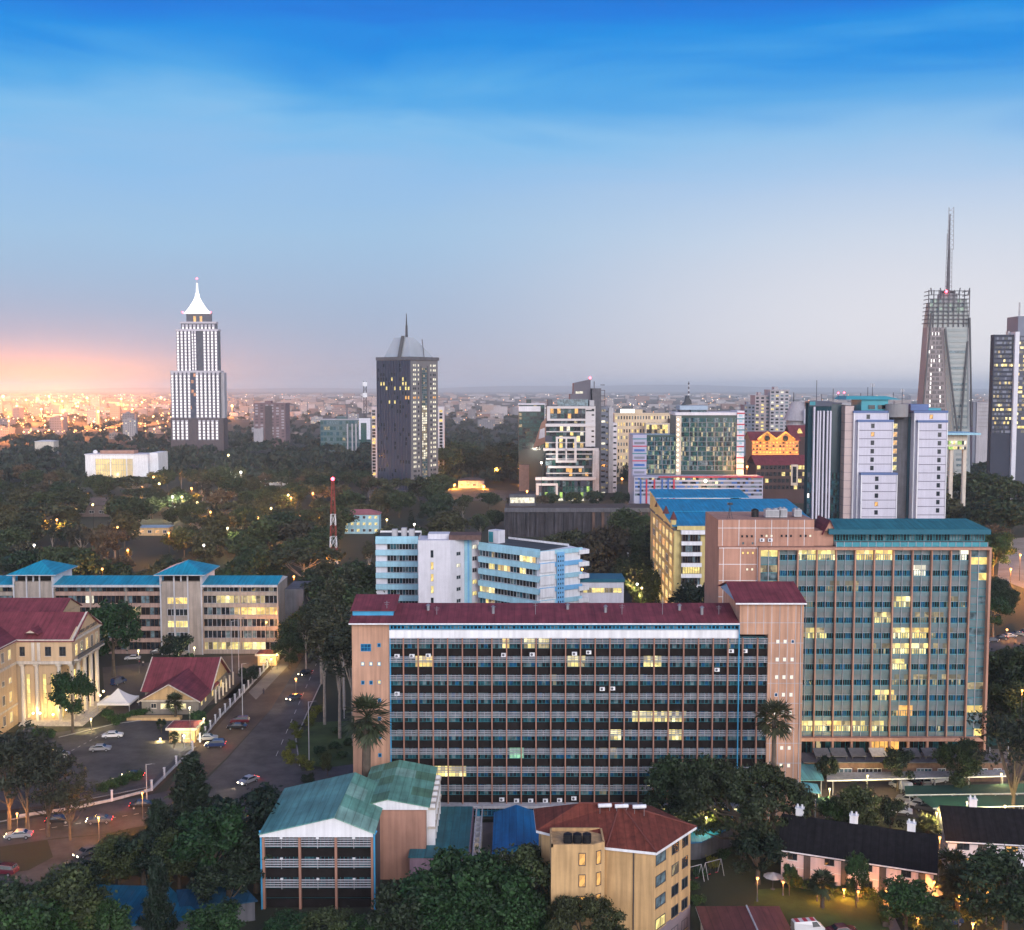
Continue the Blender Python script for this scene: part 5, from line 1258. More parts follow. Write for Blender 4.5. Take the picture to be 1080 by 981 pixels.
def stacked_block():
    t, X, Z = frontal('office_block', 'white framed stacked office block with green lit shopfront at its foot', 'office building', 564, 760, 480)
    fr = M('white_frame', (.50, .49, .50), .7, .1, .05); gl = [glA, glD, navy, glA, glE]
    U = lambda zx: X(550+zx/6.54); V = lambda zy: Z(390+zy/6.54)
    m = MB(); m.box(U(178), U(505), 2, 30, 0, V(250), dgrey); m.box(U(98), U(490), -4, 1.98, 0, V(745), dgrey); m.build('wall', t)
    def band(x0_, x1_, y0_, y1_, p=.8, y=0.0): m = MB(); m.box(U(x0_), U(x1_), y-p, y+1.9, V(y1_), V(y0_), fr); m.build('white_band', t)
    def win(x0_, x1_, y0_, y1_, n, nz, lits=(), pr=.0, y=1.5, mm=None):
        m = MB(); panes(m, U(x0_), U(x1_), V(y1_), V(y0_), n, nz, y, darkst, gl, .18, .3, lambda x, z: (random.choice(lits) if lits and random.random() < pr else None)); m.build(mm or 'window_band', t)
    band(175, 508, 252, 268); band(175, 508, 338, 352); band(165, 508, 372, 392, 1.4); band(150, 530, 540, 556, 3); band(185, 430, 664, 678, 1.5); band(95, 510, 738, 758, 1.4, -4); band(100, 250, 780, 795, 1.2, -4)
    for a, b in ((424, 431), (500, 506), (578, 585), (612, 619), (712, 718)): band(170, 488, a, b, .4)
    m = MB(); m.box(U(175), U(197), -.6, 1.9, V(340), V(266), fr); m.build('frame', t); m = MB(); m.box(U(440), U(508), -.6, 28, V(530), V(268), fr); m.build('side_wall', t); m = MB(); m.box(U(490), U(534), -3, 26, 0, V(556), lgrey); m.build('side_wall', t)
    for a, b in ((100, 118), (235, 250)): m = MB(); m.box(U(a), U(b), -5, -4.02, V(860), V(795), fr); m.build('frame_post', t)
    win(198, 439, 268, 338, 10, 2, [ldim, lo_], .3); win(180, 500, 352, 372, 14, 1, [ldim], .4); win(170, 500, 392, 455, 14, 2, [ldim, lw, lww], .25); win(165, 500, 456, 540, 14, 2, [ldim, lw], .25); win(165, 490, 556, 662, 14, 3, [ldim], .08); win(175, 485, 680, 736, 14, 2, [ldim, lw, lo_], .3)
    win(118, 488, 800, 880, 18, 2, [lgr, glE, glE], .4, -4.2); win(118, 488, 760, 800, 18, 1, [ldim], .05, -4.2); win(110, 430, 882, 912, 18, 1, [ly, lww], .8, -4.3)
    m = MB()
    for a, b, c, d in ((235, 378, 460, 474), (235, 378, 622, 638), (235, 250, 474, 622), (362, 378, 474, 622), (302, 312, 474, 622), (250, 362, 548, 556)): m.box(U(a), U(b), -4.2, -2.9, V(d), V(c), fr)
    m.build('feature_frame', t)
    m = MB(); m.box(U(248), U(460), 4, 20, V(250)+.02, V(205), glD); m.box(U(180), U(215), 4, 20, V(250)+.02, V(207), dgrey); m.box(U(470), U(503), 4, 18, V(250)+.02, V(212), lgrey); m.build('penthouse', t)
    m = MB(); m.box(U(443), U(500), -.63, -.605, V(287), V(277), glA); m.build('window_band', t)
    for k in range(8): m = MB(); m.box(U(482), U(500), -.64, -.61, V(280+k*37), V(270+k*37), dark); m.build('window', t)
    # dark twin behind
    t2, X2, Z2 = frontal('office_block', 'dark grey twin tower with slanted top behind the white stacked block', 'office building', 601, 810, 460)
    U2 = lambda zx: X2(550+zx/6.54); V2 = lambda zy: Z2(390+zy/6.54)
    sl = M('slate_panel', (.115, .11, .135), .7, .12, .05)
    m = MB(); k0 = [(U2(338), 4, 0), (U2(480), 4, 0), (U2(480), 24, 0), (U2(338), 24, 0)]; m.loft(k0, [(U2(338), 4, V2(168)), (U2(480), 4, V2(168)), (U2(480), 24, V2(168)), (U2(338), 24, V2(168))], sl); m.loft([(U2(360), 4.3, V2(168)+.02), (U2(478), 4.3, V2(168)+.02), (U2(478), 23, V2(168)+.02), (U2(360), 23, V2(168)+.02)], [(U2(362), 4.3, V2(92)), (U2(478), 4.3, V2(66)), (U2(478), 23, V2(66)), (U2(362), 23, V2(92))], sl); m.build('wall', t2)
    m = MB(); m.box(U2(375), U2(425), 4.1, 4.25, V2(165), V2(150), lww); m.build('lit_window', t2)
    m = MB(); m.box(U2(487), U2(548), 0, 22, 0, V2(128), dgrey); m.box(U2(548)+.02, U2(602), 3, 24, 0, V2(255), tint); m.box(U2(603), U2(634), 2, 24, 0, V2(262), lgrey); m.build('wall', t2)
    m = MB()
    for k in range(17):
        z1 = 275+k*38; front_rect(m, U2(553), U2(580), V2(z1+14), V2(z1), random.choice([glA, glA, ldim, lww, glA]), 2.9); front_rect(m, U2(585), U2(600), V2(z1+20), V2(z1+8), random.choice([glA, ldim, glA]), 2.9)
    m.build('window_column', t2)
    m = MB(); m.box(U2(634)+.02, U2(664), 6, 22, 0, V2(370), white2)
    for k in range(13): z1 = 385+k*39; front_rect(m, U2(640), U2(660), V2(z1+11), V2(z1), glA, 5.9)
    m.build('white_window_strip', t2)
    m = MB()
    for k in range(5): m.tube((U2(550), 10, V2(255)+k*4), (U2(580), 10, V2(255)+k*4), .25, dgrey)
    m.tube((U2(580), 10, V2(255)), (U2(580), 10, V2(140)), .25, dgrey); m.tube((U2(505), 8, V2(128)), (U2(505), 8, V2(80)), .3, dgrey); m.build('roof_lattice', t2)
    m = MB(); m.ball((U2(475), 6, V2(55)), .9, redl, 6); m.build('beacon', t2)
    point_light(t2, (-24, -55, 28), 8000, (1, .92, .75), .6)
stacked_block()

def grid_building(name, label, cat, u0, u1, vt, Y, depth, wall, nx, ny, lits, pr, vb=None, y=0.0, gw=.5, gh=.5, roof=None, glm=None):
    t, X, Z = frontal(name, label, cat, u0, Y, (vt+(vb or vt+60))/2)
    w = X(u1); zt = Z(vt); zb = Z(vb) if vb else max(0, zt-ny*3.6)
    m = MB(); m.box(0, w, 0, depth, 0, zt, wall); m.build('wall', t)
    m = MB(); m.box(-.4, w+.4, -.4, depth+.4, zt+.01, zt+1.0, roof or wall); m.box(w*.3, w*.5, depth*.3, depth*.7, zt+1.01, zt+4, wall); m.build('roof', t)
    glm = glm or [glA, glA, glD]
    for k in range(ny):
        m = MB(); z0 = zb+(zt-zb)*k/ny; f = (zt-zb)/ny
        for i in range(nx):
            xa = w*(i+.5-gw/2)/nx; front_rect(m, xa, xa+w*gw/nx, z0+f*(.5-gh/2), z0+f*(.5+gh/2), random.choice(lits) if random.random() < pr else random.choice(glm), -.06)
        m.build('window_band', t)
    return t, X, Z
t, X, Z = grid_building('hotel', 'long cream hotel with lit square windows and a glowing white roof sign', 'hotel', 648, 709, 437, 960, 24, M('warm_cream', (.58, .47, .33), .8, .1, .05), 21, 9, [ly, lw], .22, vb=500, gw=.45, gh=.5)
m = MB(); m.box(X(654), X(669), -.5, 0, Z(435.5), Z(431.5), emit('white_sign_glow', (1, .97, .92), 2.0)); m.box(X(654), X(669), .02, .4, Z(437), Z(431), dgrey); m.build('roof_sign', t)
m = MB(); m.box(X(679), X(704), -12, -.5, 0, Z(446), offw); m.box(X(704)+.02, X(711), -12, -.5, 0, Z(441.5), M('arch_brown', (.10, .07, .06), .8)); panes(m, X(680), X(702), Z(457), Z(447.5), 8, 2, -12.1, None, [ly, lw, ldim, glA]); m.build('front_wing', t)
for x in (X(662), X(674)): point_light(t, (x, -60, 6), 60000, (1, .48, .10), .6)
grid_building('office_block', 'pair of pale towers with red beacon behind the gabled orange building, the taller part', 'building', 812, 832, 412, 1120, 26, stone, 4, 14, [ly, lww], .25, vb=462, gw=.6)
grid_building('office_block', 'pale pink grey block with dark windows left of the taller beacon tower', 'building', 796, 812, 418, 1125, 22, M('rose_stone', (.36, .31, .32), .8, .12, .05), 3, 12, [ly], .2, vb=462, gw=.55)
grid_building('office_block', 'lower grey block with rows of windows beside the pale pink tower', 'building', 785, 796, 428, 1110, 20, tint, 3, 9, [ldim], .1, vb=462, gw=.6)
t, X, Z = grid_building('office_block', 'brown twin shafted office block beside the spire tower', 'building', 268, 301, 426, 1450, 30, M('brown_pink', (.20, .13, .14), .8, .12, .03), 6, 12, [dotw], .03, vb=462, gw=.5, glm=[MATS['tower_base'], stone])
m = MB(); m.box(X(280), X(287), -2, -.1, 0, Z(428), MATS['tower_base']); m.box(X(268), X(278), -4, -.1, 0, Z(452), stone); m.build('centre_shaft', t)
t, X, Z = grid_building('office_block', 'wide low teal glass office with white frame left of the dark tower', 'building', 338, 391, 443, 1350, 30, M('teal_glass_wall', (.05, .10, .11), .3, .2, .05, spec=.6), 16, 5, [ldim, glE], .2, vb=472, gw=.85, gh=.6, roof=stone, glm=[glB, glE, glD])
m = MB(); m.box(X(379), X(391), -3, -.1, Z(448)-18, Z(441), white2); m.box(X(381), X(387), -3.2, -3.02, Z(470), Z(446), glE)
for u in (366, 371, 375): m.box(X(u), X(u+1.3), -2, -.1, 0, Z(447), stone)
m.build('white_frame', t)
t, X, Z = grid_building('office_block', 'dark glass block with white top storey left of the stacked block', 'building', 547, 574, 427, 830, 24, M('dark_green_glass', (.02, .04, .04), .25, .2, .05, spec=.6), 7, 12, [ldim], .06, vb=475, gw=.85, gh=.7, roof=white2, glm=[glA, glE, glE])
m = MB(); m.box(X(547), X(570), -.8, -.1, Z(434), Z(428.5), white2); m.build('white_storey', t); m = MB(); a = [(X(562), -1.5, Z(473)), (X(577), -1.5, Z(466)), (X(577), -1.5, Z(440)), (X(571), -1.5, Z(446))]; m.loft(a, [(p[0], 3, p[2]) for p in a], M('orange_tinted_wall', (.33, .19, .14), .8)); m.build('slanted_wall', t); m = MB(); m.poly([(X(568), -1.7, Z(463)), (X(574.5), -1.7, Z(461)), (X(574.5), -1.7, Z(451)), (X(569.5), -1.7, Z(453))], white2); m.build('wall_panel', t); m = MB(); m.box(X(547.5), X(558), -4, -.2, 0, Z(490), M('orange_tinted_wall')); m.build('pylon', t)  # slanted wall: orange lamplight is put into its colour

def glass_block():
    t, X, Z = frontal('office_block', 'green glass office block with rooftop fin, mast and red white corner pier', 'office building', 666, 700, 470)
    U = lambda zx: X(680+zx/6); V = lambda zy: Z(400+zy/6); zb = 0
    cl = M('curtain_green', (.03, .06, .055), .25, .2, .05, spec=.6)
    m = MB(); m.box(U(195), X(777.5), 0, 26, 0, V(228), cl); m.box(X(671), U(192), -3, 24, 0, V(352), cl); m.build('core', t)
    def grid(x0_, x1_, z0_, z1_, nx, nz, y, pr):
        for k in range(nz):
            m = MB(); za = z0_+(z1_-z0_)*k/nz; zb_ = z0_+(z1_-z0_)*(k+1)/nz
            panes(m, x0_, x1_, za+.5, zb_, nx, 1, y-.05, None, [glE, glA, glB, glD, glE], litmap=lambda x, z: random.choice([ldim, lit('pale_green_room', (.75, 1, .55), .4, .3, 1.2), lit('soft_yellow_room', (1, .85, .5), .65), ldim]) if random.random() < pr[min(k, len(pr)-1)] else None)
            m.box(x0_, x1_, y-.15, y-.02, za, za+.48, M('grey_green_band', (.12, .14, .14), .5)); m.build('window_band', t)
        m = MB()
        for i in range(0, nx+1, 5): x = x0_+(x1_-x0_)*i/nx; m.box(x-.12, x+.12, y-.35, y-.2, z0_, z1_, grey)
        m.build('glazing_bar', t)
    grid(U(228), X(777), V(580), V(245), 33, 11, 0, [.15, .2, .25, .2, .3, .35, .3, .3, .2, .1, .06]); grid(U(5), U(190), V(598), V(365), 18, 8, -3, [.8, .35, .25, .3, .4, .3, .2, .1])
    m = MB(); m.box(U(195), U(227), -2.2, -.02, 0, V(232), offw)
    for k in range(11): m.ball((U(206), -2.3, V(255+k*32)), .8, emit('warm_marker', (1, .75, .42), 3.0), 6)
    m.build('corner_pier', t)
    rd = M('red_paint', (.45, .03, .06), .6); bl = M('royal_blue_paint', (.04, .12, .36), .6)
    m = MB(); m.box(U(580), U(625), -1.5, 20, 0, V(200), white2)
    for k in range(11): z = 212+k*35; m.box(U(580)-.2, U(625)+.2, -1.8, -1.52, V(z+7), V(z), rd if k % 2 == 0 else tealf); m.box(U(592), U(612), -1.75, -1.51, V(z+24), V(z+12), skyblue)
    m.build('striped_pier', t)
    m = MB(); m.box(X(666.5), X(681), -5, 20, 0, V(350), M('lavender_wall', (.36, .36, .48), .7, .1, .05))
    for k in range(5): z = 372+k*46; m.box(X(666), X(681.2), -5.3, -5.02, V(z+6), V(z), [tealf, rd][k % 2]); m.box(X(668), X(679), -5.25, -5.01, V(z+36), V(z+22), bl if k % 2 else tint)
    m.build('striped_pier', t)
    m = MB(); m.box(U(190), X(778), -.6, 26, V(228)+.02, V(210), white2); m.box(U(228), U(405), 5, 22, V(195), V(168), M('pavilion_band', (.30, .38, .46), .6, .1)); m.box(U(300), U(400), 6, 20, V(210), V(195)-.02, glD); m.box(U(235), U(290), 6, 20, V(210), V(195)-.02, dgrey); m.build('roof_pavilion', t)
    m = MB(); a = [(U(245), 8, V(168)), (U(308), 8, V(160)), (U(305), 8, V(135)), (U(275), 8, V(103)), (U(265), 8, V(145))]; m.loft(a, [(p[0], p[1]+5, p[2]) for p in a], darkst); m.build('roof_fin', t)
    m = MB()
    for k in range(7): m.tube((U(290), 10, V(115-k*14)), (U(290), 10, V(108-k*14)), .55, white if k % 2 else darkst)
    m.tube((U(290), 10, V(150)), (U(290), 10, V(14)), .25, darkst); m.build('mast', t)
    # podium
    m = MB(); m.box(X(665), X(797), -22, -5.4, 0, V(600), M('podium_lavender', (.36, .37, .47), .7, .1, .05)); m.build('podium', t)
    for k in range(5):
        z = 606+k*24
        m = MB(); panes(m, X(666), X(796), V(z+13), V(z), 46, 1, -22.1, None, [tint, bl, glA, glD, tint], litmap=lambda x, zz, k=k: ly if (k == 0 and X(705) < x < X(716)) or random.random() < .03 else None); m.build('window_band', t)
    m = MB()
    for u, c in ((685, rd), (693, bl), (705, rd), (671, bl), (677, rd), (699, bl)): m.box(X(u), X(u)+.9, -22.6, -22.12, 0, V(615), c)
    m.box(X(690), X(797), -23, -22.02, V(604), V(597), rd); m.build('coloured_pier', t)
    point_light(t, (X(737), -34, 14), 9000, (1, .62, .2), .5); 
    m = MB(); m.ball((X(737), -26, V(622)), 1.0, emit('globe_lamp_warm', (1, .78, .38), 9), 8); m.build('flood_lamp', t)
glass_block()

def gabled_orange():
    t, X, Z = frontal('gabled_hotel', 'gabled building floodlit bright orange with maroon roofs', 'hotel', 793, 800, 480)
    U = lambda zx: X(680+zx/6); V = lambda zy: Z(400+zy/6)
    wl = M('ochre_brick', (.42, .22, .10), .8, .15, .1); mr = M('maroon_roof')
    m = MB(); m.box(0, X(842), 0, 22, 0, V(385), wl); m.build('wall', t)
    m = MB(); gable(m, -1, X(842)+1, 0, 22, V(385), V(335), mr, .5, 'x', gm=wl); m.build('roof', t)
    for ca in (770, 885):
        m = MB(); c = U(ca); a = [(c-6.5, -1.5, V(388)), (c+6.5, -1.5, V(388)), (c+6.5, -1.5, V(375)), (c, -1.5, V(338)), (c-6.5, -1.5, V(375))]; m.loft(a, [(p[0], 8, p[2]) for p in a], wl)
        m.tube((c-7, -2, V(380)), (c, -2, V(334)), .7, orl, n=4); m.tube((c+7, -2, V(380)), (c, -2, V(334)), .7, orl, n=4); m.ball((c, -1.6, V(375)), 2.2, glA, 10); m.build('gable', t)
    for k in range(6):
        m = MB(); z0 = V(515)+k*(V(392)-V(515))/6; f = (V(392)-V(515))/6
        for i in range(14): xa = X(842)*(i+.25)/14; front_rect(m, xa, xa+X(842)*.55/14, z0+.6, z0+f-.5, random.choice([orl, orl, glA, lo_]), -.1)
        m.box(0, X(842), -.9, -.15, z0-.15, z0+.25, M('orange_tinted_wall')); m.build('balcony_band', t)
    for u in (800, 815, 830): point_light(t, (X(u), -14, Z(492)), 60000, (1, .42, .08), .6)
    t2, X, Z = frontal('office_block', 'dark brown brick block with maroon roof below the orange gables', 'building', 797, 740, 500)
    m = MB(); m.box(0, X(858), 0, 26, 0, Z(490), M('dark_brown_brick', (.07, .045, .045), .85, .2, .1)); m.build('wall', t2)
    m = MB(); gable(m, 0, X(858), 0, 26, Z(490), Z(481), mr, .5, 'x'); m.build('roof', t2)
    m = MB(); m.box(X(834), X(841), -1.2, -.02, Z(512), Z(490), offw); m.box(X(835.5), X(839.5), -1.4, -1.22, Z(509), Z(492), glA); m.build('stair_bay', t2)
    m = MB()
    for k in range(4):
        for i in range(14): xa = X(858)*(i+.3)/14; front_rect(m, xa, xa+2.2, Z(516-k*7), Z(512-k*7), random.choice([glA, glA, glA, ly]) , -.08)
    m.build('window_band', t2)
    t3, X, Z = frontal('hall', 'dark maroon roofed hall with lit dormer behind the orange gables', 'building', 834, 880, 470)
    m = MB(); m.box(0, X(856), 0, 20, 0, Z(460), M('dark_brown_brick')); m.build('wall', t3)
    m = MB(); gable(m, 0, X(856), 0, 24, Z(460), Z(449), mr, .5, 'x'); m.build('roof', t3)
    m = MB(); a = [(X(841), -1, Z(457)), (X(846), -1, Z(457)), (X(843.5), -1, Z(452))]; m.loft(a, [(p[0], 4, p[2]) for p in a], lw); m.build('dormer', t3)
    t4, X, Z = frontal('conference_hall', 'pale stone cone roofed conference hall with thin pole behind the teal tower', 'hall', 834, 960, 440)
    m = MB(); c = X(846); n = 20
    m.cyl(c, 18, 0, Z(444), 9.0, 9.0, stone, n); m.cyl(c, 18, Z(444), Z(424), 12, 4.5, stone, n); m.build('cone_roof', t4)
    m = MB(); m.cyl(c-3.6, 16, Z(424), Z(414), .5, .25, darkst, 6); m.box(c+3, c+8, 4, 8, Z(447), Z(432), white2); m.build('pole', t4)
gabled_orange()

def panel_tower():
    Y = 425.0; t, X, Z = frontal('office_tower', 'white panelled tower group with blue fins, round drum and lit stair slot', 'office building', 852, Y, 480)
    U = lambda zx: X(840+zx/6); V = lambda zy: Z(400+zy/6)
    wp = M('white_panel', (.54, .525, .60), .55, .07, .1, streak=.08); bb = M('blue_grey_band', (.10, .15, .30), .6, .1, .1); jt = M('panel_joint_dark', (.12, .115, .15), .8); cl = M('dark_teal_glass', (.015, .05, .07), .2, .2, .08, spec=.6)
    # left finned block
    m = MB(); m.box(U(78), U(225), 2, 6, 0, V(150), M('teal_cladding', (.02, .05, .065), .9, .1, .1, spec=.02)); m.build('finned_block', t)
    for k in range(22):
        m = MB(); z = k*2.05*1.0
        if z+2.0 > V(160): break
        panes(m, U(82), U(222), z+.25, z+2.0, 12, 1, 1.9, None, [cl, glA, navy, glB], litmap=lambda x, zz: dotw if random.random() < .03 else None); m.build('window_band', t)
    for i, x in enumerate((112, 135, 150, 172, 196, 215)): m = MB(); m.box(U(x)-.28, U(x)+.28, .4, 1.85, 0, V(200 if i else 175), wp); m.build('fin', t)
    m = MB(); m.box(U(80), U(225), 1.6, 7.5, V(172), V(140), navy); m.box(U(85), U(120), 1.4, 1.58, V(165), V(142), M('teal_panel')); m.build('crown_band', t)
    # recess, salmon column
    m = MB(); m.box(U(226), U(318), 8, 24, 0, V(160), cl)
    for k in range(14): panes(m, U(240), U(312), k*3.2+.3, k*3.2+2.9, 6, 1, 7.9, None, [glE, glA, glB], litmap=lambda x, zz, k=k: (lo_ if k < 4 and random.random() < .6 else ly if k in (7, ) and random.random() < .7 else None))
    m.build('glazed_recess', t)
    m = MB(); m.box(U(318), U(372), 3, 22, 0, V(168), M('pink_panel', (.50, .40, .38), .7, .1, .1)); 
    for k in range(14): m.box(U(318)-.03, U(372)+.03, 2.95, 22, V(168)-k*3.25-.12, V(168)-k*3.25+.0, jt)
    m.build('pink_pier', t)
    def block(za, zb_, ztop, y, n, wx, wmat, name, lits=()):
        m = MB(); m.box(U(za), U(zb_), y, 20, 0, ztop, wp); m.box(U(za)-.15, U(zb_)+.15, y-.15, 20, ztop+.02, ztop+.9, bb); m.build(name, t)
        m = MB()
        for k in range(n):
            z = ztop-k*3.28; m.box(U(za)+.6, U(zb_)-.1, y-.04, y-.004, z-3.28, z-3.05, jt)
        m.box(U(za), U(za)+.35, y-.35, y-.05, 0, ztop, white); m.box(U(zb_)-.3, U(zb_), y-.35, y-.05, 0, ztop, white); m.build('panel_joint', t)
        for k in range(n):
            z = ztop-k*3.28-2.3; window(t, X(840+wx/6)-.65, y, z, 1.35, 1.75, pane=lo_ if k in lits else glA, frame=dgrey, nx=1)
    block(368, 590, V(215), 2.2, 1, 460, None, 'white_block'); block(388, 612, V(272), .6, 6, 482, None, 'white_block', (1, )); block(405, 635, V(605), -1.2, 5, 505, None, 'white_block', (3, ))
    block(752, 965, V(215), 2.2, 1, 860, None, 'white_block', (0, )); block(768, 955, V(275), .6, 11, 906, None, 'white_block')
    # slot with lit stair
    m = MB(); m.box(U(636), U(765), 6, 22, 0, V(215), dgrey); m.box(U(735), U(752), 5.5, 5.98, 0, V(240), cl); m.build('stair_slot', t)
    for k in range(12):
        z = V(278)-k*3.28-2.4; f = window(t, U(642), 6, z, 1.7, 2.1, pane=[lw, lo_, lo_, lo_, lw, ly, ly, ly, lw, ly, ly, ly][k], frame=bluef, nx=3)
    m = MB(); c = (U(655)); m.cyl(U(650), 4, V(240), V(158), 4.3, 4.3, M('drum_concrete', (.24, .235, .24), .8, .1, .2), 24); m.cyl(U(650), 4, V(252), V(240)-.02, 2.4, 4.3, dgrey, 24); m.build('drum', t)
    # teal crown
    tl = M('teal_crown', (.06, .30, .36), .5, .15, .1)
    m = MB(); m.loft([(U(325), 4, V(130)), (U(680), 4, V(130)), (U(680), 20, V(130)), (U(325), 20, V(130))], [(U(340), 6, V(108)), (U(595), 6, V(108)), (U(620), 18, V(108)), (U(340), 18, V(108))], tl); m.box(U(430), U(600), 5, 18, V(215)+.95, V(130)-.02, tl)
    for x in (475, 535, 560): m.box(U(x), U(x)+2.4, 4.6, 4.98, V(190), V(165), glA)
    m.box(U(745), U(860), 5, 18, V(215)+.95, V(160), bb); m.box(U(860)+.02, U(945), 6, 18, V(215)+.95, V(185), tl); m.box(U(230), U(318), 7.5, 24, V(160)+.02, V(150), navy); m.build('crown', t)
    for x, z0, z1 in ((165, 140, 5), (272, 150, 60), (495, 108, 50), (525, 108, 25), (718, 160, 60), (660, 130, 85), (450, 108, 88), (198, 145, 95)):
        m = MB(); m.tube((U(x), 10, V(z0)), (U(x), 10, V(z1)), .12, darkst)
        if x in (525, 718): 
            for q in range(3): m.box(U(x)-.9, U(x)+.9, 9.8, 10.2, V(z1+6+q*8), V(z1+2+q*8), lgrey)
        m.build('aerial', t)
    for x, z in ((300, 88), (338, 86)): m = MB(); m.tube((U(x), 9, V(130)), (U(x), 9, V(z)), .08, darkst); m.ball((U(x), 9, V(z)), .35, redl, 6); m.build('beacon', t)
panel_tower()
def right_pavilion():
    t, X, Z = frontal('pavilion', 'pale pavilion on legs with overhanging white roof and two lit floors', 'pavilion', 996, 600, 470)
    m = MB(); m.box(0, X(1020), 0, 14, Z(474), Z(459), offw); m.build('wall', t)
    m = MB(); m.box(-2, X(1031), -4, 18, Z(458.5), Z(456.5), skyblue); m.build('roof', t)
    for va, vb in ((469, 465), (474, 471)): m = MB(); panes(m, X(998), X(1020)-.5, Z(va), Z(vb), 9, 1, -.08, None, [ly, lgr, ly, lww, glA]); m.build('window_band', t)
    for u in (1003, 1017): m = MB(); m.box(X(u), X(u)+1.9, 1, 3, 0, Z(474)-.02, offw); m.build('leg', t)
right_pavilion()

# buildings standing among the park trees on the left
def white_pavilion():
    t, X, Z = frontal('pavilion', 'white flat roofed pavilion with tall lit windows among the park trees', 'pavilion', 90, 900, 490)
    z0 = 0; m = MB(); m.box(0, X(156), 0, 20, 0, Z(480), white); m.box(X(156)+.02, X(165), 5, 30, 0, Z(478), white); m.build('wall', t)
    m = MB(); m.box(-.5, X(156), -.5, 20, Z(480)+.02, Z(479), white2); m.box(X(104), X(140), 4, 14, Z(479)+.02, Z(475.5), M('terrace_rail', (.35, .2, .15), .8)); m.ball((X(98), 6, Z(477.5)), 2.0, white, 10); m.box(X(98)-.5, X(98)+.5, 5, 7, Z(479), Z(477), lgrey); m.build('roof', t)
    for a, b in ((101, 116), (117.5, 133), (134.5, 140)): m = MB(); panes(m, X(a), X(b), 1, Z(484), 6, 4, -.1, offw, [lit('lit_big_hall', (1, .74, .32), 1.05, .75, 1.1, .12)], .25, .3); m.build('window', t)
    point_light(t, (X(118), -12, 6), 5000, (1, .72, .35), .5)
white_pavilion()
def small_house(label, u, vb, w, d, h, hr, wall, roof, lits=(), rot=0.0, cat='house', fl=1, n=4):
    p = gnd(u, vb); t = thing('house', label, cat, (p.x-w/2, p.y, 0), rot)
    m = MB(); m.box(0, w, 0, d, 0, h, wall); m.build('wall', t)
    m = MB(); hip(m, 0, w, 0, d, h+.02, h+hr, roof, .5, .3); m.build('roof', t)
    for k in range(fl):
        for i in range(n):
            window(t, w*(i+.25)/n, 0, h*(k+.3)/fl, w*.5/n, min(1.6, h/fl*.5), pane=random.choice(lits) if lits and random.random() < .7 else glA, frame=white, nx=2)
    return t
small_house('white three storey house with pink roof below the dark tower', 381, 563, 19, 10, 10.5, 2.2, skyblue, M('rose_roof', (.32, .12, .13), .7, .2, .3), (ly, ), fl=3, n=6)
small_house('flat grey roofed house with white dormer in the park left of the white pavilion', 70, 530, 22, 12, 6, 2, offw, M('taupe_roof', (.12, .09, .08), .8, .2, .2), ())
small_house('brown roofed long house below the white pavilion', 102, 545, 24, 14, 7, 4, M('taupe_wall', (.16, .12, .11), .9), M('taupe_roof'), ())
small_house('low kiosk with pale blue roof and orange lit front in the park', 158, 565, 20, 8, 4.5, .8, sand, M('pale_blue_roof', (.22, .30, .38), .7, .15, .2), (lo_, ly), n=5)
small_house('white long house with arched front behind the white pavilion', 128, 497, 40, 14, 9, 2.5, offw, M('grey_roof', (.18, .16, .17), .8, .2, .1), (ldim, ), n=8)
small_house('small white house among trees near the bright park lamp', 287, 512, 24, 12, 6, 2.4, white, M('grey_roof'), (lww, ), n=5)
small_house('grey flat roofed shed behind the angled white building', 660, 590, 16, 8, 4, .6, lgrey, lgrey, ())
small_house('white walled store beside the long dark embankment', 628, 590, 13, 8, 4.5, .8, white, M('grey_roof'), ())
small_house('pale low house with lit porch left of the twin towers', 47, 480, 22, 14, 16, 1.2, offw, white2, (ldim, ))
small_house('grey house with lit windows right of the white slab', 497, 515, 20, 12, 6, 2, M('grey_concrete'), M('taupe_roof'), (ly, lo_))
# dark retaining embankment behind the angled building
def embankment():
    Y = 572.0; x0 = at(532, 550, Y).x; X = lambda u: at(u, 550, Y).x-x0
    t = thing('retaining_wall', 'long dark stained retaining wall with buttresses behind the angled white building', 'wall', (x0, Y, 0))
    dk = M('stained_wall', (.055, .052, .062), .9, .4, .12, streak=.5); z = 14.5
    m = MB(); m.box(0, X(690), 0, 26, 0, z, dk); m.build('wall', t)
    m = MB(); m.box(0, X(690), -.8, -.01, z-1.4, z+.8, dgrey); m.box(0, X(690), -.5, 26, z+.004, z+.3, M('earth_brown', (.085, .065, .055), .95, .3, .1)); m.build('coping', t)
    for i in range(16): x = X(690)*(i+.5)/16; m = MB(); m.box(x-.7, x+.7, -1.2, -.02, 0, z-1.5, M('brown_stain', (.12, .075, .06), .9, .3, .2, streak=.4) if i > 8 else dk); m.build('buttress', t)
    b = thing('billboard_wall', 'low lit service block on the deck at the foot of the orange pylon', 'building', (x0+X(537), Y+14, z+.3))
    m = MB(); m.box(0, 14, 0, 5, 0, 6, dgrey); m.build('wall', b); m = MB(); panes(m, .5, 13.5, 1.5, 4.5, 5, 1, -.05, darkst, [lww, lw]); m.build('window_band', b)
embankment()
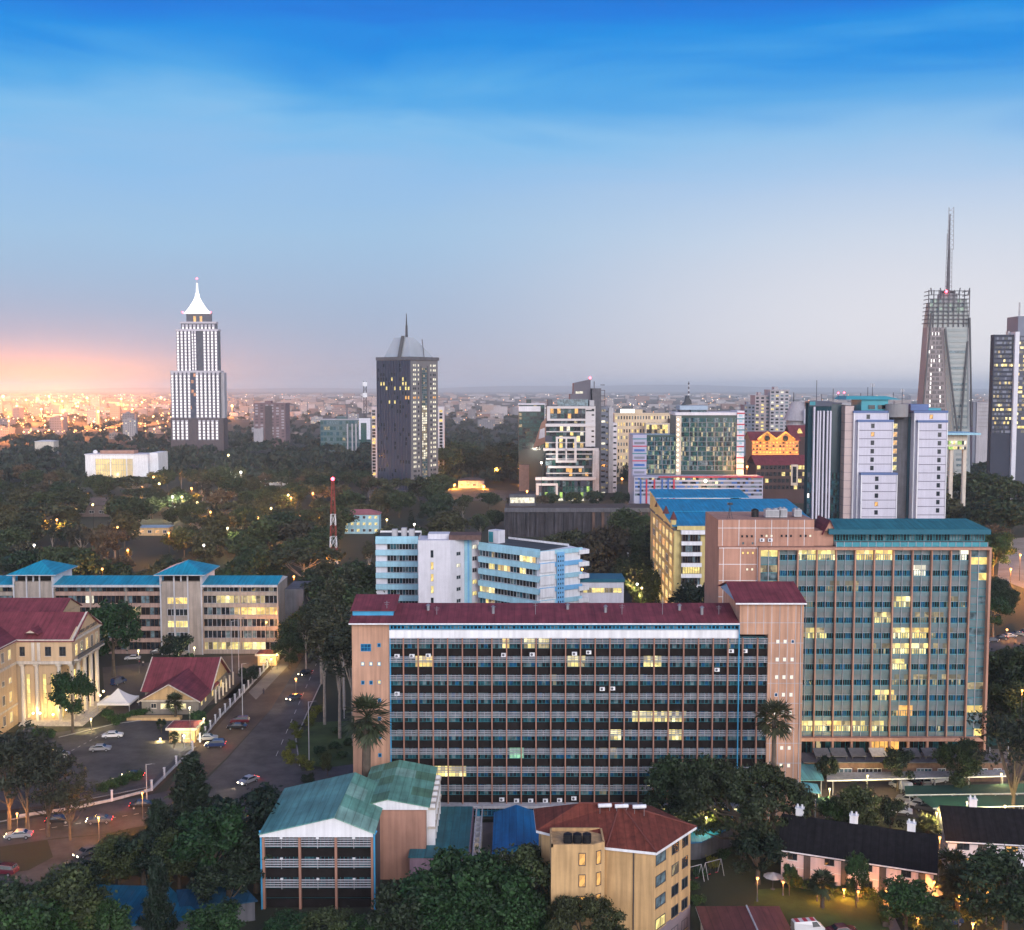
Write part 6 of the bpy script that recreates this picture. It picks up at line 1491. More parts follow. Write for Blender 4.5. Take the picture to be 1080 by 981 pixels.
# distant city blocks out to the haze
def distant():
    protos = []
    for k in range(6):
        wl = [M('far_wall_white', (.34, .33, .34), .8, .1, .02), M('far_wall_grey', (.20, .195, .21), .8, .1, .02), M('far_wall_tan', (.27, .225, .205), .8, .1, .02)][k % 3]
        m = MB(); w, d, h = [(26, 14, 14), (18, 16, 24), (40, 16, 9), (22, 18, 34), (34, 14, 18), (15, 15, 8)][k]
        m.box(-w/2, w/2, -d/2, d/2, 0, h, wl); m.box(-w/2-.3, w/2+.3, -d/2-.3, d/2+.3, h+.01, h+.8, wl); m.box(-w*.2, w*.1, -d*.2, d*.2, h+.82, h+3, wl)
        nf = max(2, int(h/3.4)); nx = max(4, int(w/3.2))
        for f in range(nf):
            for i in range(nx):
                xa = -w/2+w*(i+.25)/nx; lit_ = random.random() < .17
                front_rect(m, xa, xa+w*.5/nx, h*(f+.3)/nf, h*(f+.75)/nf, random.choice([ly, lw, lww, lo_]) if lit_ else M('far_window', (.07, .07, .08), .4), -d/2-.08)
        o = m.build('distant_building', None, (0, -400-60*k, 0)); protos.append(o)
    n = 0; names = ['white', 'grey', 'tan', 'white', 'grey', 'tan']; sh = ['broad', 'squat', 'long low', 'tall', 'wide', 'small']
    used = set(); rnd = random.Random(21)
    zones = [(-20, 180, 'left of the glowing spire tower'), (236, 398, 'between the spire tower and the dark tower'), (462, 560, 'between the dark tower and the stacked block'), (648, 720, 'behind the cream hotel'), (720, 830, 'behind the green glass block'), (1000, 1050, 'beyond the antenna tower')]
    def near_label(u): 
        for a, b, s in zones:
            if a <= u <= b: return s
        return 'far off in the haze'
    rows = [(464, 15), (458, 17), (452, 20), (447, 24), (442, 28), (437.5, 32), (433.5, 34), (430, 36), (427.5, 36)]
    for v, cnt in rows:
        for i in range(cnt):
            u = (i+rnd.random())*1100/cnt-10; k = rnd.choice([0, 0, 1, 2, 2, 4, 4, 5, 5, 3] if u < 700 else [0, 2, 4, 5, 2])
            p = gnd(u, v+rnd.uniform(-1.5, 1.5)); s = rnd.uniform(.8, 1.25)
            if 395 < u < 470 and v > 440: continue
            if v > 455 and u > 330: continue
            lab = f'{sh[k]} {names[k]} block of the hazy city {near_label(u)}'
            if k not in used: o = protos[k]; used.add(k); o.location = (p.x, p.y, 0); o.scale = (s, s, s)
            else: o = protos[k].copy(); COL.objects.link(o); o.location = (p.x, p.y, 0); o.scale = (s, s, s*rnd.uniform(.8, 1.2))
            o.rotation_euler[2] = rnd.uniform(-.35, .35); tag(o, lab, 'building', 'distant city blocks')
    for k, o in enumerate(protos):
        if k not in used: bpy.data.objects.remove(o)
    # the mass beyond, too many to count
    m = MB(); ms = [MATS['far_wall_white'], MATS['far_wall_grey'], MATS['far_wall_tan'], M('far_tin_roof', (.20, .13, .11), .8)]
    for i in range(1100):
        u = rnd.uniform(-40, 1100); v = 416.5+rnd.random()**1.6*24; p = gnd(u, v); w = rnd.uniform(10, 40)*.5*(1+p.y/6000); h = rnd.uniform(5, 16)*(1.8 if rnd.random() < .12 else 1)
        m.box(p.x-w, p.x+w, p.y-w*.5, p.y+w*.5, 0, h, rnd.choice(ms))
        if rnd.random() < .5: front_rect(m, p.x-w*.6, p.x-w*.6+rnd.uniform(2, 6), h*.4, h*.4+2.2, rnd.choice([ly, lw, lww, lo_, dotw]), p.y-w*.5-.1)
    m.build('distant_city', kind='stuff')
    # lights of the city: thousands of lamps on far streets
    m = MB(); cols = [emit('far_sodium', (1, .40, .10), 4), emit('far_warm', (1, .60, .26), 4), emit('far_white', (1, .88, .74), 4)]
    def star(u, v, h, r, c):
        p = gnd(u, v); x, y, z = p.x, p.y, h; i = len(m.v); m.v += [(x-r, y, z), (x+r, y, z), (x, y-r, z), (x, y+r, z), (x, y, z-r), (x, y, z+r)]
        for f in ((0, 2, 5), (2, 1, 5), (1, 3, 5), (3, 0, 5), (2, 0, 4), (1, 2, 4), (3, 1, 4), (0, 3, 4)): m.f.append(tuple(i+q for q in f)); m.mi.append(m.mat(c))
    for i in range(620):
        u = rnd.uniform(-30, 1080); v = 417+rnd.random()**1.4*32; D = gnd(u, v).y
        if 395 < u < 470 and v > 440: continue
        star(u, v, rnd.uniform(6, 12), D/1158*rnd.choice([.35, .45, .55]), rnd.choice(cols))
    for i in range(330):
        u = rnd.triangular(-30, 240, 20); v = 417+rnd.random()**1.2*46; D = gnd(u, v).y; star(u, v, rnd.uniform(7, 12), D/1158*rnd.choice([.5, .7, .9, 1.2]), rnd.choice([cols[0], cols[0], cols[1]]))
    for i in range(18): star(20+i*5.2, 424+.16*i, 12, 3.2, cols[0])
    for i in range(14): star(122+i*4.3, 430+.05*i, 12, 3.0, cols[0])
    for i in range(7): star(57+i*11, 462-.9*i, 10, 1.1, cols[0])
    m.build('distant_lights', kind='stuff')
    for k_, (u, v, pw) in enumerate(((-14, 436, 9e6), (18, 440, 5e6), (44, 446, 4e6), (66, 432, 7e6), (92, 426, 9e6), (128, 428, 7e6), (170, 426, 6e6), (140, 446, 2.5e6), (4, 424, 9e6), (28, 430, 8e6), (52, 424, 9e6), (80, 436, 4e6), (104, 450, 2.5e6), (150, 434, 3e6), (66, 462, .9e6), (10, 466, .7e6), (245, 440, 1.5e6))):
        p = gnd(u, v); t = thing('floodlight_mast', 'tall sodium floodlight mast over the far streets left of the spire tower' if u < 200 else 'tall sodium floodlight mast right of the spire tower', 'floodlight', (p.x, p.y, 0), 0, 'far floodlight masts')
        r = p.y/1158*(.8 if k_ % 2 else 1); o = MB(); o.tube((0, 0, 0), (0, 0, 30), .3*r, dgrey, n=4); o.build('pole', t); o = MB(); o.ball((0, 0, 30), 1.35*r, emit('sodium_flood', (1, .46, .12), 5), 6); o.build('lamp_head', t)
        point_light(t, (0, -3*r, 33), pw*1.6, (1, .30, .07), 2.0*r)
distant()
# ================================================================== RED AND WHITE MAST
def lattice_mast():
    D = 440.0; c = at(352, 600, D); t = thing('lattice_mast', 'red and white lattice radio mast with red beacon rising from the trees', 'radio mast', (c.x, D, 0))
    zt = at(352, 507, D).z; rdm = M('mast_red', (.26, .04, .032), .6, .1); n = 9
    w = lambda f: 1.7*(1-f)+.45*f
    for k in range(n):
        f0, f1 = k/n, (k+1)/n; z0, z1 = zt*f0, zt*f1; mt = rdm if k % 2 == 0 or k > 6 else white; m = MB()
        C0 = [(sx_*w(f0), sy_*w(f0), z0) for sx_, sy_ in ((-1, -1), (1, -1), (1, 1), (-1, 1))]; C1 = [(sx_*w(f1), sy_*w(f1), z1) for sx_, sy_ in ((-1, -1), (1, -1), (1, 1), (-1, 1))]
        for i in range(4):
            m.tube(C0[i], C1[i], .11, mt, n=4); j = (i+1) % 4
            m.tube(C0[i], C1[j], .06, mt, n=4); m.tube(C0[j], C1[i], .06, mt, n=4); m.tube(C1[i], C1[j], .06, mt, n=4)
        m.build('mast_section', t)
    m = MB(); m.ball((0, 0, zt+.7), .75, redl, 8); m.build('beacon', t)
    q = at(385, 410, 1500); t2 = thing('lattice_mast', 'thin dark lattice mast far away left of the dark tower', 'radio mast', (q.x, 1500, 0)); m = MB(); zt = at(385, 402, 1500).z
    for i in range(12): z0, z1 = zt*i/12, zt*(i+1)/12; m.tube((-2, 0, z0), (2, 0, z1), .35, dgrey, n=3); m.tube((2, 0, z0), (-2, 0, z1), .35, dgrey, n=3)
    m.tube((-2, 0, 0), (-2, 0, zt), .5, dgrey, n=3); m.tube((2, 0, 0), (2, 0, zt), .5, dgrey, n=3); m.build('frame', t2)
    m = MB(); m.box(-3.2, 3.2, -1, 1, zt-7, zt-1, white); m.box(-3, 3, -1, 1, zt-22, zt-16, white); m.build('antenna_panel', t2)
lattice_mast()

# ================================================================== TREES
def leaf_mesh(name, pts, nrm, size, mat, seed, jitter=.9, aspect=1.7, droop=0.0):
    rng = np.random.default_rng(seed); n = len(pts)
    d = nrm + rng.normal(0, jitter, (n, 3)); d /= np.linalg.norm(d, axis=1)[:, None]+1e-9
    r = rng.normal(0, 1, (n, 3)); r[:, 2] -= droop; a = np.cross(d, r); a /= np.linalg.norm(a, axis=1)[:, None]+1e-9; b = np.cross(d, a)
    s = size*rng.uniform(.6, 1.3, n)[:, None]
    a = a*s*aspect*.5; b = b*s*.5
    V = np.stack([pts-a, pts-b*.9+a*.1, pts+a, pts+b*.9+a*.1], 1).reshape(-1, 3)
    me = bpy.data.meshes.new(name); me.vertices.add(n*4); me.vertices.foreach_set('co', V.astype(np.float32).ravel())
    me.loops.add(n*4); me.loops.foreach_set('vertex_index', np.arange(n*4, dtype=np.int32)); me.polygons.add(n); me.polygons.foreach_set('loop_start', np.arange(0, n*4, 4, dtype=np.int32)); me.polygons.foreach_set('loop_total', np.full(n, 4, np.int32))
    me.materials.append(mat); me.update(calc_edges=True); me.validate()
    return me
def clumps(rng, n, rad, center, rc, flat=0.0, shell=.55):
    out = []
    for _ in range(n):
        v = rng.normal(0, 1, 3); v /= np.linalg.norm(v); v[2] = abs(v[2])*(1 if rng.random() < .72 else -1)
        q = rng.uniform(shell, 1.0)
        out.append((np.array(center)+v*np.array(rad)*q, rc*rng.uniform(.45, 1.4)))
    return out
def leaves_on(rng, cl, per, squash=.75):
    P, Nn = [], []
    for c, r in cl:
        k = int(per*(r**2)); v = rng.normal(0, 1, (k, 3)); v /= np.linalg.norm(v, axis=1)[:, None]
        q = np.where(rng.random((k, 1)) < .12, rng.uniform(1.0, 1.55, (k, 1)), rng.uniform(.55, 1.05, (k, 1))); p = v*q*r; p[:, 2] *= squash; P.append(c+p); Nn.append(v)
    return np.concatenate(P), np.concatenate(Nn)
def trunk_mesh(mb, h, r0, cl, m, rng, lean=.0, limbs=7, fork=.45):
    top = Vector((lean*h, 0, h)); mb.tube((0, 0, -.2), top*fork, r0, m, r0*.7, 7); mb.tube(top*fork, top, r0*.7, m, r0*.35, 6)
    for c, r in sorted(cl, key=lambda q: rng.random())[:limbs]:
        f = rng.uniform(fork*.8, .9); s = top*f; e = Vector(c); k = s.lerp(e, .5)+Vector((0, 0, -.06*(e-s).length)); mb.tube(s, k, r0*.38, m, r0*.24, 5); mb.tube(k, e, r0*.24, m, r0*.09, 5)
KIND = {}
def kind(name, crown_me, trunk_mb, h, desc):
    me = crown_me; KIND[name] = dict(crown=me, trunk=trunk_mb, h=h, desc=desc, first=True)
def make_kinds():
    g1 = leafmat('leaf_broad', (.029, .044, .017)); g2 = leafmat('leaf_olive', (.044, .046, .020)); g3 = leafmat('leaf_dark', (.012, .022, .011)); g4 = leafmat('leaf_bright', (.026, .056, .016)); g5 = leafmat('leaf_dry', (.062, .045, .026)); g6 = leafmat('leaf_palm', (.050, .055, .024), .3)
    rng = np.random.default_rng(5)
    def broad(nm, seed, h, rx, rz, nc, rc, per, size, mat, tm, desc, zc=None, r0=.38):
        rng = np.random.default_rng(seed); zc = zc or h-rz*.95
        cl = clumps(rng, nc, (rx, rx*rng.uniform(.85, 1.05), rz), (0, 0, zc), rc); P, Nn = leaves_on(rng, cl, per)
        t = MB(); trunk_mesh(t, zc, r0, cl, tm, rng); kind(nm, leaf_mesh('crown', P, Nn, size, mat, seed), t, h, desc)
    broad('broad_far_a', 1, 15, 6.8, 5.2, 30, 2.2, 26, .78, g1, trunk_m, 'rounded dark green tree'); broad('broad_far_b', 2, 17, 6.2, 6.6, 30, 2.2, 26, .78, g2, trunk_m, 'tall olive tree'); broad('broad_far_c', 3, 13, 7.5, 4.0, 28, 2.2, 26, .78, g1, trunk_m, 'wide low green tree'); broad('broad_far_d', 4, 14, 6.0, 4.6, 22, 1.8, 22, .8, g5, trunk_p, 'thin brownish tree')
    broad('broad_near_a', 11, 11, 4.6, 4.2, 46, 1.25, 105, .36, g4, trunk_m, 'bright green leafy tree'); broad('broad_near_b', 12, 12, 5.2, 4.6, 48, 1.35, 100, .36, g1, trunk_m, 'dark green leafy tree'); broad('broad_near_c', 13, 9, 3.2, 3.4, 34, 1.0, 120, .32, g3, trunk_m, 'dense blackish green tree')
    # spreading flat umbrella crown
    rng = np.random.default_rng(31); cl = []
    for _ in range(95):
        a = rng.uniform(0, 2*math.pi); r = math.sqrt(rng.random())*9.2; cl.append((np.array([r*math.cos(a), r*math.sin(a), 12.6-.034*r*r+rng.uniform(-1.6, .9)]), rng.uniform(.9, 1.7)))
    for _ in range(30):
        a = rng.uniform(0, 2*math.pi); r = rng.uniform(5, 9.5); cl.append((np.array([r*math.cos(a), r*math.sin(a), rng.uniform(5.5, 9)]), rng.uniform(.8, 1.4)))
    P, Nn = leaves_on(rng, cl, 85, .55); t = MB(); trunk_mesh(t, 8.0, .6, cl, trunk_m, rng, limbs=16, fork=.3); kind('umbrella', leaf_mesh('crown', P, Nn, .34, leafmat('leaf_acacia', (.028, .037, .015)), 31), t, 14, 'huge spreading tree')
    rng = np.random.default_rng(32); cl = []
    for _ in range(40):
        a = rng.uniform(0, 2*math.pi); r = math.sqrt(rng.random())*7.5; cl.append((np.array([r*math.cos(a), r*math.sin(a), 9.5-.03*r*r+rng.uniform(-.7, .5)]), rng.uniform(1.0, 1.8)))
    P, Nn = leaves_on(rng, cl, 26, .45); t = MB(); trunk_mesh(t, 7.0, .4, cl, trunk_p, rng, limbs=12, fork=.3); kind('acacia', leaf_mesh('crown', P, Nn, .7, g2, 32), t, 10.5, 'flat topped acacia')
    # tall eucalyptus: bare pale trunk, loose high crown
    rng = np.random.default_rng(33); cl = clumps(rng, 20, (3.0, 3.0, 5.2), (0, 0, 16.5), 1.25, shell=.25); P, Nn = leaves_on(rng, cl, 60, 1.1); t = MB(); trunk_mesh(t, 18, .3, cl, trunk_p, rng, .02, 9, .55); kind('gum', leaf_mesh('crown', P, Nn, .42, leafmat('leaf_gum', (.034, .040, .022)), 33, droop=1.0), t, 21, 'pale trunked gum tree')
    rng = np.random.default_rng(39); cl = clumps(rng, 75, (5.6, 5.6, 4.8), (0, 0, 9.6), .85, shell=.2); P, Nn = leaves_on(rng, cl, 40, .9); t = MB(); trunk_mesh(t, 10, .3, cl, trunk_m, rng, .02, 16, .3); kind('wispy', leaf_mesh('crown', P, Nn, .30, leafmat('leaf_wispy', (.030, .032, .018)), 39, aspect=2.4), t, 15, 'wispy dark tree')
    # feathery casuarina / cypress
    rng = np.random.default_rng(34); P = []; Nn = []; t = MB(); t.tube((0, 0, 0), (0, 0, 12.5), .22, trunk_m, .05)
    for _ in range(120):
        z = rng.uniform(1.0, 12.6); rr = (1-(z/13.2))**.75*3.5*rng.uniform(.6, 1.1)+.25; a = rng.uniform(0, 2*math.pi); e = np.array([rr*math.cos(a), rr*math.sin(a), z+rr*.75]); s = np.array([0, 0, z])
        k = int(36+rr*26); f = rng.random((k, 1))**.7; P.append(s+(e-s)*f+rng.normal(0, .22, (k, 3))); Nn.append(rng.normal(0, 1, (k, 3))); t.tube(s, e, .05, trunk_m, .015, 3)
    kind('feathery', leaf_mesh('crown', np.concatenate(P), np.concatenate(Nn), .26, g3, 34, aspect=3.4), t, 13, 'dark feathery conifer')
    # narrow cypress
    rng = np.random.default_rng(35); cl = [(np.array([rng.normal(0, .3), rng.normal(0, .3), z]), 1.75*(1-z/13)+.35) for z in np.linspace(.9, 12, 20)]; P, Nn = leaves_on(rng, cl, 60, 1.0); t = MB(); t.tube((0, 0, 0), (0, 0, 10), .2, trunk_m, .05); kind('cypress', leaf_mesh('crown', P, Nn, .36, g3, 35), t, 12.5, 'dark pointed cypress')
    # fan palm
    def palm(nm, seed, h, skirt, rr, mat):
        rng = np.random.default_rng(seed); mbp = MB(); T = MB(); T.tube((0, 0, -.1), (.15, 0, h*.5), .42 if skirt else .3, trunk_m, .36 if skirt else .24, 9); T.tube((.15, 0, h*.5), (0, 0, h), .36 if skirt else .24, trunk_m, .33 if skirt else .2, 9)
        for i in range(70):
            a = rng.uniform(0, 2*math.pi); el_ = rng.uniform(-1.15 if skirt else -.9, 1.3); L_ = rr*rng.uniform(.75, 1.1); d = Vector((math.cos(a)*math.cos(el_), math.sin(a)*math.cos(el_), math.sin(el_))); base = Vector((0, 0, h+.1)); tip = base+d*L_*.55
            mbp.tube(base, tip, .035, mat, .02, 3); s = d.cross(Vector((0, 0, 1))).normalized(); up = s.cross(d)
            for q in range(9):
                an = (q-4)*.30; dd = (d*math.cos(an)+s*math.sin(an)); e = tip+dd*L_*.55+Vector((0, 0, -.28*L_*rng.random())); w = up*.0+s.cross(dd).cross(dd).normalized()*.07 if False else dd.cross(up).normalized()*.085
                mbp.poly([tip, tip.lerp(e, .5)-w, e, tip.lerp(e, .5)+w], mat)
        me = bpy.data.meshes.new('crown'); me.from_pydata(mbp.v, [], mbp.f); me.materials.append(mat); me.update(); kind(nm, me, T, h+1.5, 'fan palm with shaggy crown' if skirt else 'slim fan palm')
    palm('palm_thick', 36, 9.5, True, 2.1, g6); palm('palm_slim', 37, 12.5, False, 2.2, leafmat('leaf_palm_dark', (.032, .040, .02), .3)); palm('palm_small', 38, 3.2, False, 1.9, g6)
    # shrubs
    rng = np.random.default_rng(40); cl = clumps(rng, 16, (1.3, 1.3, .9), (0, 0, .9), .6, shell=.3); P, Nn = leaves_on(rng, cl, 190); t = MB(); trunk_mesh(t, .9, .07, cl, trunk_m, rng, limbs=5); kind('shrub', leaf_mesh('crown', P, Nn, .24, g4, 40), t, 2.0, 'rounded shrub')
    rng = np.random.default_rng(41); cl = clumps(rng, 16, (1.4, 1.2, .9), (0, 0, .9), .6, shell=.3); P, Nn = leaves_on(rng, cl, 170); t = MB(); trunk_mesh(t, .9, .07, cl, trunk_m, rng, limbs=5); kind('shrub_yellow', leaf_mesh('crown', P, Nn, .24, leafmat('leaf_yellow', (.085, .095, .014)), 41), t, 2.0, 'yellow green shrub')
make_kinds()
NM = {'broad': 'broadleaf_tree', 'umbre': 'spreading_tree', 'wispy': 'wispy_tree', 'acaci': 'acacia_tree', 'gum': 'gum_tree', 'feath': 'conifer_tree', 'cypre': 'cypress_tree', 'palm_': 'palm_tree', 'shrub': 'shrub'}
def tree(k, loc, h, label, group=None, rot=None, wide=1.0):
    d = KIND[k]; nm = NM[k[:5]] if k[:5] in NM else NM[k]
    cat = nm.split('_')[-1] if nm == 'shrub' else ('palm' if 'palm' in nm else 'tree')
    t = thing(nm, label, cat, (loc[0], loc[1], 0), random.uniform(0, 6.28) if rot is None else rot, group)
    s = h/d['h']; t.scale = (s*wide, s*wide, s)
    if d['first']: d['to'] = d['trunk'].build('trunk', t); d['first'] = False
    else: o = d['to'].copy(); COL.objects.link(o); o.parent = t
    o = bpy.data.objects.new('crown', d['crown']); COL.objects.link(o); o.parent = t
    return t
def tr(k, u, vtop, D, label, wide=1.0, group=None, rot=None):
    """tree whose top shows at pixel (u, vtop) when it stands at distance D"""
    p = at(u, vtop, D); return tree(k, (p.x, D), p.z, label, group, rot, wide)
# --- foreground and named trees
def tf(k, u, vtop, h, label, wide=1.0, rot=None):
    """tree of height h whose top shows at pixel (u, vtop)"""
    return tr(k, u, vtop, (H-h)/math.tan(TH+math.atan((vtop-490.5)/FPX)), label, wide, None, rot)
tf('umbrella', 785, 806, 16, 'huge dark spreading tree between the pink stair tower and the row house', 1.0, .4)
tf('broad_near_b', 715, 806, 13.5, 'tall dark leafy tree behind the beige hotel roof', 1.0); tf('broad_near_b', 745, 808, 14, 'leafy tree at the left flank of the huge spreading tree', .9)
tr('palm_thick', 387, 738, 186, 'stout fan palm with shaggy crown before the pink end wall'); tr('palm_slim', 817, 743, 183, 'slim leaning fan palm before the pink stair tower')
for k, u, v, h, l, w in (('feathery', 200, 796, 16, 'dark feathery conifer beside the road junction', 1.15), ('feathery', 166, 846, 13, 'dark feathery conifer left of the bright green tree', 1.1), ('broad_near_a', 222, 857, 13, 'bright green leafy tree left of the slatted block', 1.1), ('broad_near_c', 262, 832, 14, 'dense dark tree against the slatted block corner', 1.2), ('broad_near_c', 270, 868, 11, 'low dark tree at the slatted block left wall', 1.2), ('broad_near_c', 240, 912, 8, 'dark tree under the bright green tree', 1.5),
  ('broad_near_b', 125, 886, 8.5, 'dark leafy tree inside the road bend', 1.2), ('broad_near_c', 150, 876, 9.5, 'dense dark tree behind the one inside the road bend', 1.3), ('broad_near_b', 60, 928, 12, 'dark leafy tree at the bottom left corner', 1.3), ('broad_near_a', 112, 952, 9, 'small bright green tree before the teal blue shed', .8), ('broad_near_a', 30, 950, 11, 'green tree at the lower left edge', 1.2), ('feathery', 165, 906, 14, 'feathery conifer rising before the teal blue shed', .7), ('broad_near_c', 88, 908, 7, 'round dark tree beside the road bend', 1.4), ('broad_near_a', 222, 962, 8, 'green tree before the navy roofed shed', 1.3), ('broad_near_b', 188, 880, 9, 'dark leafy tree between the two dark conifers', 1.1), ('broad_near_b', 10, 940, 12, 'dark tree in the lower left corner of the photo', 1.2),
  ('broad_near_a', 484, 905, 13, 'tallest bright green tree before the lilac annex', 1.25), ('broad_near_a', 455, 926, 11, 'bright green tree below the lilac annex wall', 1.2), ('broad_near_a', 522, 918, 12, 'bright green tree left of the beige hotel', 1.2), ('broad_near_c', 424, 935, 11, 'dark tree at the right corner of the slatted block', 1.1), ('broad_near_b', 558, 896, 13, 'dark leafy tree between the blue hut and the beige hotel', 1.0), ('broad_near_a', 545, 950, 9, 'low bright green tree at the foot of the beige stair tower', 1.3), ('broad_near_a', 490, 950, 9, 'low bright green tree at the bottom edge', 1.4),
  ('umbrella', 618, 946, 11, 'grey green flat crowned tree before the beige hotel wall', .72), ('broad_near_b', 345, 966, 5.5, 'low dark tree before the slatted block', 1.7), ('broad_near_a', 303, 966, 5.5, 'low green tree at the foot of the slatted block', 1.5), ('broad_near_a', 385, 970, 5, 'low green tree at the right foot of the slatted block', 1.6),
  ('wispy', 6, 758, 20, 'wispy tree at the left edge over the car park', 1.1), ('wispy', 48, 788, 16, 'wispy dark tree over the car park corner', 1.1), ('wispy', 26, 772, 18, 'thin loose tree over the lower road', 1.1), ('wispy', 72, 815, 12, 'small wispy tree beside the lower road', 1.1), ('wispy', 1072, 738, 22, 'tall wispy dark tree at the right edge beside the red lit road', 1.0)): tf(k, u, v, h, l, w)
tr('broad_near_a', 75, 710, 244, 'rounded green tree on the courthouse forecourt', .8); tr('broad_near_a', 118, 636, 292, 'tall green tree behind the courthouse pediment', .85); tr('broad_near_c', 186, 668, 296, 'dark bushy tree behind the maroon hall', 1.1)
for i, (u, v, D) in enumerate(((322, 650, 300), (338, 632, 285), (352, 612, 300), (362, 640, 262), (341, 655, 250), (357, 668, 240), (330, 610, 330), (368, 600, 320), (347, 590, 345), (372, 650, 235), (310, 640, 335))): tr('gum', u, v, D, 'tall gum tree with bare pale trunk in the row left of the pink end wall', 1.15, 'gum trees along the road')
for i, (u, v, D) in enumerate(((312, 655, 310), (305, 670, 300), (325, 640, 320), (362, 618, 305), (385, 598, 330), (340, 600, 350), (300, 625, 345))): tr('broad_near_b', u, v, D, 'dark leafy tree of the clump above the road', 1.1, 'dark trees above the road')
tr('broad_near_b', 1012, 782, 205, 'round dark tree before the low brown wing, the larger', .95); tr('broad_near_c', 948, 788, 208, 'small dark tree before the low brown wing', .9); tr('broad_near_c', 872, 797, 209, 'short dark tree beside the teal sheet roof', .8)
tr('broad_near_b', 908, 834, 182, 'leafy dark tree behind the row house roof', .95); tr('broad_near_c', 940, 840, 186, 'dark tree beside the small green net', .9); tr('broad_near_a', 880, 842, 184, 'green tree over the brown gate', .8)
tr('palm_small', 978, 862, 178, 'short palm with yellow lit fronds between the row houses'); tr('palm_small', 968, 866, 180, 'short palm left of the yellow lit palm'); tr('broad_near_a', 957, 930, 151, 'bushy green tree before the row house right end', 1.1); tr('broad_near_b', 1062, 905, 150, 'dark spreading tree at the lower right edge', 1.25); tr('palm_small', 1005, 898, 163, 'drooping palm before the second row house'); tr('palm_small', 1012, 915, 158, 'low drooping palm beside the red garden path'); tr('broad_near_a', 904, 901, 160, 'slim young tree before the row house front', .5); tr('broad_near_a', 833, 912, 164, 'young tree at the row house left end', .5); tr('palm_small', 868, 920, 160, 'tiny palm before the row house wall')
tr('broad_near_b', 990, 955, 148, 'dark shrub tree beside the garden path', 1.3); tr('broad_near_c', 800, 880, 168, 'dark tree under the huge spreading tree', 1.4)
tr('palm_small', 184, 732, 254, 'small palm in front of the maroon hall'); tr('palm_small', 183, 772, 233, 'small palm beside the lit gatehouse'); tr('broad_near_c', 170, 758, 244, 'round dark bush tree left of the gatehouse', .9); tr('broad_near_c', 262, 702, 282, 'dark bush beside the far guardhouse', 1.2); tr('broad_near_a', 208, 750, 246, 'green bush behind the gatehouse lamp', 1.0)
tr('broad_near_b', 345, 795, 216, 'dark tree on the garden lawn left of the pink end wall', .6); tr('broad_near_c', 325, 815, 208, 'round dark tree beside the teal roof corner', 1.0)
for u, v, D, l in ((688, 552, 395, 'dark cypress beside the yellow building'), (657, 560, 440, 'dark cypress before the embankment'), (672, 548, 480, 'dark cypress nearest the turreted gable')): tr('cypress', u, v, D, l, 1.2)
for u, v, D, k in ((668, 588, 385, 'broad_near_b'), (690, 605, 365, 'broad_near_b'), (680, 570, 440, 'broad_near_b'), (700, 585, 395, 'broad_near_c'), (640, 560, 430, 'broad_far_d'), (625, 572, 400, 'broad_far_d'), (610, 560, 440, 'acacia'), (665, 540, 470, 'broad_near_b'), (735, 612, 322, 'broad_near_c')): tr(k, u, v, D, 'tree in the yard between the angled white building and the yellow building', 1.0, 'trees of the yard')
# --- shrubs and hedges
for i, (u, v) in enumerate(((303, 800), (308, 790), (306, 806), (314, 778), (318, 806), (326, 812), (311, 770), (330, 758), (327, 766), (335, 752))): p = gnd(u, v); tree('shrub_yellow', (p.x, p.y), 1.9, 'yellow green shrub along the garden kerb left of the pink end wall', 'yellow kerb shrubs')
for i, (u, v) in enumerate(((336, 795), (352, 790), (361, 800), (343, 806), (368, 786), (355, 775))): p = gnd(u, v); tree('shrub', (p.x, p.y), 1.8, 'dark shrub on the garden lawn left of the pink end wall', 'garden lawn shrubs')
for i, (u, v) in enumerate(((40, 776), (52, 778), (34, 772), (118, 762), (124, 764), (132, 760), (150, 755), (140, 757), (160, 752), (114, 756), (108, 835), (118, 832), (127, 828), (137, 824), (145, 822), (212, 776), (216, 768))): p = gnd(u, v); tree('shrub', (p.x, p.y), 2.0, 'dark shrub edging the courthouse car park', 'courthouse shrubs')
for i, (u, v) in enumerate(((842, 936), (856, 938), (893, 943), (915, 946), (968, 962), (985, 966), (1000, 950), (1022, 945), (1040, 956), (1015, 972), (728, 940), (738, 925), (752, 915), (765, 905), (735, 955))): p = gnd(u, v); tree('shrub' if i % 3 else 'shrub_yellow', (p.x, p.y), 1.7, 'low garden shrub near the row houses', 'garden shrubs')
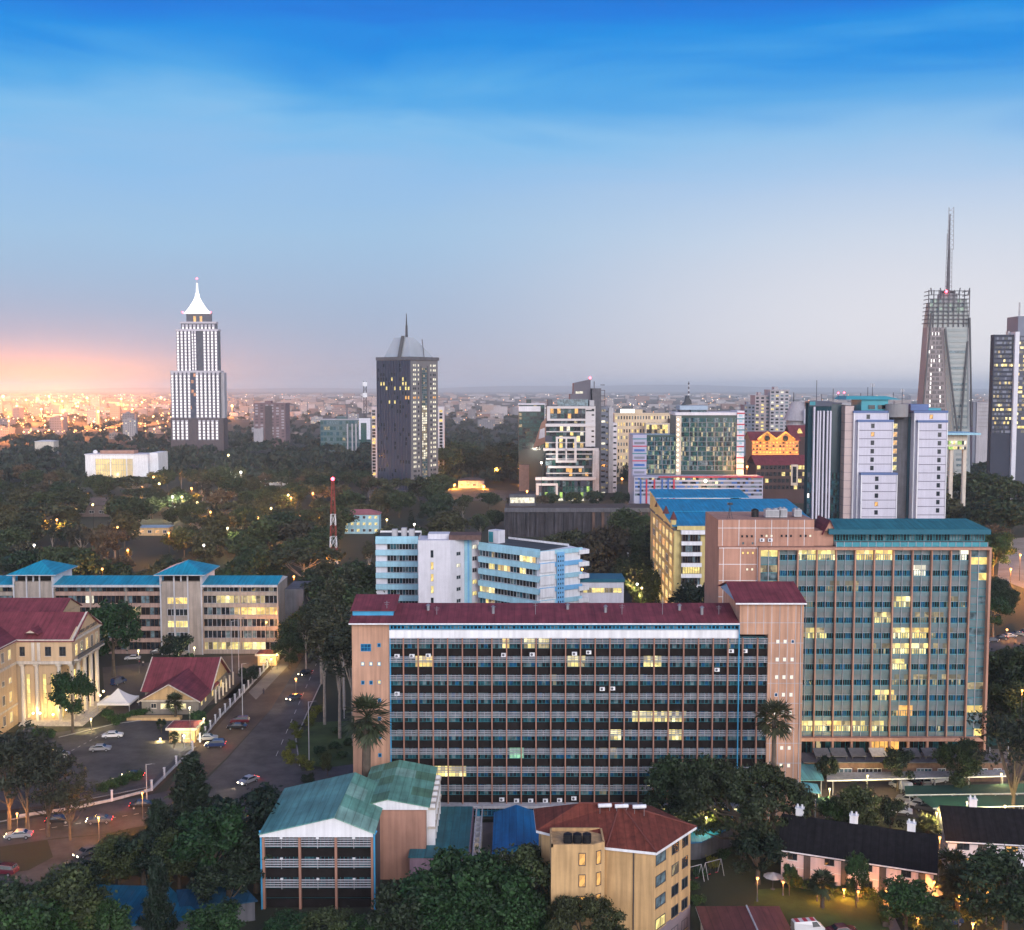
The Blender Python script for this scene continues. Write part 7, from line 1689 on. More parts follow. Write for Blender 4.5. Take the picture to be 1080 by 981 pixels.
def hedge(name, pix, w, h, label):
    P = [gnd(u, v) for u, v in pix]; rng = np.random.default_rng(len(label)); pts = []; nr = []; c0 = P[0]; m = MB()
    t = thing(name, label, 'hedge', (c0.x, c0.y, 0))
    for a, b in zip(P[:-1], P[1:]):
        d = b-a; L_ = d.length; dn = d.normalized(); s = Vector((-dn.y, dn.x, 0)); n = int(L_*w*h*150)+40
        f = rng.random(n)*L_; g_ = rng.uniform(-.5, .5, n)*w; z = rng.random(n)*h; side = rng.random(n); z = np.where(side < .45, h*rng.uniform(.9, 1.05, n), z); g_ = np.where(side >= .45, np.sign(g_)*w*.5, g_)
        A = np.array(a-c0)[None]+f[:, None]*np.array(dn)[None]+g_[:, None]*np.array(s)[None]; A[:, 2] = z; pts.append(A); N_ = np.where((side < .45)[:, None], np.array([[0, 0, 1.]]), np.sign(g_)[:, None]*np.array(s)[None]); nr.append(N_)
        A0, B0 = a-c0, b-c0; k = s*w*.42; m.prism([A0-k, B0-k, B0+k, A0+k], 0, h*.9, trunk_m)
    m.build('branch_core', t); o = bpy.data.objects.new('foliage', leaf_mesh('foliage', np.concatenate(pts), np.concatenate(nr), .22, leafmat('leaf_hedge', (.055, .085, .016), .35), 5, .6)); COL.objects.link(o); o.parent = t
hedge('hedge', [(832, 934), (874, 940), (926, 950)], 1.1, .9, 'clipped green hedge along the lawn under the row house'); hedge('hedge', [(926, 951), (930, 966), (934, 978)], 1.0, .9, 'short clipped hedge beside the garden path'); hedge('hedge', [(953, 974), (1000, 984)], 1.3, 1.0, 'bright clipped hedge at the bottom right of the path'); hedge('hedge', [(978, 955), (1020, 964)], 1.2, 1.1, 'clipped hedge beside the second row house lawn')
# --- park trees: scattered rows from the near slope to the far edge
rp_ = random.Random(11)
LM = [(0, 60, 'at the left edge'), (60, 170, 'around the white pavilion'), (170, 250, 'below the spire tower'), (250, 330, 'below the twin shafted block'), (330, 400, 'around the red and white mast'), (400, 480, 'in front of the dark tower'), (480, 560, 'right of the white slab')]
def wherel(u):
    for a, b, s in LM:
        if a <= u < b: return s
    return 'behind the angled building'
def scatter(D, u0, u1, step, hmin, hmax, kinds, group, jd, avoid=(), lab=None):
    x = at(u0, 500, D).x; xe = at(u1, 500, D).x
    while x < xe:
        k = rp_.choice(kinds); Dj = D+rp_.uniform(-jd, jd); u, v, _ = project((x, Dj, 8)); h = rp_.uniform(hmin, hmax)
        ok = True
        for (a, b, da, db) in avoid:
            if a <= u <= b and da <= Dj <= db: ok = False
        if ok:
            far = 'far' if D > 800 else 'near' if D < 560 else 'middle'
            tree(k, (x, Dj), h, lab or f"{KIND[k]['desc']} of the {far} park {wherel(u)}", group, None, rp_.uniform(.85, 1.45))
        x += step*rp_.uniform(.75, 1.25)
bk = ['broad_far_a', 'broad_far_a', 'broad_far_b', 'broad_far_c', 'broad_far_c', 'broad_far_d', 'acacia', 'gum', 'broad_far_b', 'cypress']
AV = ((84, 172, 850, 905), (356, 405, 440, 600), (340, 364, 425, 446), (138, 190, 455, 590), (82, 124, 545, 675))
D = 372.0
while D < 880:
    scatter(D, -25, 300 if D < 400 else 395 if D < 520 else 525 if D < 640 else 470 if D < 775 else 400, 12.5+D*.004, 9.5, 18.5, bk, 'park trees', 12, AV); D *= 1.072
scatter(690, 466, 575, 14, 8, 12, ['broad_far_a', 'broad_far_c', 'broad_far_d'], 'trees below the lit road', 25, lab='tree between the angled white building and the orange lit road'); scatter(900, 468, 560, 13, 22, 32, ['broad_far_a', 'broad_far_b', 'broad_far_c'], 'trees right of the dark tower', 50, lab='tall tree of the grove right of the white slab'); scatter(980, 468, 556, 15, 22, 30, ['broad_far_a', 'broad_far_b'], 'trees right of the dark tower', 40, lab='tall tree of the grove right of the white slab')
scatter(700, 580, 690, 14, 8, 12, ['broad_far_a', 'broad_far_c'], 'trees on the embankment', 15, lab='small tree on the deck below the stacked block')
scatter(560, 1004, 1090, 9, 16, 24, ['broad_far_a', 'broad_far_b', 'broad_far_c'], 'trees right of the white panel tower', 25, ((1024, 1100, 470, 545), ), lab='large tree of the grove right of the white panelled tower'); scatter(640, 1020, 1095, 10, 24, 30, ['broad_far_a', 'broad_far_b'], 'trees right of the white panel tower', 30, lab='large tree of the grove right of the white panelled tower'); scatter(520, 1002, 1090, 12, 11, 15, ['broad_far_a', 'broad_far_d'], 'trees right of the white panel tower', 8, ((1052, 1100, 480, 540), ), lab='large tree of the grove right of the white panelled tower')
scatter(760, 795, 860, 10, 12, 15, ['broad_far_a', 'broad_far_c'], 'trees before the brown block', 10, lab='dark tree before the dark brown brick block'); scatter(650, 700, 800, 11, 9, 12, ['broad_far_a', 'broad_far_c'], 'trees before the podium', 8, lab='tree before the striped podium of the green glass block')
for u, v, D, k in ((1048, 562, 440, 'broad_near_a'), (1046, 610, 372, 'broad_near_b'), (1066, 622, 375, 'broad_near_b'), (1048, 630, 340, 'broad_near_a'), (1056, 690, 255, 'broad_near_b'), (1075, 685, 250, 'broad_near_b'), (1048, 712, 248, 'broad_near_c'), (1066, 720, 240, 'broad_near_b'), (1080, 700, 245, 'broad_near_c'), (1044, 704, 262, 'broad_near_c')): tr(k, u, v, D, 'green tree of the strip between the teal slab and the right edge', 1.0, 'trees right of the teal slab')

def far_wood():
    rng = np.random.default_rng(77); P, Nn = [], []
    def blob(x, y, h, r):
        k = 34; v = rng.normal(0, 1, (k, 3)); v /= np.linalg.norm(v, axis=1)[:, None]; v[:, 2] = np.abs(v[:, 2])*.9-.25
        P.append(np.array([x, y, h*.55])+v*np.array([r, r, h*.45])*rng.uniform(.7, 1.05, (k, 1))); Nn.append(v)
    n = 0
    while n < 2300:
        D = 880*math.exp(rng.random()*1.55); u = rng.uniform(-30, 1110); _, v, _d = project((0, D, 0))
        if 84 < u < 172 and 840 < D < 910: continue
        if D > 1700 and rng.random() < .45: continue
        if 176 < u < 240 and D < 1350 and D > 1290: continue
        x = (u-540)/1158*D; blob(x, D, rng.uniform(9, 15), rng.uniform(6, 10)); n += 1
    o = bpy.data.objects.new('far_wood', leaf_mesh('far_wood', np.concatenate(P), np.concatenate(Nn), 4.2, leafmat('leaf_far', (.030, .036, .019), .6), 3, .5)); COL.objects.link(o); o['kind'] = 'stuff'
far_wood()
# ================================================================== CARS
tyre = M('tyre_rubber', (.012, .012, .012), .8, .1); rimm = M('wheel_rim', (.3, .3, .32), .35, .1, metal=.6); hl_on = emit('headlight_on', (1, .86, .55), 14); hl_off = M('lamp_glass', (.5, .5, .5), .2, .05, spec=.8); tl_on = emit('tail_light_on', (1, .03, .03), 7); tl_off = M('tail_lens', (.22, .01, .01), .3, .05)
def car_proto(kind_, paint, on):
    prof = {'sedan': [(-2.2, .45), (-2.2, .82), (-1.75, .98), (-1.45, 1.0), (-.85, 1.42), (.45, 1.44), (1.15, 1.0), (2.05, .86), (2.2, .6), (2.2, .38)], 'suv': [(-2.2, .45), (-2.22, 1.0), (-2.1, 1.2), (-1.85, 1.72), (.35, 1.76), (.95, 1.18), (1.95, 1.02), (2.15, .7), (2.15, .42)], 'van': [(-2.3, .45), (-2.3, 1.9), (-2.1, 2.0), (1.1, 2.0), (1.75, 1.25), (2.2, 1.0), (2.28, .45)]}[kind_]
    t = thing('parked_car', 'car', 'car'); W_ = .84; m = MB(); roofz = max(p[1] for p in prof); belt = {'sedan': .98, 'suv': 1.12, 'van': 1.2}[kind_]
    wd = lambda z: W_ if z <= belt else W_-(z-belt)*.32
    A = [(x, -wd(z), z) for x, z in prof]; B = [(x, wd(z), z) for x, z in prof]; m.loft(B, A, paint); m.build('body', t)
    ups = [p for p in prof if p[1] >= belt-.02]; xs_ = [p[0] for p in ups]
    g_ = MB()
    top = [(x, z) for x, z in prof if z > belt+.15]; xa, xb = top[0][0], top[-1][0]; lo_x = [p[0] for p in prof if abs(p[1]-belt) < .12] ; x0 = min(lo_x) if lo_x else xa-.3; x1 = max(lo_x) if lo_x else xb+.6
    x0 = min(x0, xa) if kind_ != 'van' else .2; xa = xa if kind_ != 'van' else .25
    for s in (-1, 1):
        zb_, zt_ = belt+.03, roofz-.1; q = [(x0+.22, s*(wd(zb_)+.006), zb_), (x1-.18, s*(wd(zb_)+.006), zb_), (xb-.02, s*(wd(zt_)+.006), zt_), (xa+.08, s*(wd(zt_)+.006), zt_)]; g_.poly(q if s < 0 else q[::-1], glA)
    i1 = prof.index(top[-1]); p, q = Vector((prof[i1][0], 0, prof[i1][1])), Vector((prof[i1+1][0], 0, prof[i1+1][1])); n = Vector((q.z-p.z, 0, p.x-q.x)).normalized()*-.01
    a, b = p.lerp(q, .12)-n*-1, p.lerp(q, .9)-n*-1
    g_.poly([(a.x+.012, -wd(a.z)*.92, a.z+.012), (b.x+.012, -wd(b.z)*.92, b.z+.012), (b.x+.012, wd(b.z)*.92, b.z+.012), (a.x+.012, wd(a.z)*.92, a.z+.012)], glA)
    i0 = prof.index(top[0])
    if kind_ != 'van': p, q = Vector((prof[i0][0], 0, prof[i0][1])), Vector((prof[i0-1][0], 0, prof[i0-1][1])); a, b = p.lerp(q, .12), p.lerp(q, .88); g_.poly([(a.x-.012, wd(a.z)*.9, a.z+.012), (b.x-.012, wd(b.z)*.9, b.z+.012), (b.x-.012, -wd(b.z)*.9, b.z+.012), (a.x-.012, -wd(a.z)*.9, a.z+.012)], glA)
    g_.build('glazing', t)
    for x in (-1.35, 1.35):
        for s in (-1, 1): w = MB(); w.tube((0, -.1, 0), (0, .1, 0), .33, tyre, n=14); wo_ = w.build('wheel', t, (x, s*.78, .33)); r_ = MB(); r_.tube((0, s*.101, 0), (0, s*.115, 0), .2, rimm, n=10); r_.build('rim', wo_)
    for s in (-1, 1):
        h_ = MB(); h_.box(-.03, .03, -.16, .16, -.08, .08, hl_on if on else hl_off); h_.build('headlight', t, (prof[-2][0]+.0, s*.6, .68)); h_ = MB(); h_.box(-.03, .03, -.12, .12, -.07, .07, tl_on if on else tl_off); h_.build('tail_light', t, (prof[0][0]-.01, s*.63, .76 if kind_ == 'sedan' else .95))
    return t
paints = {'white': M('white_car_paint', (.62, .62, .63), .25, .04, spec=.6), 'silver': M('silver_car_paint', (.36, .37, .39), .28, .04, metal=.4, spec=.6), 'black': M('black_car_paint', (.015, .016, .02), .2, .04, spec=.7), 'blue': M('blue_car_paint', (.02, .04, .11), .22, .04, spec=.7), 'maroon': M('maroon_car_paint', (.10, .015, .025), .22, .04, spec=.7), 'grey': M('grey_car_paint', (.10, .10, .11), .25, .04, spec=.6), 'pickup': M('cyan_car_paint', (.05, .32, .45), .3, .04, spec=.6)}
PROTO = {}
def car(kind_, col, u, v, yaw, label, on=False, group=None, z=0.06):
    key = (kind_, col, on); p = gnd(u, v, z)
    if key not in PROTO: t = PROTO[key] = car_proto(kind_, paints[col], on); t.location = p; t.rotation_euler[2] = R(yaw)
    else: t = dup(PROTO[key], p, R(yaw))
    t['label'] = label
    if group: t['group'] = group
    elif 'group' in t: del t['group']
    if on:
        d = bpy.data.lights.new('headlamp', 'SPOT'); d.energy = 2600; d.color = (1, .80, .5); d.spot_size = R(70); d.spot_blend = .8; d.shadow_soft_size = .15; o = bpy.data.objects.new('headlamp', d); COL.objects.link(o); o.parent = t; o.location = (2.4, 0, .7); o.rotation_euler = (R(78), 0, R(-90))
        d = bpy.data.lights.new('rear_lamp', 'POINT'); d.energy = 45; d.color = (1, .05, .04); d.shadow_soft_size = .2; o = bpy.data.objects.new('rear_lamp', d); COL.objects.link(o); o.parent = t; o.location = (-2.6, 0, .8)
    return t
car('sedan', 'white', 119, 778, 10, 'white saloon parked on the courthouse car park, nearest the gate'); car('sedan', 'silver', 106, 792, 8, 'silver saloon below the white saloon on the courthouse car park'); car('sedan', 'grey', 34, 773, 8, 'grey saloon at the foot of the courthouse wing'); car('sedan', 'silver', 62, 799, 190, 'pale car half hidden by the wispy trees'); car('sedan', 'black', 140, 821, 188, 'black saloon with lit headlights beside the person in green vest', True)
car('suv', 'maroon', 253, 763, 185, 'maroon car parked behind the dark car on the road verge'); car('sedan', 'black', 250, 769, 185, 'dark car parked in front of the maroon car on the road verge'); car('suv', 'blue', 227, 788, 186, 'dark blue car with red tail lights at the gatehouse entry', True); car('sedan', 'silver', 219, 781, 10, 'silver car behind the dark blue car at the gatehouse entry')
car('suv', 'white', 151, 688, 200, 'white car parked below the lit college windows, left one'); car('suv', 'grey', 166, 690, 200, 'grey car parked below the college building'); car('suv', 'white', 251, 688, 190, 'white car below the dark bushes of the college yard'); car('van', 'white', 250, 680, 190, 'white van in the college yard'); car('suv', 'black', 240, 686, 170, 'black car in the college yard beside the white van'); car('van', 'white', 295, 684, 190, 'white van beside the far guardhouse'); car('sedan', 'silver', 298, 690, 190, 'silver car beside the far guardhouse'); car('sedan', 'white', 140, 696, 190, 'white saloon behind the courthouse tree'); car('suv', 'grey', 196, 700, 180, 'grey car behind the maroon hall'); car('van', 'blue', 125, 722, 70, 'small blue van behind the white marquee tent')
car('sedan', 'silver', 262, 826, 236, 'silver car with bright headlights driving down the road junction', True); car('sedan', 'black', 322, 712, 242, 'black car with headlights coming down the tree lined road', True); car('sedan', 'grey', 310, 738, 242, 'grey car with headlights following on the tree lined road', True)
for i, (u, v, yaw) in enumerate(((20, 884, 190), (62, 868, 10), (105, 868, 190), (92, 902, 235), (150, 852, 10))): car('sedan', ['silver', 'black', 'grey', 'grey', 'black'][i], u, v, yaw, ['silver car with lights at the left end of the lower road', 'black car with red tail lights on the lower road', 'grey car with headlights on the lower road', 'grey car with lights turning in the road bend', 'black car with lights on the lower road below the gate'][i], True, z=.1)
car('suv', 'maroon', 4, 922, 170, 'maroon car at the left edge below the road bend', z=.1)
for i, (k, c, u, v, yaw, l) in enumerate((('van', 'white', 950, 833, 120, 'white van at the left end of the green net canopy'), ('suv', 'silver', 972, 827, 100, 'silver car under the long grey canopy'), ('suv', 'white', 988, 826, 20, 'white car under the farther green net, right one'), ('sedan', 'silver', 958, 846, 150, 'silver saloon parked at an angle beside the dark tree'), ('sedan', 'white', 967, 851, 150, 'white saloon nearest the yellow lamp'), ('suv', 'grey', 978, 856, 150, 'grey car behind the yellow lamp'), ('sedan', 'white', 949, 858, 160, 'white saloon behind the row house roof'), ('sedan', 'black', 962, 826, 100, 'black car under the grey canopy'), ('suv', 'white', 1045, 748, 150, 'white car beside the red lit road right of the teal slab'), ('suv', 'silver', 1040, 744, 150, 'silver car behind the white car right of the teal slab'), ('van', 'pickup', 1056, 548, 5, 'bright cyan van on the far car park'), ('sedan', 'white', 1071, 545, 0, 'white car at the right end of the far car park row'))): car(k, c, u, v, yaw, l)
for i in range(7): car(['sedan', 'suv'][i % 2], ['grey', 'silver', 'black', 'white', 'silver', 'blue', 'white'][i], 1020+i*6.5, 543.5+.2*(i % 3), 80, 'car in the far car park row right of the teal roof', group='cars of the far car park row')
for i in range(6): car('sedan', ['grey', 'silver', 'black', 'white', 'silver', 'grey'][i], 1022+i*7, 531+(i % 2), 20, 'car under the trees beyond the far lawn', group='cars under the far trees')
for i in range(5): car('sedan', ['grey', 'black', 'silver'][i % 3], 1046+i*9, 677-i*2.2, 190 if i % 2 else 10, 'car with lights on the road crossing behind the teal slab', True, 'cars on the crossing road')
car('sedan', 'grey', 1060, 772, 135, 'grey car with red tail lights on the road below the right trees', True)
car('van', 'white', 852, 984, 8, 'white van with red roof stripes below the lawn'); car('sedan', 'maroon', 888, 986, 8, 'maroon car beside the striped van below the lawn'); car('suv', 'blue', 1000, 976, 20, 'dark blue car in front of the bright garden lamp')
m = MB(); 
rv = [o for o in COL.objects if o.get('label') == 'white van with red roof stripes below the lawn'][0]
for x in (-1.7, -.5, .6): m.box(x-.3, x+.3, -.55, .55, 2.004, 2.012, M('red_paint'))
m.build('roof_stripe', rv)

# ================================================================== FENCES, LAMPS, SMALL THINGS
def fence(name, label, pix, h, spacing, pillar=.35):
    P = [gnd(u, v) for u, v in pix]; c0 = P[0]; t = thing(name, label, 'fence', (c0.x, c0.y, 0)); r = MB(); 
    for a, b in zip(P[:-1], P[1:]):
        d = b-a; n = max(1, int(d.length/spacing)); dn = d.normalized(); s = Vector((-dn.y, dn.x, 0))
        for i in range(n):
            p = a.lerp(b, i/n)-c0; q = MB(); k = pillar/2; q.box(-k, k, -k, k, 0, h+.15, white2); q.box(-k-.05, k+.05, -k-.05, k+.05, h+.153, h+.25, white2); q.build('pillar', t, p, math.atan2(d.y, d.x))
        A, B = a-c0, b-c0; k = s*.09; r.prism([A-k, B-k, B+k, A+k], .0, .55, lgrey)
        for z in (.9, 1.25, h-.05): r.tube(A+Vector((0, 0, z)), B+Vector((0, 0, z)), .035, darkst, n=4)
        nb = int(d.length/.35)
        for i in range(nb): p = A.lerp(B, i/nb); r.box(p.x-.015, p.x+.015, p.y-.015, p.y+.015, .55, h, darkst)
    r.build('railing', t)
fence('fence', 'white pillared railing fence along the tree lined road beside the hall', [(211, 783), (232, 757), (262, 726), (289, 697)], 1.9, 4.0); fence('fence', 'white pillared railing fence round the lower corner of the courthouse car park', [(203, 792), (186, 808), (160, 834), (118, 845), (76, 854), (20, 862)], 1.9, 5.5)
LAMPC = {'y': (1, .74, .26), 'o': (1, .36, .055), 'w': (1, .93, .78), 'g': (1, .88, .40)}
LM_ = {k: emit('street_lamp_glow_'+n, c, {'o': 2.0, 'y': 1.7, 'w': 4, 'g': 1.7}[k]) for (k, c), n in zip(LAMPC.items(), ('yellow', 'orange', 'white', 'green'))}
def lamp(u, v, D, col, power, label, r=None, group=None, name='street_lamp', arm=False):
    if 450 < D < 700 and u < 420: D = (H-14.2)/math.tan(TH+math.atan((v-490.5)/FPX))
    p = at(u, v, D); t = thing(name, label, 'street lamp' if name == 'street_lamp' else 'garden lamp', (p.x, D, 0), 0, group); r = r or max(.22, D/1158*1.25)
    m = MB(); m.cyl(0, 0, 0, .35, .16, .12, dgrey, 8); m.tube((0, 0, .35), (0, 0, p.z-r*.6), .075 if D < 400 else .12, dgrey if D < 300 else dark, .055 if D < 400 else .1); m.build('pole', t)
    m = MB(); m.ball((0, 0, p.z), r, LM_[col], 10); m.build('lamp_head', t)
    m = MB(); m.cyl(0, 0, p.z+r*1.02, p.z+r*1.25, r*1.1, r*.2, dgrey, 10); m.build('lamp_cap', t)
    if D > 350: power *= (4.5 if col == 'o' else 2.0) if u < 430 else 1.5
    if 180 < D < 200 and u < 200: power *= 3
    if u > 840 and v > 800: power *= 2.6
    if power: point_light(t, (0, -r*1.3, p.z-r*1.2), power, LAMPC[col], r)
    return t
for u, v, D, c, p, l in ((55, 791, 226, 'y', 1500, 'yellow lamp among the wispy trees over the car park'), (96, 758, 246, 'y', 1800, 'bright yellow lamp before the portico steps'), (169, 779, 238, 'y', 1400, 'yellow lamp left of the gatehouse'), (200, 746, 236, 'g', 1500, 'yellow lamp on the tall post beside the gatehouse'), (146, 686, 296, 'y', 1500, 'yellow lamp in the college yard behind the portico'), (205, 683, 294, 'g', 1500, 'greenish yellow lamp before the college tower'), (281, 656, 312, 'o', 5200, 'orange lamp at the right end of the college building'), (292, 690, 300, 'y', 1100, 'yellow lamp at the far guardhouse, the taller'), (286, 695, 299, 'y', 600, 'yellow lamp at the far guardhouse, the lower'), (215, 758, 241, 'g', 1000, 'bright lamp with green sign glow beside the fence'), (194, 776, 234, 'w', 600, 'white lamp at the gatehouse front wall')): lamp(u, v, D, c, p, l)
for u, v, D, c, p, l in ((182, 524, 660, 'w', 26000, 'brightest white park lamp below the spire tower'), (192, 524, 655, 'y', 9000, 'yellow park lamp right of the brightest white one'), (208, 530, 640, 'y', 9000, 'yellow park lamp farther right below the spire tower'), (254, 498, 820, 'w', 30000, 'white park lamp below the brown twin shafted block'), (241, 480, 950, 'y', 6000, 'small yellow park lamp below the spire tower foot'), (82, 516, 760, 'g', 5000, 'greenish park lamp by the brown roofed house'), (162, 503, 780, 'o', 14000, 'orange park lamp right of the white pavilion'), (155, 506, 775, 'o', 9000, 'orange park lamp before the white pavilion'), (202, 515, 700, 'o', 9000, 'orange park lamp on the park path'), (240, 557, 520, 'g', 4000, 'greenish lamp low in the dark trees'), (307, 525, 650, 'o', 9000, 'orange lamp left of the mast beacon'), (304, 522, 655, 'y', 5000, 'yellow lamp left of the mast beacon'), (330, 520, 640, 'o', 16000, 'orange lamp lighting trees beside the mast'), (437, 553, 450, 'w', 1800, 'white lamp behind the angled building trees'), (408, 548, 470, 'y', 3000, 'yellow lamp left of the angled building trees'), (135, 580, 440, 'o', 4000, 'orange lamp in the near dark trees'), (60, 548, 600, 'o', 5000, 'orange lamp low in the park at the left'), (98, 532, 640, 'y', 3000, 'yellow lamp beside the brown roofed long house'), (124, 556, 560, 'o', 4000, 'orange lamp left of the blue roofed kiosk'), (178, 562, 550, 'o', 7000, 'orange lamp at the front of the blue roofed kiosk'), (150, 514, 690, 'o', 6000, 'orange lamp below the white pavilion'), (168, 510, 690, 'y', 3000, 'yellow lamp below the white pavilion right corner'), (222, 540, 590, 'o', 5000, 'orange lamp on the dark park slope'), (272, 546, 560, 'o', 5000, 'orange lamp among trees left of the mast'), (286, 536, 600, 'y', 3000, 'yellow lamp among trees left of the mast'), (316, 545, 560, 'o', 8000, 'orange lamp nearest the mast'), (190, 500, 690, 'o', 5000, 'orange lamp below the spire tower base'), (215, 575, 500, 'w', 1200, 'small white lamp low in the park'), (36, 575, 500, 'w', 1200, 'small white lamp low in the park at the left edge'), (108, 600, 480, 'o', 2500, 'orange lamp just above the college roof'), (310, 608, 380, 'o', 5000, 'orange lamp lighting the tree by the college'), (356, 610, 425, 'o', 6000, 'orange lamp at the foot of the red and white mast')): lamp(u, v, D, c, p, l)
for u, v, D, c, p, l in ((150, 836, 193, 'o', 1600, 'added orange lamp lighting the lower road by the gate'), (104, 862, 184, 'o', 2000, 'added orange lamp lighting the road bend'), (18, 858, 188, 'o', 700, 'added orange lamp lighting the left end of the lower road'), (312, 716, 276, 'o', 900, 'orange street lamp on the tree lined road')): lamp(u, v, D, c, p, l)  # first three are added to give the lower road its orange light
for i, (u, v) in enumerate(((466, 511), (479, 511), (510, 513))): lamp(u, v, 845, 'o', 60000, ['orange street lamp beside the dark tower foot, leftmost', 'orange street lamp beside the dark tower foot, middle one', 'orange street lamp on the lit road before the grove'][i], 1.4)
for u, v, D, c, p, l in ((524, 494, 900, 'o', 60000, 'orange street lamp at the bridge under the grove'), (556, 518, 730, 'o', 20000, 'orange lamp at the foot of the orange pylon'), (571, 488, 745, 'w', 9000, 'white floodlight at the left of the stacked block'), (656, 505, 740, 'o', 9000, 'orange lamp in the lane right of the stacked block'), (788, 492, 690, 'o', 30000, 'orange lamp between the striped pier and the gabled hotel'), (690, 530, 560, 'y', 2500, 'yellow lamp on the embankment trees'), (672, 616, 335, 'w', 700, 'white lamp in the yard trees, lower'), (677, 620, 332, 'y', 600, 'yellow lamp in the yard trees'), (614, 600, 345, 'o', 14000, 'orange lamp lighting the bare tree behind the annex')): lamp(u, v, D, c, p, l)
for u, v, D, c, p, l in ((1076, 585, 440, 'o', 70000, 'bright lamp flooding the forecourt at the right edge, upper'), (1066, 600, 425, 'o', 60000, 'bright lamp flooding the forecourt at the right edge, lower'), (1062, 664, 336, 'o', 2200, 'added orange lamp lighting the crossing road behind the teal slab'), (1040, 672, 338, 'o', 1500, 'orange lamp at the teal slab end of the crossing road'), (1078, 728, 232, 'o', 1800, 'orange lamp in the right trees'), (988, 857, 178, 'y', 2200, 'yellow lamp beside the second green net'), (991, 883, 169, 'o', 900, 'orange lamp at the gap between the row houses'), (915, 818, 205, 'y', 2500, 'lamp under the long grey canopy'), (1020, 846, 192, 'g', 1600, 'lamp under the nearer green net'), (1060, 850, 190, 'y', 1500, 'lamp under the right end of the nearer green net'), (700, 868, 184, 'g', 700, 'lamp behind the beige hotel under the trees'), (745, 862, 180, 'y', 1600, 'lamp under the huge spreading tree'), (875, 832, 198, 'y', 1500, 'lamp beside the brown gate'), (1056, 816, 205, 'y', 900, 'lamp at the right end of the long grey canopy')): lamp(u, v, D, c, p, l)  # one orange lamp behind the teal slab is added to light the crossing road
for u, v, D, c, p, l in ((905, 940, 162, 'o', 260, 'garden lamp at the foot of the slim young tree'), (1012, 945, 152, 'o', 300, 'garden lamp in the bushes before the second row house'), (826, 930, 164, 'o', 260, 'garden lamp at the left corner of the row house'), (968, 968, 148, 'o', 260, 'low garden lamp beside the clipped hedge'), (890, 938, 163, 'o', 420, 'glowing garden lamp before the row house porch'), (985, 930, 160, 'o', 330, 'garden lamp at the row house right end'), (1041, 940, 155, 'o', 330, 'garden lamp beside the red path'), (1026, 974, 147, 'o', 520, 'brightest garden lamp at the bottom right'), (799, 926, 162, 'o', 520, 'garden lamp at the trunk of the huge spreading tree'), (726, 922, 158, 'w', 420, 'white garden lamp right of the beige hotel'), (862, 938, 162, 'o', 220, 'low garden lamp at the row house left half'), (935, 940, 162, 'o', 220, 'low garden lamp at the row house right half')): lamp(u, v, D, c, p, l, .24, name='garden_lamp')
# tall unlit poles along the road
for u, vb, vt, l in ((245, 710, 655, 'tall grey pole beside the hall, left of two'), (252, 712, 652, 'tall grey pole beside the hall, right of two'), (256, 762, 700, 'grey street pole on the road verge'), (363, 758, 690, 'grey street pole on the garden lawn'), (326, 802, 740, 'grey pole at the garden kerb'), (155, 846, 806, 'concrete post at the car park corner')):
    p = gnd(u, vb); zt = at(u, vt, p.y).z; t = thing('utility_pole', l, 'pole', (p.x, p.y, 0)); m = MB(); m.tube((0, 0, 0), (0, 0, zt), .12, lgrey, .07); m.build('shaft', t); m = MB(); m.tube((0, 0, zt-.1), (1.3, 0, zt+.1), .05, lgrey); m.box(1.1, 1.7, -.1, .1, zt+.02, zt+.16, dgrey); m.build('arm', t)
# parasols and garden furniture
for u, v, l, c in ((983, 955, 'grey round garden parasol before the row house right end', lgrey), (815, 938, 'grey round garden parasol beside the maroon roofed cottage', lgrey), (1024, 925, 'grey garden parasol before the orange lit door', lgrey)):
    p = gnd(u, v); t = thing('parasol', l, 'parasol', (p.x, p.y, 0)); m = MB(); m.tube((0, 0, 0), (0, 0, 2.5), .04, dgrey); m.build('pole', t); m = MB(); m.cyl(0, 0, 2.1, 2.75, 1.5, .05, c, 10); m.build('canopy', t); m = MB(); m.cyl(0, 0, 0, .1, .35, .35, dgrey, 10); m.build('base', t)
def swing(u, v, label):
    p = gnd(u, v); t = thing('swing_frame', label, 'swing', (p.x, p.y, 0), .5); m = MB()
    for x in (-1.6, 1.6):
        for y in (-.8, .8): m.tube((x, y, 0), (x, 0, 2.5), .05, lgrey)
    m.tube((-1.6, 0, 2.5), (1.6, 0, 2.5), .05, lgrey); m.build('frame', t)
    for x in (-.7, .7): m = MB(); m.tube((x-.2, 0, .5), (x-.2, 0, 2.5), .012, dgrey, n=3); m.tube((x+.2, 0, .5), (x+.2, 0, 2.5), .012, dgrey, n=3); m.box(x-.24, x+.24, -.1, .1, .46, .5, M('red_paint')); m.build('seat', t)
swing(731, 930, 'grey swing frame on the garden beside the beige hotel'); swing(752, 924, 'second grey swing frame nearer the huge spreading tree')
t = thing('gate', 'brown slatted gate beside the pink stair tower and the green net', 'gate', tuple(gnd(847, 862))); m = MB(); br = M('brown_gate', (.13, .07, .05), .8)
for i in range(9): m.box(-2+i*.45, -1.62+i*.45, 0, .06, .1, 3.4, br)
m.build('slat_panel', t); m = MB(); m.box(-2.2, -2.02, -.1, .15, 0, 3.7, lgrey); m.box(2.1, 2.28, -.1, .15, 0, 3.7, lgrey); m.build('post', t)

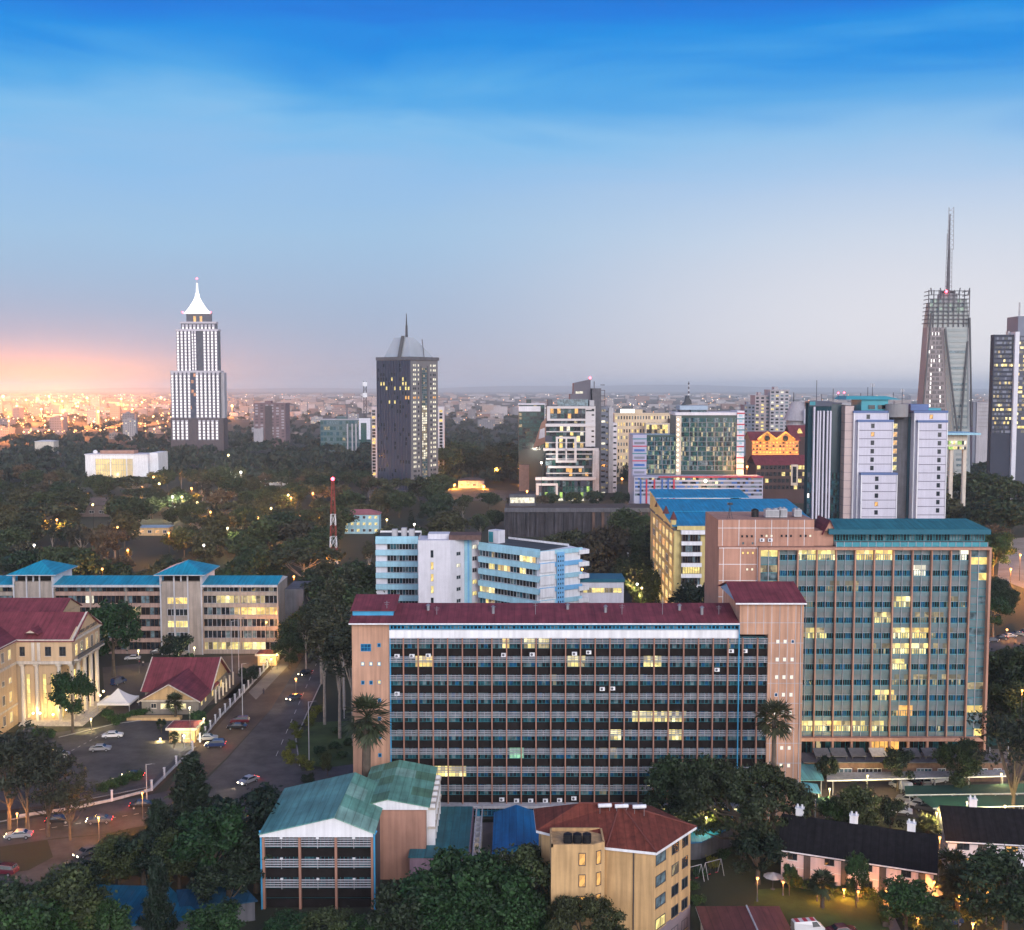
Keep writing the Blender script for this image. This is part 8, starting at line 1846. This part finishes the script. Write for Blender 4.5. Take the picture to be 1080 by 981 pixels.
# ================================================================== PEOPLE
def person_at(u, v, yaw, label, top_c, leg_c, vest=None, z=.05):
    p = gnd(u, v, z); t = thing('person', label, 'person', p, R(yaw))
    def skin(name, V, E, rad, mat, lv=1):
        me = bpy.data.meshes.new(name); me.from_pydata(V, E, []); me.materials.append(mat); o = bpy.data.objects.new(name, me); COL.objects.link(o); o.parent = t
        k = o.modifiers.new('skin', 'SKIN'); k.use_smooth_shade = True
        for i, r in enumerate(rad): me.skin_vertices[0].data[i].radius = (r if isinstance(r, tuple) else (r, r))
        me.skin_vertices[0].data[0].use_root = True
        s = o.modifiers.new('sub', 'SUBSURF'); s.levels = lv; s.render_levels = lv
        return o
    sk = M('skin', (.13, .07, .045), .6, .1)
    V = [(0, 0, .95), (0, 0, 1.2), (0, 0, 1.42), (0, .0, 1.52), (0, .02, 1.60), (0, .02, 1.73), (.19, 0, 1.40), (.25, .0, 1.14), (.24, .10, .90), (-.19, 0, 1.40), (-.25, 0, 1.14), (-.24, .08, .90), (.1, 0, .88), (.11, .03, .48), (.11, -.01, .08), (.12, .14, .04), (-.1, 0, .88), (-.11, -.04, .48), (-.12, -.08, .08), (-.12, .07, .04)]
    E = [(0, 1), (1, 2), (2, 3), (3, 4), (4, 5), (2, 6), (6, 7), (7, 8), (2, 9), (9, 10), (10, 11), (0, 12), (12, 13), (13, 14), (14, 15), (0, 16), (16, 17), (17, 18), (18, 19)]
    skin('body', V, E, [(.14, .1), (.13, .1), (.14, .1), .055, .095, .085, .06, .045, .035, .06, .045, .035, .085, .06, .042, .035, .085, .06, .042, .035], sk)
    skin('jacket', [V[0], V[1], V[2], V[6], V[7], V[9], V[10]], [(0, 1), (1, 2), (2, 3), (3, 4), (2, 5), (5, 6)], [(.17, .125), (.155, .12), (.16, .12), .075, .06, .075, .06], vest or top_c)
    skin('trousers', [V[0], V[12], V[13], V[14], V[16], V[17], V[18]], [(0, 1), (1, 2), (2, 3), (0, 4), (4, 5), (5, 6)], [(.155, .12), .1, .075, .06, .1, .075, .06], leg_c)
    m = MB(); m.ball((0, .0, 1.70), .105, black, 8, .9); m.build('hair', t)
hv = M('hi_vis_vest', (.25, .62, .08), .6, .1); nv = M('navy_cloth', (.02, .025, .05), .9, .1); rdc = M('red_cloth', (.30, .03, .05), .9, .1); wc = M('white_cloth', (.5, .5, .5), .9, .1)
person_at(136, 824, 200, 'person in green high visibility vest standing before the black saloon', hv, nv, hv); person_at(14, 922, 90, 'person in green vest at the left edge below the road bend', hv, nv, hv, .1); person_at(278, 733, 30, 'person in dark clothes standing on the pavement of the tree lined road', nv, nv); person_at(147, 702, 10, 'person in red top walking on the college forecourt', rdc, nv); person_at(151, 703, 190, 'person in white top beside the one in red', wc, nv)

# ================================================================== HAZE
def haze():
    m = bpy.data.materials.new('haze_air'); m.use_nodes = True; t_ = m.node_tree; t_.nodes.clear(); o = t_.nodes.new('ShaderNodeOutputMaterial'); v = t_.nodes.new('ShaderNodeVolumePrincipled')
    v.inputs['Color'].default_value = (.87, .97, 1.0, 1); v.inputs['Density'].default_value = HAZE_D; v.inputs['Anisotropy'].default_value = 0.0; t_.links.new(v.outputs[0], o.inputs['Volume'])
    b = MB(); b.box(-36000, 36000, -650, 40000, -1.5, 232, m); ob = b.build('haze', kind='stuff')
HAZE_D = .000078
haze()
